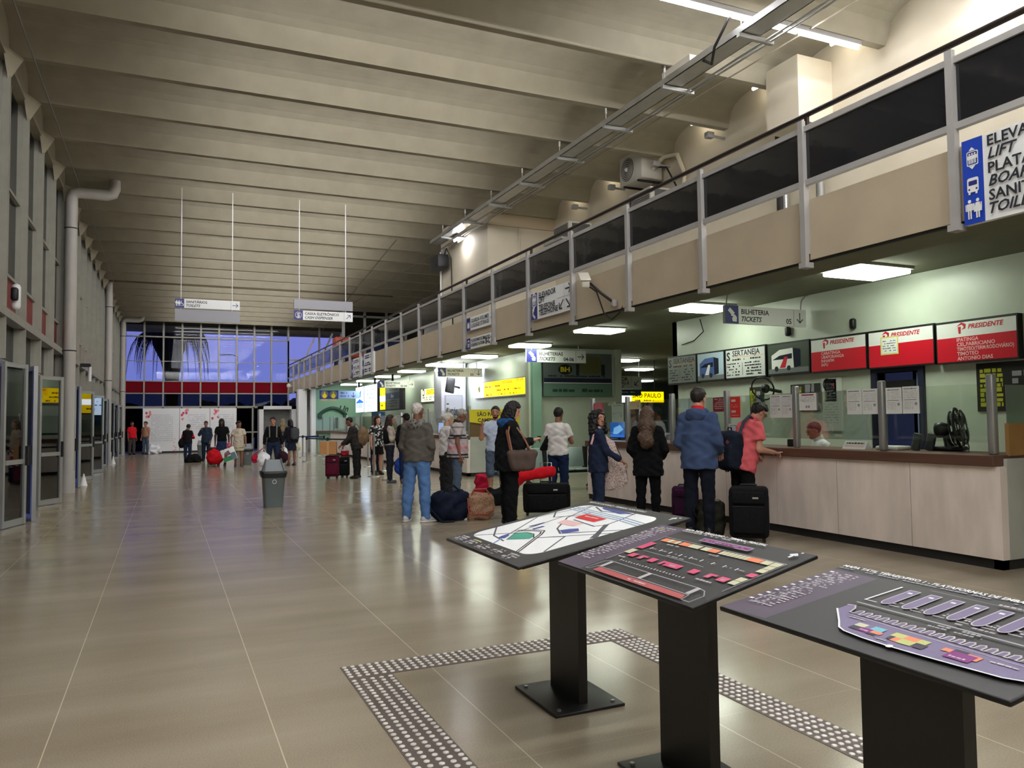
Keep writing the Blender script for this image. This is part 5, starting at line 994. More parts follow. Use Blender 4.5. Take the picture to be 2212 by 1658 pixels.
LINK = {0: 1, 1: 2, 2: 0, 3: 4, 4: 9, 5: 6, 6: 7, 8: 6}
for i, (x, y, n) in enumerate(QP):
    to = QP[LINK[i]][:2] if i in LINK else None; qpost(x, y, n, to, QBB if i in (5, 6, 8) else QB, 1.32 if i == 0 else .95)
# waiting bench
t = thing('waiting_bench', 'grey perforated metal waiting bench behind the person in the white shirt', 'bench', (7.6, 14.9, 0)); SEATM = M('bench_grey_green', (150, 166, 160), .4, metal=.4)
mb = MB(); mb.box(6.9, 9.1, 14.92, 14.98, .36, .42, DARK); mb.build('beam', t)
for x in (7.05, 8.62):
    mb = MB(); mb.tube([(x, 14.95, .38), (x, 14.95, .24), (x-.05, 14.6, .03)], .025, DARK); mb.tube([(x, 14.95, .24), (x+.05, 15.3, .03)], .025, DARK); mb.tube([(x-.22, 14.75, .03), (x, 14.95, .22), (x+.22, 14.75, .03)], .02, DARK); mb.build('leg', t)
for i in range(4):
    x = 7.0+.5*i; mb = MB(); mb.rbox((x+.23, 14.78, .45), (.46, .44, .03), .012, SEATM); mb.build('seat', t); mb = MB(); X = Matrix.Translation((x+.23, 15.03, .7)) @ Matrix.Rotation(-.18, 4, 'X'); mb.rbox((0, 0, 0), (.4, .025, .42), .01, SEATM, X=X); mb.build('backrest', t)
    if i < 3: mb = MB(); mb.box(x+.45, x+.52, 15.0, 15.1, .42, .92, BLACK); mb.build('back_strip', t)
mb = MB(); mb.tube([(8.96, 15.0, .45), (8.96, 14.95, .62), (8.96, 14.6, .64), (8.96, 14.56, .45)], .015, STEEL); mb.build('armrest', t)
# exhibition panels at the far end
pink = M('petal_pink', (206, 60, 90), .6); pin2 = M('petal_rose', (230, 130, 140), .6)
for i, (x0, x1) in enumerate(((-1.1, .68), (.70, 2.2), (2.22, 3.58))):
    t = thing('exhibition_panel', ['white text panel at the far end, left of three', 'white text panel at the far end, middle of three', 'white text panel at the far end, right of three'][i], 'display panel', ((x0+x1)/2, 45.3, 0), 0, 'white display panels at the far end'); mb = MB(); mb.box(x0, x1, 45.3, 45.38, .1, 2.38, WHITE); mb.build('board', t); mb = MB(); mb.box(x0, x1, 45.31, 45.4, 0, .1, BLACK); mb.build('plinth', t)
    a = Art((x0, 45.3, .1), *FY, step=.001); w = x1-x0; R = random.Random(i)
    for k in range(7): u, v = R.uniform(.02, .34), 2.22-R.uniform(0, .75)*R.random(); a.poly([(u, v), (u+.1, v+.05), (u+.14, v-.06), (u+.05, v-.12)], pink if k % 2 else pin2)
    if i == 0:
        for k in range(7): u, v = w-R.uniform(.05, .4), R.uniform(.02, .7)*R.random()+.02; a.poly([(u, v), (u+.1, v+.05), (u+.04, v-.03)], pink if k % 2 else pin2)
    GI = M('grey_ink', (196, 198, 204), .6)
    for k in range(14 if i == 0 else 8): a.scrib(.4, 1.9-.105*k, w*.6, .05, GI, .85)
    a.build('print', t)

# ================================================================== luggage
def soft_bag(name, label, cat, loc, rz, size, mat, extra=(), noise=.012, h=None, r=None, taper=0, group=None):
    t = thing(name, label, cat, loc, rz, group); w, d, z = size; rr = r or min(size)*.35; ph = random.uniform(0, 6)
    def fn(P):
        Q = P.copy(); k = 1+taper*(P[:, 2]/z-.5); Q[:, 0] *= k; Q[:, 1] *= k
        return d_box(Q, (0, 0, z/2), (w/2, d/2, z/2), rr)+ncoise(P, 22/max(size)*.5, noise, ph)
    m = .06; soft(fn, (-w*.62-m, -d*.62-m, -m), (w*.62+m, d*.62+m, z+m), h or max(size)/34, mat, 'body', t)
    for nm, pts, rad, mt in extra: mb = MB(); mb.tube(pts, rad, mt, 6); mb.build(nm, t, True)
    return t
def suitcase(label, loc, rz, w, d, h, mat, trolley=0, tilt=0, trim=None, wheels=True):
    t = thing('suitcase', label, 'suitcase', loc, rz); t.rotation_euler = (tilt, 0, rz); b = .05 if wheels else .01
    mb = MB(); mb.rbox((0, 0, b+(h-b)/2), (w, d, h-b), min(w, d)*.16, mat, 3); sh_ = mb.build('shell', t, True)
    mb = MB(); mb.rbox((0, -d/2-.012, b+(h-b)*.36), (w*.82, .05, (h-b)*.52), .022, mat, 2); mb.rbox((0, -d/2-.01, b+(h-b)*.8), (w*.82, .04, (h-b)*.24), .018, mat, 2); mb.build('pocket', sh_, True)
    mb = MB()
    z0, z1 = b+.03, h-.03; x0 = w/2+.001
    for s_ in (-1, 1): mb.tube([(s_*x0*.97, -d*.22, z0+.05), (s_*x0, -d*.22, z0+.09), (s_*x0, -d*.22, z1-.09), (s_*x0*.97, -d*.22, z1-.05)], .006, trim or DARK, 6)
    mb.tube([(-w*.4, -d/2-.03, b+(h-b)*.63), (w*.4, -d/2-.03, b+(h-b)*.63)], .005, DARK, 6); mb.build('zipper', sh_, True)
    mb = MB(); mb.tube([(-.1, 0, h-.005), (-.09, 0, h+.025), (.09, 0, h+.025), (.1, 0, h-.005)], .012, DARK, 8); mb.build('handle', t, True)
    mb = MB(); mb.rbox((w*.18, -d/2-.037, b+(h-b)*.8), (.07, .006, .022), .002, STEEL); mb.build('plate', sh_, True)
    if wheels:
        for sx in (-1, 1): mb = MB(); mb.cyl((sx*(w/2-.07)-.018, d*.3, .035), (sx*(w/2-.07)+.018, d*.3, .035), .035, DARK, n=14); mb.build('wheel', t, True)
        mb = MB(); mb.box(-w/2+.04, -w/2+.08, -d*.35, -d*.25, .002, b+.02, DARK); mb.box(w/2-.08, w/2-.04, -d*.35, -d*.25, .002, b+.02, DARK); mb.build('foot', t, True)
    if trolley: mb = MB(); mb.tube([(-.09, d*.4, h-.03), (-.09, d*.4, h+trolley), (.09, d*.4, h+trolley), (.09, d*.4, h-.03)], .009, STEEL, 8); mb.build('trolley_handle', t, True)
    return t
BLKF = fabric('black', (22, 22, 24), .3, 30); NAVF = fabric('navy', (24, 30, 48), .35, 12); MARF = fabric('maroon', (88, 22, 44), .2, 20); PURF = fabric('purple', (58, 26, 54), .2, 20); BRNF = fabric('brown_leather', (84, 70, 64), .15, 8, .55); OLVF = fabric('olive_black', (38, 38, 30), .25, 14)
REDF = fabric('bright_red', (206, 26, 38), .15, 10); TANP = checker('tan_pattern', (176, 142, 116), (134, 96, 76), 60); WPL = M('white_plastic_bag', (230, 230, 234), .4, noise=.06, ns=20); BLUF = fabric('blue_bag', (36, 66, 150), .25, 12)
RST = M('red_strap', (170, 70, 56), .7)
soft_bag('duffel_bag', 'crumpled navy duffel bag on the floor beside the grey haired person', 'bag', (3.98, 11.25, 0), .25, (.62, .42, .43), NAVF, [('handle', [(-.2, -.1, .38), (-.16, -.12, .5), (.0, -.1, .53), (.1, -.08, .46), (.14, -.06, .38)], .014, NAVF), ('strap', [(-.3, .1, .3), (-.36, .0, .2), (-.3, -.22, .02), (-.1, -.26, .012)], .016, NAVF)], .03)
soft_bag('travel_bag', 'tan patterned travel bag with red trim leaning on the navy duffel', 'bag', (4.42, 11.12, 0), -.3, (.42, .32, .40), TANP, [('handle', [(-.14, -.08, .37), (-.1, -.1, .46), (.08, -.1, .47), (.14, -.08, .38)], .014, RST), ('handle', [(-.12, .08, .37), (-.08, .09, .45), (.1, .09, .45), (.13, .08, .38)], .014, RST), ('trim', [(-.2, -.155, .2), (-.1, -.172, .10), (.1, -.172, .09), (.2, -.15, .16)], .01, RST), ('trim', [(-.2, -.14, .34), (-.19, -.16, .2), (-.18, -.15, .06)], .01, RST)], .018)
suitcase('wide black suitcase under a red roll beside the person with the phone', (5.55, 11.1, 0), -.42, .74, .3, .50, BLKF, .32)
t = thing('neck_pillow', 'bright red rolled blanket lying on the wide black suitcase', 'blanket', (5.38, 11.06, .535), -.42)
def fn(P): return smin(d_cap(P, (-.36, 0, -.06), (-.25, 0, .08), .06, .075), d_cap(P, (-.25, 0, .085), (.2, -.03, .16), .075, .09), .03)+ncoise(P, 26, .006)
soft(fn, (-.5, -.2, -.16), (.34, .2, .3), .018, REDF, 'cloth', t)
soft_bag('duffel_bag', 'black duffel bag with a pink tag behind the tan bag', 'bag', (5.45, 12.85, 0), -.3, (.5, .34, .30), BLKF, [('tag', [(.1, -.17, .24), (.13, -.19, .14)], .012, M('pink_tag', (200, 30, 80), .6))], .025, None, None, .5)
soft_bag('bag', 'red and pink bag behind the legs of the person in pale blue', 'bag', (6.0, 14.9, 0), 0, (.34, .26, .42), fabric('crimson', (186, 30, 62), .2, 10), [], .015)
suitcase('purple suitcase by the counter right of the long haired person', (7.05, 9.5, 0), -.7, .38, .24, .5, PURF, 0)
suitcase('tall black suitcase standing behind the hooded person', (6.55, 7.55, 0), -.75, .46, .34, .66, BLKF, 0)
soft_bag('backpack', 'stuffed dark olive bag on the floor beside the tall black suitcase', 'bag', (6.30, 7.98, 0), -.5, (.34, .3, .46), OLVF, [('strap', [(-.17, -.1, .36), (-.22, -.14, .4), (-.22, -.1, .3), (-.17, -.08, .26)], .014, BLKF), ('drawstring', [(-.1, -.08, .45), (-.02, -.1, .49), (.08, -.08, .47), (.12, .02, .45)], .016, M('mesh_grey', (120, 120, 108), .8))], .02)
suitcase('maroon suitcase under the cardboard box by the person in the dark suit', (4.15, 21.25, 0), -.35, .36, .24, .62, MARF, 0)
suitcase('black suitcase beside the maroon one', (4.52, 21.45, 0), -.35, .26, .24, .56, BLKF, 0)
t = thing('cardboard_box', 'brown cardboard box balanced on the maroon suitcase', 'box', (4.03, 21.2, .66), -.3); mb = MB(); mb.box(-.22, .22, -.16, .16, 0, .34, M('cardboard', (182, 130, 82), .8, noise=.08)); mb.build('carton', t, True); mb = MB(); mb.box(-.03, .03, -.162, .162, .0, .342, M('parcel_tape', (196, 152, 100), .5)); mb.build('tape', t, True)
soft_bag('shopping_bag', 'red and white shopping bag on the black suitcase', 'bag', (4.52, 21.42, .59), 0, (.2, .16, .3), stripes('red_white_bag', [(186, 36, 54), (232, 228, 228), (186, 36, 54)], [0, .14, .3]), [('handle', [(-.05, 0, .28), (-.03, 0, .4), (.03, 0, .4), (.05, 0, .28)], .008, WPL)], .01)
soft_bag('plastic_bag', 'white plastic bag lying at the foot of the display panels', 'bag', (-.56, 44.6, 0), 0, (.62, .45, .5), WPL, [], .04, None, .2, .5)
soft_bag('bag', 'dark bag on the floor at the feet of the person in red sleeves', 'bag', (1.02, 33.3, 0), .2, (.55, .4, .32), BLKF, [], .03, None, None, .5)
# ================================================================== people
def nrm(v): v = np.asarray(v, float); return v/np.linalg.norm(v)
def skinmat(c): return M('skin_%d_%d_%d' % c, c, .5, noise=.05, ns=18)
SK1, SK2, SK3, SK4 = (196, 146, 122), (170, 118, 92), (128, 84, 64), (74, 48, 40)
EYEW = M('eye_white', (214, 208, 200), .3); EYED = M('eye_dark', (24, 18, 16), .3)
def hairm(n, c): return M('hair_'+n, c, .55, noise=.35, ns=60, stretch=(1, 1, .25), spec=.35)
HBLK, HGRY, HWHT, HBRN, HLBR = hairm('black', (20, 17, 17)), hairm('grey', (150, 146, 140)), hairm('white', (190, 184, 176)), hairm('brown', (44, 32, 26)), hairm('light_brown', (104, 80, 58))
SHOE = {'black': M('shoe_black', (22, 20, 20), .5), 'white': M('shoe_white', (196, 194, 190), .6, noise=.1, ns=20), 'brown': M('shoe_brown', (74, 52, 40), .6), 'grey': M('shoe_grey', (96, 98, 100), .6)}
REST_L = ((-.16, .03, -1), (-.06, .22, -1)); REST_R = ((.16, .03, -1), (.06, .22, -1))
def person(label, x, y, face, H, skin=SK2, hair=('short', None), top=None, bottom=None, shoes='black', arms=(REST_L, REST_R), lean=0, head=(0, 0), legs=None, fat=0, fine=.014, hand_curl=.5, seated=False, z=0, build=1.0, facehair=None, group=None, fy=(0, 0)):
    """x, y where the feet are centred; face: heading in degrees, 0 looks down the hall (+Y), 90 towards the counters (+X)."""
    s = H/1.75; R = math.radians
    t = thing('person', label, 'person', (x, y, z), -R(face), group)
    sk = skinmat(skin); lipm = M('lip_%d' % skin[0], (min(255, skin[0]+6), int(skin[1]*.72), int(skin[2]*.76)), .45)
    legs = legs or (((-.04, .02, -1), (-.01, -.02, -1)), ((.04, .0, -1), (.01, -.03, -1)))
    hip = [V3(-.092, 0, 0), V3(.092, 0, 0)]; J = {}
    for i in (0, 1):
        kn = hip[i]+nrm(legs[i][0])*.435; an = kn+nrm(legs[i][1])*.41; J['k%d' % i], J['a%d' % i] = kn, an
    hz = .085-min(J['a0'][2], J['a1'][2])
    off = V3(0, 0, hz)
    hip = [h+off for h in hip]
    for k in list(J): J[k] = J[k]+off
    cl, sl = math.cos(R(lean)), math.sin(R(lean)); hc = V3(0, 0, hz)
    RT = np.array([[1, 0, 0], [0, cl, sl], [0, -sl, cl]])                # torso frame -> person frame (leans towards +Y)
    tf = lambda p: hc+RT@(np.asarray(p, float)-V3(0, 0, .91))             # canonical torso coordinates (hip at .91)
    inv = lambda P: (P-hc)@RT+V3(0, 0, .91)
    w = build
    sh = [tf((-.166*w, -.005, 1.385)), tf((.166*w, -.005, 1.385))]; el, wr, fd = [], [], []
    for i in (0, 1):
        u, f = RT@nrm(arms[i][0]), RT@nrm(arms[i][1]); el.append(sh[i]+u*.285); wr.append(el[i]+f*.25); fd.append(f)
    nk0 = tf((0, -.01, 1.42)); hp, hy = R(head[1]), R(head[0])            # head pitch (down +), yaw (left +)
    Rx = np.array([[1, 0, 0], [0, math.cos(hp), math.sin(hp)], [0, -math.sin(hp), math.cos(hp)]]); Rz = np.array([[math.cos(hy), -math.sin(hy), 0], [math.sin(hy), math.cos(hy), 0], [0, 0, 1]])
    HR = RT@Rz@Rx; hcen = tf((0, .012, 1.50))+HR@V3(0, .018, .125)
    # --- shared volumes (in canonical 1.75 m units)
    def torso(P, g):
        T = inv(P)
        d = d_ell(T, (0, -.0, 1.27), (.158*w+g, .112+g+fat*.3, .19+g)); d = smin(d, d_cap(T, (0, -.005, 1.425), (-.135*w, -.005, 1.375), .045+g*.7, .055+g*.7), .05); d = smin(d, d_cap(T, (0, -.005, 1.425), (.135*w, -.005, 1.375), .045+g*.7, .055+g*.7), .05)
        d = smin(d, d_ell(T, (0, .012+fat*.5, 1.09), (.146*w+g+fat*.7, .108+g+fat, .19+g)), .06); d = smin(d, d_ell(T, (0, -.005, .95), (.163*w+g+fat*.5, .118+g+fat*.5, .13+g)), .05); return d
    def arm(P, i, g0, g1, upto=1.0):
        d = d_cap(P, sh[i], el[i], .052+g0, .042+g0)
        if upto > .6: d = smin(d, d_cap(P, el[i], el[i]+(wr[i]-el[i])*upto, .042+g1, .030+g1*.9), .02)
        return d
    def leg(P, i, g0, g1, upto=1.0):
        d = d_cap(P, hip[i]+V3(0, 0, -.02), J['k%d' % i], .083+g0, .056+g1)
        if upto > .5:
            k, a = J['k%d' % i], J['a%d' % i]; e = k+(a-k)*min(1, (upto-.5)*2); m = k+(e-k)*.35+V3(0, -.012, 0)
            d = smin(d, d_cap(P, k, m, .054+g1, .055+g1), .02); d = smin(d, d_cap(P, m, e, .054+g1, .036+g1), .02)
        return d
    def body(P):
        d = torso(P, 0)
        for i in (0, 1):
            d = smin(d, arm(P, i, 0, 0), .03); d = smin(d, leg(P, i, 0, 0), .03)
            if shoes == 'bare': a = J['a%d' % i]; d = smin(d, d_cap(P, a+V3(0, -.03, -.05), a+V3(0, .12, -.06), .035, .025), .03)
        return smin(d, d_cap(P, nk0, hcen+HR@V3(0, -.01, -.06), .054, .05), .03)
    hl = lambda P: (P-hcen)@HR
    def headf(P):
        T = hl(P); d = d_ell(T, (0, -.012, .03), (.075, .096, .09)); d = smin(d, d_ell(T, (0, .022, -.04), (.058, .066, .078)), .03); d = smin(d, d_cap(T, (-.018, .066, -.092), (.018, .066, -.092), .019), .025)
        d = smin(d, d_cap(T, (0, .088, .012), (0, .104, -.026), .009, .015), .012); d = smin(d, d_cap(T, (-.012, .094, -.03), (.012, .094, -.03), .010), .008)
        d = smin(d, d_cap(T, (-.045, .068, .03), (.045, .068, .03), .016), .02)
        for q in (-1, 1):
            d = np.maximum(d, -d_ell(T, (q*.032, .096, .008), (.017, .014, .010))); d = np.minimum(d, d_ell(T, (q*.031, .076, .008), (.013, .013, .012))); d = smin(d, d_ell(T, (q*.077, -.008, -.008), (.012, .024, .034)), .006)
        d = smin(d, d_ell(T, (0, .086, -.062), (.024, .012, .006)), .004); d = smin(d, d_ell(T, (0, .084, -.071), (.02, .012, .006)), .004)
        return np.minimum(d, d_cap(T, (0, -.02, -.05), (0, -.03, -.14), .05))
    # --- hands
    mb = MB(); lims = np.array(list(J.values())+sh+el+wr+hip+[hcen, nk0]); lo, hi = lims.min(0)-.24, lims.max(0)+.24; lo[2] = max(-.01, lo[2])
    def addm(fn, l, h_, hh, mat):
        vs, q = nets(fn, l, h_, hh); mb.add(vs*s, q.tolist(), mat, True); return vs, q
    addm(body, lo, hi, fine, sk)
    for i in (0, 1):
        f = nrm(fd[i]); side = -1 if i == 0 else 1; n = nrm(np.cross(f, V3(0, 0, 1)) if abs(f[2]) < .75 else V3(-side, .25, 0)); n = n-f*(n@f); n = nrm(n)
        if abs(f[2]) < .75: n = nrm(V3(0, 0, -1)-f*(-f[2])) if hand_curl < .9 else nrm(V3(-side, 0, .2)-f*(V3(-side, 0, .2)@f))
        thd = np.cross(f, n); ref = V3(0, 1, .3) if abs(f[2]) > .75 else V3(-side, 0, .4)
        if thd@ref < 0: thd = -thd
        W0 = wr[i]; pc = W0+f*.055; fs = []
        for k, (o, L) in enumerate(((.030, .068), (.010, .076), (-.011, .071), (-.031, .055))):
            b = W0+f*.093+thd*o; c1 = .9*hand_curl+.06*k; d1 = nrm(f*math.cos(c1)+n*math.sin(c1)); d2 = nrm(f*math.cos(2.3*c1)+n*math.sin(2.3*c1)); m_ = b+d1*L*.52; fs.append((b-f*.02, b, .0098)); fs.append((b, m_, .0095)); fs.append((m_, m_+d2*L*.5, .0082))
        tb = W0+f*.028+thd*.024; t1 = tb+nrm(f*.7+thd*.7+n*.25)*.04; fs += [(tb-thd*.012, tb, .014), (tb, t1, .0118), (t1, t1+nrm(f*.9+thd*.15+n*.45)*.034, .0095)]
        def handf(P):
            Q = np.stack([(P-pc)@thd, (P-pc)@n, (P-pc)@f], 1); d = d_box(Q, (0, 0, 0), (.041, .0145, .046), .013); d = smin(d, d_cap(P, W0-f*.02, W0+f*.02, .028, .026), .018)
            for a, b, r in fs: d = smin(d, d_cap(P, a, b, r), .004)
            return d
        c = W0+f*.08; addm(handf, c-.125, c+.125, .0055 if fine < .016 else .009, sk)
    hs = .0058 if fine < .016 else .010
    vs, q = nets(headf, hcen-.18, hcen+.17, hs); b0 = len(mb.f); mb.add(vs*s, q.tolist(), sk, True)
    cen = hl(vs[q].mean(1)); li, ew, ed = mb._m(lipm), mb._m(EYEW), mb._m(EYED); hm = mb._m(hair[1] or HBLK)
    for k, c in enumerate(cen):
        if c[1] > .05:
            ex, ez = abs(c[0])-.031, c[2]-.008
            if (ex/.012)**2+(ez/.0075)**2 < 1: mb.mi[b0+k] = ed if abs(ex) < .0052 else ew
            elif abs(ex) < .018 and abs(c[2]-.033+abs(ex)*.15) < .0045: mb.mi[b0+k] = hm
            elif abs(c[0]) < .024 and -.077 < c[2] < -.056 and c[1] > .078: mb.mi[b0+k] = li
        if facehair and c[2] < -.045 and c[1] > -.01 and not (abs(c[0]) < .022 and -.077 < c[2] < -.056) and (c[2] < -.075 or abs(c[0]) > .04 or (c[2] > -.058 and abs(c[0]) < .03 and c[1] > .07)): mb.mi[b0+k] = hm
    mb.build('body', t, True)
    def cloth(name, fn, mat, l=None, h_=None, hh=None, parent=None):
        l = lo if l is None else l; h_ = hi if h_ is None else h_; vs, q = nets(fn, l, h_, hh or fine); m2 = MB(); m2.add(vs*s, q.tolist(), mat, True); return m2.build(name, parent or t, True)
    ph = random.uniform(0, 9); wr_ = lambda P, a=.004, f=38: ncoise(P, f, a, ph)
    # --- lower garment
    if bottom:
        kind, mat = bottom[0], bottom[1]
        up_ = {'trousers': 1.0, 'shorts': .56, 'capri': .8}.get(kind)
        if up_:
            lg = bottom[2] if len(bottom) > 2 else .016
            def fn(P):
                T = inv(P); d = np.maximum(d_ell(T, (0, -.005, .93), (.168*w+.018+fat*.5, .122+.018+fat*.5, .15)), T[:, 2]-1.03)
                for i in (0, 1): d = smin(d, leg(P, i, .012+lg*.5, lg, up_), .03)
                d = d+wr_(P, .0035+lg*.1); 
                if up_ == 1.0 and not seated: d = np.maximum(d, .028-P[:, 2])
                return d
            cloth(kind if kind != 'capri' else 'trousers', fn, mat)
        elif kind == 'skirt':
            hem, fl = bottom[2], bottom[3]
            def fn(P):
                k = np.clip((1.02-P[:, 2])/(1.02-hem), 0, 1); rx, ry = .155*w+fl*k, .115+fl*k; cy = .03*k*0
                d = (np.sqrt((P[:, 0]/rx)**2+((P[:, 1]-cy)/ry)**2)-1)*ry; return np.maximum(np.maximum(d+wr_(P, .006, 30), P[:, 2]-1.03), hem-P[:, 2])
            cloth('skirt', fn, mat)
    # --- upper garment
    if top:
        kind, mat, hem, g = top[:4]; slv = {'tee': .0, 'polo': .0, 'vest': -1, 'long': 1.0, 'coat': 1.0, 'threeq': .5}[kind]
        def fn(P):
            T = inv(P); d = torso(P, g*.72); d = np.maximum(d, T[:, 2]-1.475)
            if hem < .9 or g > .03:
                k = np.clip((1.1-T[:, 2])/.4, 0, 1); rx, ry = .152*w+g+fat*.7+.03*k, .112+g+fat+.025*k
                d2 = np.maximum((np.sqrt((T[:, 0]/rx)**2+((T[:, 1]-.005-fat*.3)/ry)**2)-1)*ry, T[:, 2]-1.2); d = smin(d, d2, .04)
            d = np.maximum(d, hem-T[:, 2])
            for i in (0, 1):
                if slv >= 0:
                    if slv == 0: e = sh[i]+(el[i]-sh[i])*.62; da = np.maximum(d_cap(P, sh[i], el[i], .054+g*.6, .056+g*.8), (P-e)@nrm(el[i]-sh[i]))
                    else: e = el[i]+(wr[i]-el[i])*(.97 if slv == 1 else .4); da = np.maximum(arm(P, i, g*.6, g*.6), (P-e)@nrm(fd[i]))
                    d = smin(d, da, .03)
            return d+wr_(P, .0035+g*.08)
        o = cloth('coat' if kind == 'coat' else 'shirt' if kind in ('tee', 'polo', 'vest') else 'jacket', fn, mat)
        for ex in top[4:]:
            if ex[0] == 'hood':
                def fh(P):
                    T = inv(P); d = d_ell(T, (0, -.085, 1.425), (.12, .075, .085)); d = smin(d, d_cap(T, (-.10, -.01, 1.45), (0, -.125, 1.445), .042), .03); d = smin(d, d_cap(T, (.10, -.01, 1.45), (0, -.125, 1.445), .042), .03); d = smin(d, d_cap(T, (-.1, -.01, 1.475), (-.05, .085, 1.42), .03), .02); d = smin(d, d_cap(T, (.1, -.01, 1.475), (.05, .085, 1.42), .03), .02)
                    return np.maximum(d, -d_ell(T, (0, .0, 1.53), (.07, .085, .09)))+wr_(P, .004, 50)
                cloth('hood', fh, ex[1], nk0-.22, nk0+.24, .010 if fine < .016 else .015, o)
            elif ex[0] == 'collar':
                def fc(P): T = inv(P); return np.maximum(np.abs(d_cap(T, (0, -.012, 1.44), (0, .006, 1.535), .070, .064))-.009, np.maximum(1.435-T[:, 2]-.25*T[:, 1], T[:, 2]-1.53+.25*T[:, 1]))
                cloth('collar', fc, ex[1], nk0-.16, nk0+.18, .007, o)
    # --- shoes
    if shoes != 'bare':
        for i in (0, 1):
            a = J['a%d' % i]; yw = R(fy[i]); fwd_ = V3(math.sin(yw), math.cos(yw), 0); rgt = V3(math.cos(yw), -math.sin(yw), 0); bz = a[2]-.085
            def fs_(P):
                Q = np.stack([(P-a)@rgt, (P-a)@fwd_, P[:, 2]-bz], 1); d = d_cap(Q, (0, -.045, .045), (0, .05, .05), .042, .046); d = smin(d, d_cap(Q, (0, .05, .04), (0, .145, .03), .046, .036), .03); d = smin(d, d_cap(Q, (0, -.01, .08), (0, -.01, .115), .045, .047), .03)
                return np.maximum(d, .002-Q[:, 2])
            so = cloth('shoe', fs_, SHOE[shoes], a+V3(-.2, -.2, -.1), a+V3(.2, .24, .06), .009 if fine < .016 else .014)
            if shoes == 'white':
                def fo(P): Q = np.stack([(P-a)@rgt, (P-a)@fwd_, P[:, 2]-bz], 1); return np.maximum(np.minimum(d_cap(Q, (0, -.045, .012), (0, .05, .012), .049, .052), d_cap(Q, (0, .05, .012), (0, .145, .012), .052, .042)), np.abs(Q[:, 2]-.013)-.012)
                cloth('sole', fo, M('sole_white', (216, 214, 210), .6), a+V3(-.2, -.2, -.1), a+V3(.2, .24, .0), .009, so)
    # --- hair
    hk = hair[0]
    if hk:
        def fhair(P):
            T = hl(P); n_ = ncoise(T, 95, .003 if hk in ('short', 'thin') else .006, ph)
            g = {'thin': .006, 'short': .013, 'thick': .022}.get(hk, .02)
            d = d_ell(T, (0, -.016, .035), (.075+g, .096+g, .09+g))
            low = .028-.35*(T[:, 1]+.0)if hk in ('thin', 'short', 'thick') else None
            cut = np.where(T[:, 1] > .0, .048-T[:, 2]+np.maximum(T[:, 1]-.045, 0)*.9, -.055-T[:, 2]+np.clip(T[:, 1]+.05, 0, .05)*1.9)
            if hk == 'thin': cut = np.maximum(cut, np.where(T[:, 1] > -.02, T[:, 2]-.2, -1))
            d = np.maximum(d, cut)
            if hk in ('long', 'verylong', 'curly', 'bob'):
                L = {'long': -.30, 'verylong': -.46, 'curly': -.22, 'bob': -.13}[hk]; wd = {'curly': .125, 'bob': .088}.get(hk, .082)
                c = d_cap(T, (0, -.06, 0), (0, -.075 if hk in ('bob', 'curly') else -.13 if hk == 'long' else -.19, L), wd, wd*.85)
                if hk == 'verylong': c = smin(c, d_cap(T, (0, -.09, .0), (.01, -.20, -.42), .098, .082), .06); c = smin(c, d_cap(T, (-.055, -.15, -.18), (.055, -.15, -.18), .085), .05); c = smin(c, d_cap(T, (-.07, -.215, -.36), (.06, -.215, -.42), .055), .06)
                for q in (-1, 1): c = smin(c, d_cap(T, (q*.062, -.01, .02), (q*(.085 if hk != 'curly' else .115), -.0, max(L, -.22)*.8), .034 if hk != 'curly' else .058, .03 if hk != 'curly' else .06), .04)
                if hk == 'curly': c = smin(c, d_ell(T, (0, -.03, .045), (.115, .115, .10)), .04)
                c = np.maximum(c, T[:, 1]-.055); c = np.maximum(c, -d_ell(T, (0, .085, -.03), (.062, .09, .10)))
                d = smin(d, c, .02); n_ = ncoise(T, 60 if hk == 'curly' else 90, .011 if hk == 'curly' else .005, ph)
            if hk == 'bun': d = smin(d, d_ell(T, (0, -.13, .05), (.05, .045, .05)), .02)
            return d+n_
        cloth('hair', fhair, hair[1], hcen-V3(.26, .36, .60 if hk in ('verylong', 'long') else .34), hcen+V3(.26, .26, .2), .008 if fine < .016 else .013)
    return t, dict(s=s, hcen=hcen, HR=HR, sh=sh, el=el, wr=wr, fd=fd, tf=tf, rz=-R(face), loc=V3(x, y, z), J=J)
def wpt(I, p):      # a point of the person's own frame, in the hall
    c, q = math.cos(I['rz']), math.sin(I['rz']); p = np.asarray(p)*I['s']; return (float(I['loc'][0]+c*p[0]-q*p[1]), float(I['loc'][1]+q*p[0]+c*p[1]), float(I['loc'][2]+p[2]))
def pl(mb, name, I, t): return mb.build(name, t, True)
def glasses(t, I):
    mb = MB(); X = lambda p: tuple((I['hcen']+I['HR']@V3(*p))*I['s'])
    for q in (-1, 1): mb.tube([X((q*.031+.021*math.cos(a), .098, .006+.016*math.sin(a))) for a in np.linspace(0, 2*PI, 13)], .0028, BLACK, 5); mb.tube([X((q*.052, .097, .01)), X((q*.078, .0, .008))], .0028, BLACK, 5)
    mb.tube([X((-.01, .1, .009)), X((.01, .1, .009))], .0026, BLACK, 5); mb.build('glasses', t, True)
DENB = fabric('blue_jeans', (72, 104, 152), .16, 9); DEND = fabric('dark_jeans', (34, 44, 66), .2, 9); BLKT = fabric('black_cloth', (19, 19, 22), .25, 20); DENG = fabric('grey_jeans', (80, 94, 112), .18, 9)
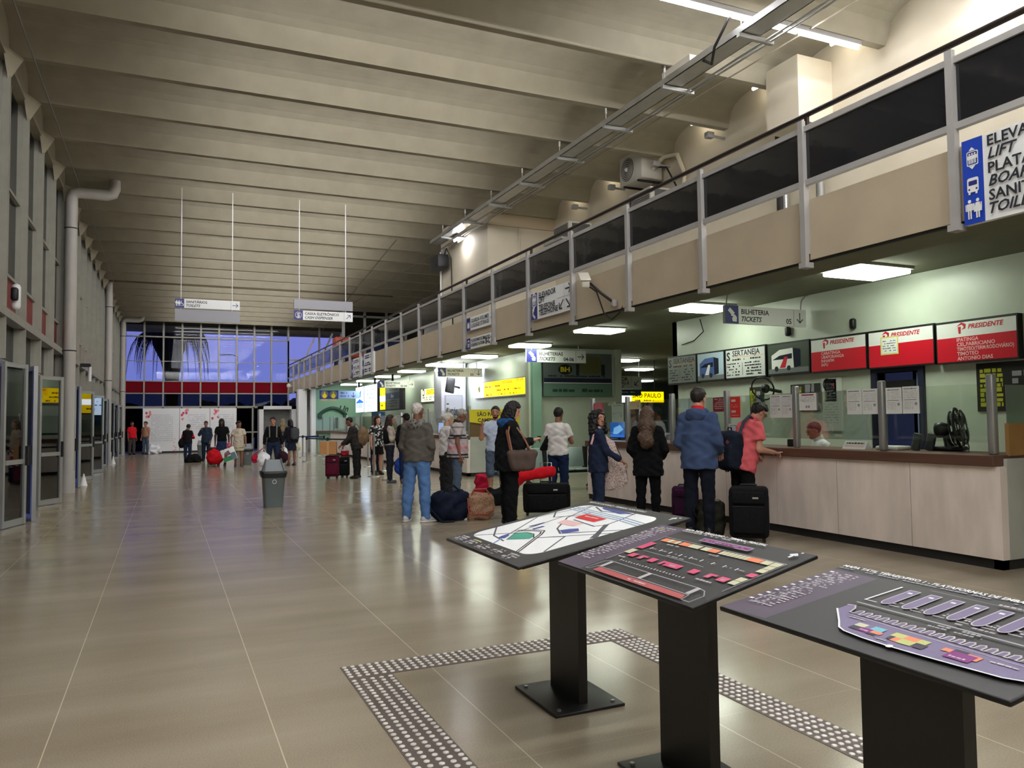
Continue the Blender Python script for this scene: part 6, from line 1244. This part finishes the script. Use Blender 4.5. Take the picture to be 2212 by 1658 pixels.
# 1 man in the blue hooded jacket, waiting at the counter
HOOD = fabric('slate_blue', (62, 78, 110), .16, 7); RCOL = fabric('red_collar', (206, 50, 58), .1)
t1, I1 = person('person in a slate blue hooded jacket with red collar, seen from behind at the counter', 6.14, 7.98, 55, 1.87, SK1, ('short', hairm('dark_brown', (36, 30, 26))), ('long', HOOD, .80, .045, ('hood', HOOD), ('collar', RCOL)), ('trousers', fabric('navy_trousers', (22, 25, 36), .2, 12)), 'black', (((-.22, -.05, -1), (.15, .85, -.45)), ((.22, -.05, -1), (-.15, .85, -.45))), 0, (-12, 4), fine=.013)
soft_pr = MB(); a = None
# 2 man in coral shirt bending over the counter
CORAL = fabric('coral', (214, 98, 104), .12, 9)
t2, I2 = person('person in a coral shirt and glasses leaning on the counter with a navy backpack', 6.86, 8.02, 98, 1.74, SK1, ('thick', HBLK), ('tee', CORAL, .80, .05, ('collar', CORAL)), ('trousers', BLKT), 'black', (((-.35, .35, -1), (-.1, .9, -.1)), ((.2, .25, -1), (-.25, 1, .12))), 17, (-4, 20), (((-.05, .0, -1), (-.02, -.02, -1)), ((.05, .1, -1), (.02, -.12, -1))), fine=.013)
glasses(t2, I2)
# 3 woman with very long hair, black coat
t3, I3 = person('person with very long brown hair and a black coat, seen from behind', 6.28, 9.32, 40, 1.66, SK1, ('verylong', hairm('ombre', (76, 56, 42))), ('coat', BLKT, .72, .05), ('trousers', BLKT), 'black', (((-.3, .05, -1), (.25, .75, -.5)), ((.3, .05, -1), (-.25, .75, -.5))), 0, (0, 8), fine=.013)
# 4 woman holding the patterned pillow, looking back
NAVJ = fabric('navy_cardigan', (34, 42, 64), .15, 10)
t4, I4 = person('person with curly dark hair and navy cardigan hugging a patterned pillow', 5.66, 9.66, 108, 1.61, SK2, ('curly', HBLK), ('long', NAVJ, .80, .026, ('collar', fabric('white_blouse', (200, 192, 190), .1))), ('trousers', DEND), 'black', (((-.16, .28, -1), (.6, .8, -.25)), ((.12, .42, -1), (.08, .85, -.55))), 0, (-62, 0), fine=.012)
# 5 woman with the phone
t5, I5 = person('person with black hair and black jacket looking down at a phone, brown shoulder bag', 4.55, 10.3, 96, 1.77, SK1, ('bob', HBLK), ('coat', fabric('black_jacket', (24, 24, 27), .25, 14), .76, .058, ('hood', fabric('blue_hood_lining', (34, 72, 122), .5, 22))), ('trousers', BLKT, .04), 'black', (((-.12, .35, -1), (.25, 1, .25)), ((.14, .3, -1), (-.2, 1, .3))), 0, (-4, 22), fine=.013, hand_curl=.8, fat=.035, build=1.06)
# 6 man in white shirt by the bench
t6, I6 = person('person in a white short sleeved shirt and dark jeans, back turned, by the waiting bench', 6.42, 12.35, 42, 1.71, SK3, ('short', HBLK), ('tee', fabric('white_cotton', (206, 202, 198), .06, 6), .88, .03), ('trousers', fabric('navy_jeans', (24, 36, 64), .2, 9), .022), 'black', (((-.2, .1, -1), (.3, 1, -.1)), ((.28, .25, -1), (-.35, .9, .15))), 0, (-15, 8), fine=.014)
# 7 man lifting both arms
t7, I7 = person('person in a pale blue shirt and denim shorts with both hands raised to his neck', 5.95, 14.1, 200, 1.77, SK2, ('short', HBLK), ('tee', fabric('pale_blue', (176, 188, 208), .08, 8), .88, .028), ('shorts', DENG, .035), 'black', (((-.3, .5, -.55), (.4, .15, 1)), ((.42, .15, -.9), (-.05, .3, 1))), 0, (-10, 0), facehair=True, fine=.014)
# 8 man in the striped polo
STRP = stripes('striped_polo', [(44, 44, 52), (150, 140, 142), (40, 40, 48), (176, 160, 160), (196, 130, 140), (182, 168, 168), (176, 164, 164), (52, 52, 60), (150, 142, 142), (52, 52, 60), (178, 168, 166), (120, 110, 112), (182, 172, 170)], [0, .84, .875, .90, .985, 1.04, 1.13, 1.175, 1.20, 1.225, 1.255, 1.38, 1.40])
t8, I8 = person('grey haired person in a striped polo shirt and jeans, looking down', 4.95, 13.6, 106, 1.73, SK3, ('thin', HGRY), ('polo', STRP, .82, .036, ('collar', fabric('dark_collar', (48, 46, 50), .1))), ('trousers', DENG, .02), 'black', (((-.18, .02, -1), (.05, .25, -1)), ((.16, -.02, -1), (-.02, .22, -1))), 2, (-6, 22), fat=.035, fine=.014)
# 9 white haired person behind
t9, I9 = person('white haired person in a white shirt and black trousers behind the striped polo', 5.15, 14.75, 85, 1.65, SK1, ('bun', HWHT), ('tee', fabric('white_shirt', (200, 196, 194), .06), .86, .03), ('trousers', fabric('charcoal', (44, 44, 46), .15), .05), 'white', (((-.18, .02, -1), (-.02, .1, -1)), ((.18, .1, -1), (0, .3, -1))), 0, (0, 8), fine=.016)
# 10 grey haired man in the grey sweatshirt
GSW = fabric('grey_sweatshirt', (90, 86, 80), .14, 8)
t10, I10 = person('grey haired person in a grey hooded sweatshirt, blue jeans and white sneakers', 3.47, 11.3, 40, 1.77, SK3, ('thin', HWHT), ('long', GSW, .88, .042, ('hood', checker('patterned_scarf', (120, 116, 110), (64, 62, 60), 26))), ('trousers', fabric('light_jeans', (86, 122, 172), .14, 9), .03), 'white', (((-.18, .0, -1), (.35, .6, -1)), ((.2, .0, -1), (-.3, .55, -1))), 0, (-18, 0), (((-.1, .0, -1), (-.08, -.02, -1)), ((.06, .04, -1), (.06, -.06, -1))), fine=.013, fy=(-8, 40), build=1.06)
# 11 man in a dark cap
t11, I11 = person('person in a black cap and dark jacket behind the grey sweatshirt', 5.42, 18.5, 15, 1.69, SK3, ('short', HBLK), ('long', BLKT, .84, .04), ('trousers', fabric('indigo', (24, 34, 70), .2), .02), 'brown', (((-.2, .1, -1), (.1, .5, -1)), ((.2, .1, -1), (-.1, .5, -1))), 0, (30, 0), fine=.018)
def fcap(P): T = (P-I11['hcen'])@I11['HR']; d = np.maximum(d_ell(T, (0, -.014, .035), (.092, .112, .105)), .035-T[:, 2]); return np.minimum(d, np.maximum(d_ell(T, (0, .12, .045), (.075, .085, .02)), .0-T[:, 1]))
vs_, q_ = nets(fcap, I11['hcen']-.25, I11['hcen']+.25, .014); mb = MB(); mb.add(vs_*I11['s'], q_.tolist(), BLKF, True); mb.build('cap', t11, True)
# 12 woman in pale top and black sleeves
t12, I12 = person('person with tied dark hair, pale top and black jacket in the queue', 5.12, 18.95, 100, 1.66, SK2, ('long', HBRN), ('long', fabric('cream_top', (172, 160, 148), .18, 10), .95, .03), ('trousers', fabric('dark_slacks', (34, 36, 46), .2), .025), 'grey', (((-.3, .1, -1), (.5, .7, .1)), ((.3, .1, -1), (-.5, .7, .1))), 0, (0, 0), fine=.018)
def fves(P):
    T = P-V3(0, 0, 0); d = d_ell(T, (0, -.05, 1.2), (.215, .13, .28)); return np.maximum(d, T[:, 1]-.03)
vs_, q_ = nets(fves, V3(-.3, -.3, .85), V3(.3, .15, 1.5), .018); mb = MB(); mb.add(vs_*I12['s'], q_.tolist(), BLKT, True); mb.build('vest', t12, True)
# 13 man in the dark suit reaching to the box
t13, I13 = person('bald person in a dark suit bending to hold the cardboard box', 4.72, 20.85, -62, 1.66, SK3, ('thin', HBLK), ('coat', fabric('suit', (46, 43, 42), .15, 10), .80, .034), ('trousers', fabric('suit_trousers', (32, 30, 30), .15), .024), 'black', (((-.12, .6, -1), (-.0, 1, -.5)), ((.12, .6, -1), (.0, 1, -.5))), 14, (0, 6), fine=.018)
# 14, 15 two women behind him
t14, I14 = person('fair haired person at the far counter behind the suit', 5.75, 22.9, 150, 1.66, SK1, ('long', HLBR), ('tee', fabric('beige_blouse', (176, 160, 140), .1), .88, .03), ('trousers', DEND), 'black', fine=.02)
t15, I15 = person('person with black hair and a black and white top beside the tall queue post', 5.55, 21.9, 165, 1.66, SK1, ('bob', HBLK), ('tee', checker('black_white_print', (30, 30, 34), (206, 204, 206), 14), .84, .035), ('skirt', BLKT, .62, .05), 'black', fine=.02)
# 16-22 the group walking at the far end
t16, I16 = person('short person in black with red sleeves and a dark shoulder bag, far end', .82, 33.7, 25, 1.50, SK3, ('thick', HBLK), ('long', fabric('black_red', (30, 26, 30), .2), .85, .035), ('trousers', DEND), 'black', (((-.3, .1, -1), (.5, .8, .2)), ((.3, .2, -1), (-.4, .8, .2))), 0, (0, 22), fine=.022)
for i in (0, 1):
    def fsl(P, i=i): return np.minimum(d_cap(P, I16['sh'][i]*.5+I16['el'][i]*.5, I16['el'][i], .068, .066), d_cap(P, I16['el'][i], I16['wr'][i], .064, .052))
    vs_, q_ = nets(fsl, np.minimum(I16['sh'][i], np.minimum(I16['el'][i], I16['wr'][i]))-.1, np.maximum(I16['sh'][i], np.maximum(I16['el'][i], I16['wr'][i]))+.1, .02); mb = MB(); mb.add(vs_*I16['s'], q_.tolist(), REDF, True); mb.build('sleeve', t16, True)
t17, I17 = person('person in navy overalls with a hand at the face, in front of the display panels', 1.52, 33.9, 200, 1.62, SK3, ('short', HBLK), ('long', fabric('navy_overall', (40, 50, 66), .15), .8, .04), ('trousers', fabric('navy_overall_b', (34, 42, 58), .15), .025), 'black', (((-.2, .1, -1), (.1, .4, -1)), ((.3, .5, -.8), (-.5, .4, 1))), 0, (0, 12), fine=.022)
t18, I18 = person('person in a black top and long denim skirt carrying a round red bag, far end', 1.85, 29.6, 192, 1.68, SK4, ('long', HBLK), ('tee', BLKT, .92, .028), ('skirt', fabric('denim_skirt', (34, 52, 84), .15), .22, .10), 'brown', (((-.28, .05, -1), (-.05, .2, -1)), ((.22, .1, -1), (0, .2, -1))), 4, (0, 12), fine=.02)
t19, I19 = person('person in a short cream dress and dark jacket carrying colourful shopping bags, far end', 2.36, 28.9, 190, 1.58, SK3, ('bun', HBLK), ('tee', fabric('cream_dress', (190, 178, 160), .12), .72, .035), ('skirt', fabric('pale_skirt', (176, 170, 140), .12), .62, .05), 'brown', (((-.3, .1, -1), (-.1, .3, -1)), ((.4, .1, -1), (-.1, .5, -.8))), 0, (45, 0), fine=.02)
t20, I20 = person('person in a black long sleeved top and jeans carrying bags in both hands, far end', 3.05, 25.0, 186, 1.68, SK2, ('thick', HBLK), ('long', BLKT, .94, .03), ('trousers', DEND, .02), 'black', (((-.3, .0, -1), (-.12, .1, -1)), ((.3, .0, -1), (.12, .1, -1))), 0, (-14, 0), (((-.08, .1, -1), (-.02, -.05, -1)), ((.08, -.08, -1), (.04, -.12, -1))), fine=.019)
mb = MB()
for q in (-1, 1): mb.tube([tuple(np.array(p)*I20['s']) for p in ((q*.11, .12, 1.12), (q*.11, .135, 1.3), (q*.115, .03, 1.475), (q*.11, -.13, 1.35))], .02, fabric('grey_strap', (120, 120, 112), .1), 6)
mb.build('straps', t20, True)
t21, I21 = person('person with long fair hair standing in the far white portal', 4.95, 37.0, 15, 1.70, SK1, ('verylong', hairm('fair', (120, 104, 76))), ('long', fabric('olive_jacket', (104, 98, 80), .15), .8, .04), ('trousers', DEND), 'black', fine=.024)
t22, I22 = person('person in a dark short dress with a grey backpack, walking away at the far end', 4.1, 28.4, -18, 1.63, SK3, ('bob', HBLK), ('long', fabric('dark_dress', (28, 28, 36), .2), .85, .032), ('skirt', fabric('navy_skirt', (30, 34, 50), .2), .58, .04), 'brown', (((-.3, .3, -1), (-.1, .4, -1)), ((.3, .1, -1), (.1, .4, -1))), 6, (0, 10), fine=.02)
t23, I23 = person('person in a red shirt and dark trousers by the far left doors', -1.55, 43.6, 150, 1.66, SK3, ('short', HBLK), ('tee', REDF, .88, .04), ('trousers', fabric('brown_grey', (74, 66, 64), .15), .03), 'black', fat=.03, fine=.024)
t24, I24 = person('person in a tan top by the far left display panel', -.92, 43.9, 215, 1.66, SK2, ('bun', HBRN), ('tee', fabric('tan_top', (172, 132, 104), .12), .9, .03), ('trousers', DENG, .02), 'black', fine=.024)
# clerks and the seated person
SIT = (((-.06, .98, -.12), (0, .1, -1)), ((.06, .98, -.12), (0, .1, -1)))
def stool(x, y, h, label):
    t = thing('office_chair', label, 'chair', (x, y, 0)); mb = MB(); mb.rbox((x, y, h-.04), (.44, .42, .08), .03, BLACK); mb.build('seat', t); mb = MB(); mb.cyl((x, y, .06), (x, y, h-.08), .03, DARK); mb.build('column', t); mb = MB()
    for k in range(5): mb.tube([(x, y, .08), (x+.26*math.cos(k*1.257), y+.26*math.sin(k*1.257), .035)], .02, DARK, 6)
    mb.build('base', t)
t25, I25 = person('seated clerk in a white shirt and glasses behind the counter glass', 8.72, 8.36, -68, 1.66, SK2, ('short', HBLK), ('long', fabric('clerk_white', (206, 208, 206), .05), .9, .032, ('collar', fabric('clerk_collar', (214, 216, 214), .03))), ('trousers', BLKT), 'black', (((-.15, .5, -1), (.1, 1, -.1)), ((.15, .5, -1), (-.1, 1, -.1))), 14, (0, 4), SIT, fat=.03, seated=True, z=.14, fine=.014)
glasses(t25, I25)
stool(8.74, 8.4, .54, 'black office chair under the seated clerk')
t26, I26 = person('clerk in white behind the second counter, beside the pale monitors', 8.3, 24.2, -100, 1.62, SK2, ('bun', HBRN), ('long', fabric('clerk_white', (206, 208, 206)), .9, .03), ('trousers', BLKT), 'black', (((-.15, .3, -1), (.1, .9, -.1)), ((.15, .3, -1), (-.1, .9, -.1))), 4, (0, 15), fine=.02)
t27, I27 = person('seated person in a maroon hooded jacket on the waiting bench', 8.45, 14.45, 172, 1.66, SK2, ('long', HBRN), ('long', fabric('maroon_jacket', (66, 34, 48), .15), .88, .045), ('trousers', BLKT), 'black', (((-.2, .3, -1), (.3, .9, -.2)), ((.2, .3, -1), (-.3, .9, -.2))), 2, (0, 12), SIT, seated=True, fine=.018)

# ---- things they carry
def at(I, p, d=(0, 0, 0)): q = wpt(I, p); return (q[0]+d[0], q[1]+d[1], q[2]+d[2])
# navy backpack
q = at(I2, I2['tf']((-.02, -.22, 1.08))); t = thing('backpack', 'navy backpack hanging off the shoulder of the person in coral', 'backpack', q, I2['rz']+.25)
def fn(P): return smin(d_box(P, (0, 0, -.07), (.195, .11, .26), .10), d_box(P, (0, -.10, -.14), (.15, .05, .15), .045), .03)+ncoise(P, 30, .006)
soft(fn, (-.28, -.24, -.42), (.28, .2, .28), .013, fabric('navy_backpack', (28, 34, 46), .2, 12), 'body', t)
mb = MB(); mb.tube([(.1, .06, .12), (.13, .12, .3), (.14, .22, .38), (.15, .34, .3), (.15, .34, .05), (.12, .1, -.22)], .022, fabric('strap_grey', (62, 68, 80), .1), 6); mb.build('strap', t, True); mb = MB(); mb.rbox((.02, -.115, .08), (.05, .01, .05), .004, M('patch_rust', (116, 62, 58), .6), X=Matrix.Rotation(.78, 4, 'Y') @ Matrix.Identity(4)); mb.build('patch', t, True); mb = MB(); mb.tube([(-.03, 0, .17), (-.02, 0, .23), (.03, 0, .23), (.04, 0, .17)], .01, BLKF, 6); mb.tube([(-.03, -.05, -.27), (-.03, -.05, -.34), (.01, -.05, -.34), (.01, -.05, -.27)], .009, BLKF, 6); mb.build('loop', t, True)
# pillow
q = (5.83, 9.69, .88); t = thing('pillow', 'cream patterned pillow with dark piping held by the curly haired person', 'pillow', q, I4['rz']+.1); t.rotation_euler = (0, math.radians(-22), math.radians(-30))
PIL = checker('pillow_pattern', (214, 198, 190), (150, 124, 118), 60)
def fn(P): Q = np.abs(P/np.array([.225, .085, .40])); d = .35*np.exp(-(P[:, 2]/.07)**2)*.06+(np.power(Q[:, 0]**3.2+Q[:, 2]**3.2, 1/3.2)+Q[:, 1]**1.5*.9-1)*.1; return d+ncoise(P, 18, .006)
soft(fn, (-.3, -.16, -.46), (.3, .16, .46), .013, PIL, 'cushion', t)
mb = MB(); mb.tube([(.218*math.copysign(abs(math.cos(a))**.62, math.cos(a)), 0, .388*math.copysign(abs(math.sin(a))**.62, math.sin(a))) for a in np.linspace(0, 2*PI, 49)], .007, M('piping_brown', (84, 66, 64), .7), 6, False); mb.build('piping', t, True)
t = thing('shoulder_bag_strap', 'pink bag strap on the shoulder of the curly haired person', 'strap', at(I4, (0, 0, 1.2)), I4['rz']); mb = MB(); mb.tube([(.13, -.12, .05), (.12, -.08, .18), (.11, 0, .225), (.09, .1, .12), (.07, .14, .0)], .016, M('strap_pink', (206, 160, 166), .6), 6); mb.build('strap', t, True)
# phone and shoulder bag of the woman in black
m_ = (np.array(at(I5, I5['wr'][0]+I5['fd'][0]*.1))+np.array(at(I5, I5['wr'][1]+I5['fd'][1]*.1)))/2
t = thing('mobile_phone', 'black phone held in both hands by the person in the black jacket', 'phone', tuple(m_), I5['rz']); mb = MB(); mb.rbox((0, .03, .02), (.14, .012, .07), .005, BLACK, X=Matrix.Rotation(-.5, 4, 'X')); mb.build('body', t, True)
q = at(I5, (.29, .10, .93)); t = thing('shoulder_bag', 'large brown leather bag on the shoulder of the person with the phone', 'handbag', q, I5['rz'])
def fn(P): Q = P.copy(); Q[:, 2] -= .25*Q[:, 1]*0; k = 1-.35*(Q[:, 2]+.0)/.34; Q[:, 1] *= np.clip(k, .8, 1.3); return d_box(Q, (0, 0, 0), (.07, .205, .15), .06)+ncoise(P, 24, .006)
soft(fn, (-.14, -.34, -.22), (.14, .34, .22), .014, BRNF, 'body', t)
mb = MB(); TANL = M('strap_tan', (138, 88, 62), .5)
for o in (-.045, .03): mb.tube([(o, .12, .13), (o-.02, -.0, .36), (-.10+o, -.1, .52), (-.12+o, -.14, .53), (o-.04, -.2, .40), (o, -.16, .13)], .014, TANL, 6)
mb.build('strap', t, True)
# tablet and phone for others
q = at(I2, I2['wr'][1]+I2['fd'][1]*.11); t = thing('mobile_phone', 'white phone in the hand of the person in coral', 'phone', q, I2['rz']); mb = MB(); mb.rbox((0, .0, .014), (.065, .14, .01), .004, PW); mb.build('body', t, True)
q = at(I6, (-.24, .04, 1.12)); t = thing('laptop_bag', 'black flat case with a white tag under the arm of the person in white', 'bag', q, I6['rz']); mb = MB(); X = Matrix.Rotation(.5, 4, 'Y'); mb.rbox((0, .08, 0), (.07, .38, .30), .02, BLKF, X=X); mb.build('case', t, True); mb = MB(); mb.rbox((-.036, .0, .0), (.004, .05, .12), .001, PW, X=X); mb.build('tag', t, True)
q = at(I13, I13['tf']((.0, -.25, 1.18))); t = thing('backpack', 'brown sack on the back of the bending person in the suit', 'backpack', q, I13['rz']); soft(lambda P: d_ell(P, (0, 0, -.06), (.17, .15, .26))+ncoise(P, 24, .012), (-.25, -.25, -.4), (.25, .25, .28), .02, fabric('brown_sack', (122, 100, 76), .18, 10), 'body', t)
mb = MB(); mb.tube([(.1, .1, .16), (.13, .22, .28), (.13, .36, .16)], .018, MATS['fabric_brown_sack'], 6); mb.build('strap', t, True)
q = at(I11, (-.05, .15, .42)); t = thing('bag', 'big blue bag carried by the person in the black cap', 'bag', q, I11['rz']); soft(lambda P: d_ell(P, (0, 0, 0), (.24, .2, .26))+ncoise(P, 20, .02), (-.34, -.3, -.36), (.34, .3, .36), .022, BLUF, 'body', t); mb = MB(); mb.tube([(-.08, 0, .2), (0, .0, .42), (.08, 0, .2)], .014, BLUF, 6); mb.build('handle', t, True)
def ball_bag(name, label, I, i, r, mat, drop=.3, cat='bag', d=(0, 0, 0)):
    w0 = np.array(at(I, I['wr'][i]+I['fd'][i]*.09)); q = w0+np.array(d)-np.array([0, 0, drop]); q[2] = max(q[2], r[2]+.01); t = thing(name, label, cat, tuple(q), I['rz']); k = max(r)
    soft(lambda P: d_ell(P, (0, 0, 0), r)+ncoise(P, 6/k, .06*k), tuple(-1.3*v-.02 for v in r), tuple(1.3*v+.02 for v in r), max(k/12, .014), mat, 'body', t)
    L = w0-q; e = (np.cos(-I['rz'])*L[0]-np.sin(-I['rz'])*L[1], np.sin(-I['rz'])*L[0]+np.cos(-I['rz'])*L[1], L[2]); mb = MB(); mb.tube([(-r[0]*.35, 0, r[2]*.85), e, (r[0]*.35, 0, r[2]*.85)], .012, mat, 6); mb.build('handle', t, True); return t
ball_bag('bag', 'round bright red bag carried by the person in the denim skirt', I18, 1, (.30, .26, .28), REDF, .42)
ball_bag('purse', 'small pink purse held by the person in the denim skirt', I18, 0, (.10, .07, .14), M('purse_pink', (224, 110, 140), .5), .05)
ball_bag('plastic_bag', 'white plastic bag in one hand of the person in the black top, far end', I20, 1, (.20, .16, .23), WPL, .36)
ball_bag('bag', 'small crimson bag hanging beside the white plastic bag', I20, 1, (.10, .08, .14), MATS['fabric_crimson'], .34, d=(-.24, .2, 0))
ball_bag('bag', 'dark round bag in the other hand of the person in the black top, far end', I20, 0, (.17, .15, .19), fabric('aubergine', (48, 24, 34), .2), .3)
ball_bag('shopping_bag', 'white shopping bag behind the dark round bag', I20, 0, (.10, .14, .19), WPL, .2, d=(.12, .4, 0))
ball_bag('handbag', 'cream bag carried by the person in the dark short dress', I22, 1, (.16, .12, .14), fabric('cream_bag', (206, 200, 170), .1), .1)
q = at(I22, (.03, -.22, 1.22)); t = thing('backpack', 'grey backpack worn by the person in the dark short dress', 'backpack', q, I22['rz']); soft(lambda P: d_box(P, (0, 0, 0), (.15, .09, .2), .07)+ncoise(P, 26, .006), (-.22, -.16, -.26), (.22, .16, .26), .02, fabric('grey_pack', (70, 72, 76), .15), 'body', t)
q = at(I16, (-.27, -.02, .88)); t = thing('shoulder_bag', 'dark shoulder bag at the side of the person in red sleeves', 'bag', q, I16['rz']); soft(lambda P: d_ell(P, (0, 0, 0), (.12, .2, .2))+ncoise(P, 24, .01), (-.18, -.26, -.26), (.18, .26, .26), .02, BLKF, 'body', t); mb = MB(); mb.tube([(.0, 0, .17), (.06, 0, .4), (.2, -.02, .58)], .014, BLKF, 6); mb.build('strap', t, True)
t = thing('suitcase', 'dark brown suitcase behind the round red bag, far end', 'suitcase', (1.62, 31.2, 0)); mb = MB(); mb.rbox((1.62, 31.2, .34), (.34, .24, .6), .05, fabric('brown_case', (62, 40, 38), .2)); mb.build('shell', t); mb = MB(); mb.cyl((1.5, 31.2, .03), (1.74, 31.2, .03), .03, DARK); mb.build('wheel', t); mb = MB(); mb.tube([(1.54, 31.25, .62), (1.54, 31.25, .9), (1.70, 31.25, .9), (1.70, 31.25, .62)], .009, STEEL, 6); mb.build('handle', t)
# tilted colourful shopping bags
q = at(I19, I19['wr'][1]+I19['fd'][1]*.12); t = thing('shopping_bag', 'big tilted shopping bag with white, grey and green print, far end', 'bag', (q[0]-.1, q[1]-.12, q[2]-.3), I19['rz']); t.rotation_euler = (0, .35, I19['rz'])
mb = MB(); mb.rbox((0, 0, 0), (.46, .16, .44), .02, PW); mb.build('bag', t, True); a = Art((-.22, .081, -.21), (1, 0, 0), (0, 0, 1), .001); a.O = Vector((.22, .081, -.21)); a.U = Vector((-1, 0, 0)); a.N = Vector((0, 1, 0))
a.rect(.0, 0, .28, .16, M('bag_green', (46, 132, 82), .5)); a.rect(.28, .0, .44, .24, M('bag_teal', (92, 120, 132), .5)); a.poly([(.05, .16), (.3, .2), (.26, .36), (.1, .3)], M('bag_mauve', (120, 90, 110), .5)); a.circ(.12, .2, .05, M('bag_maroon', (150, 40, 60), .5)); a.build('print', t, True)
mb = MB(); mb.tube([(-.1, .085, .2), (-.08, .09, .36), (.08, .09, .36), (.1, .085, .2)], .012, M('handle_violet', (58, 48, 76), .6), 6); mb.build('handle', t, True)
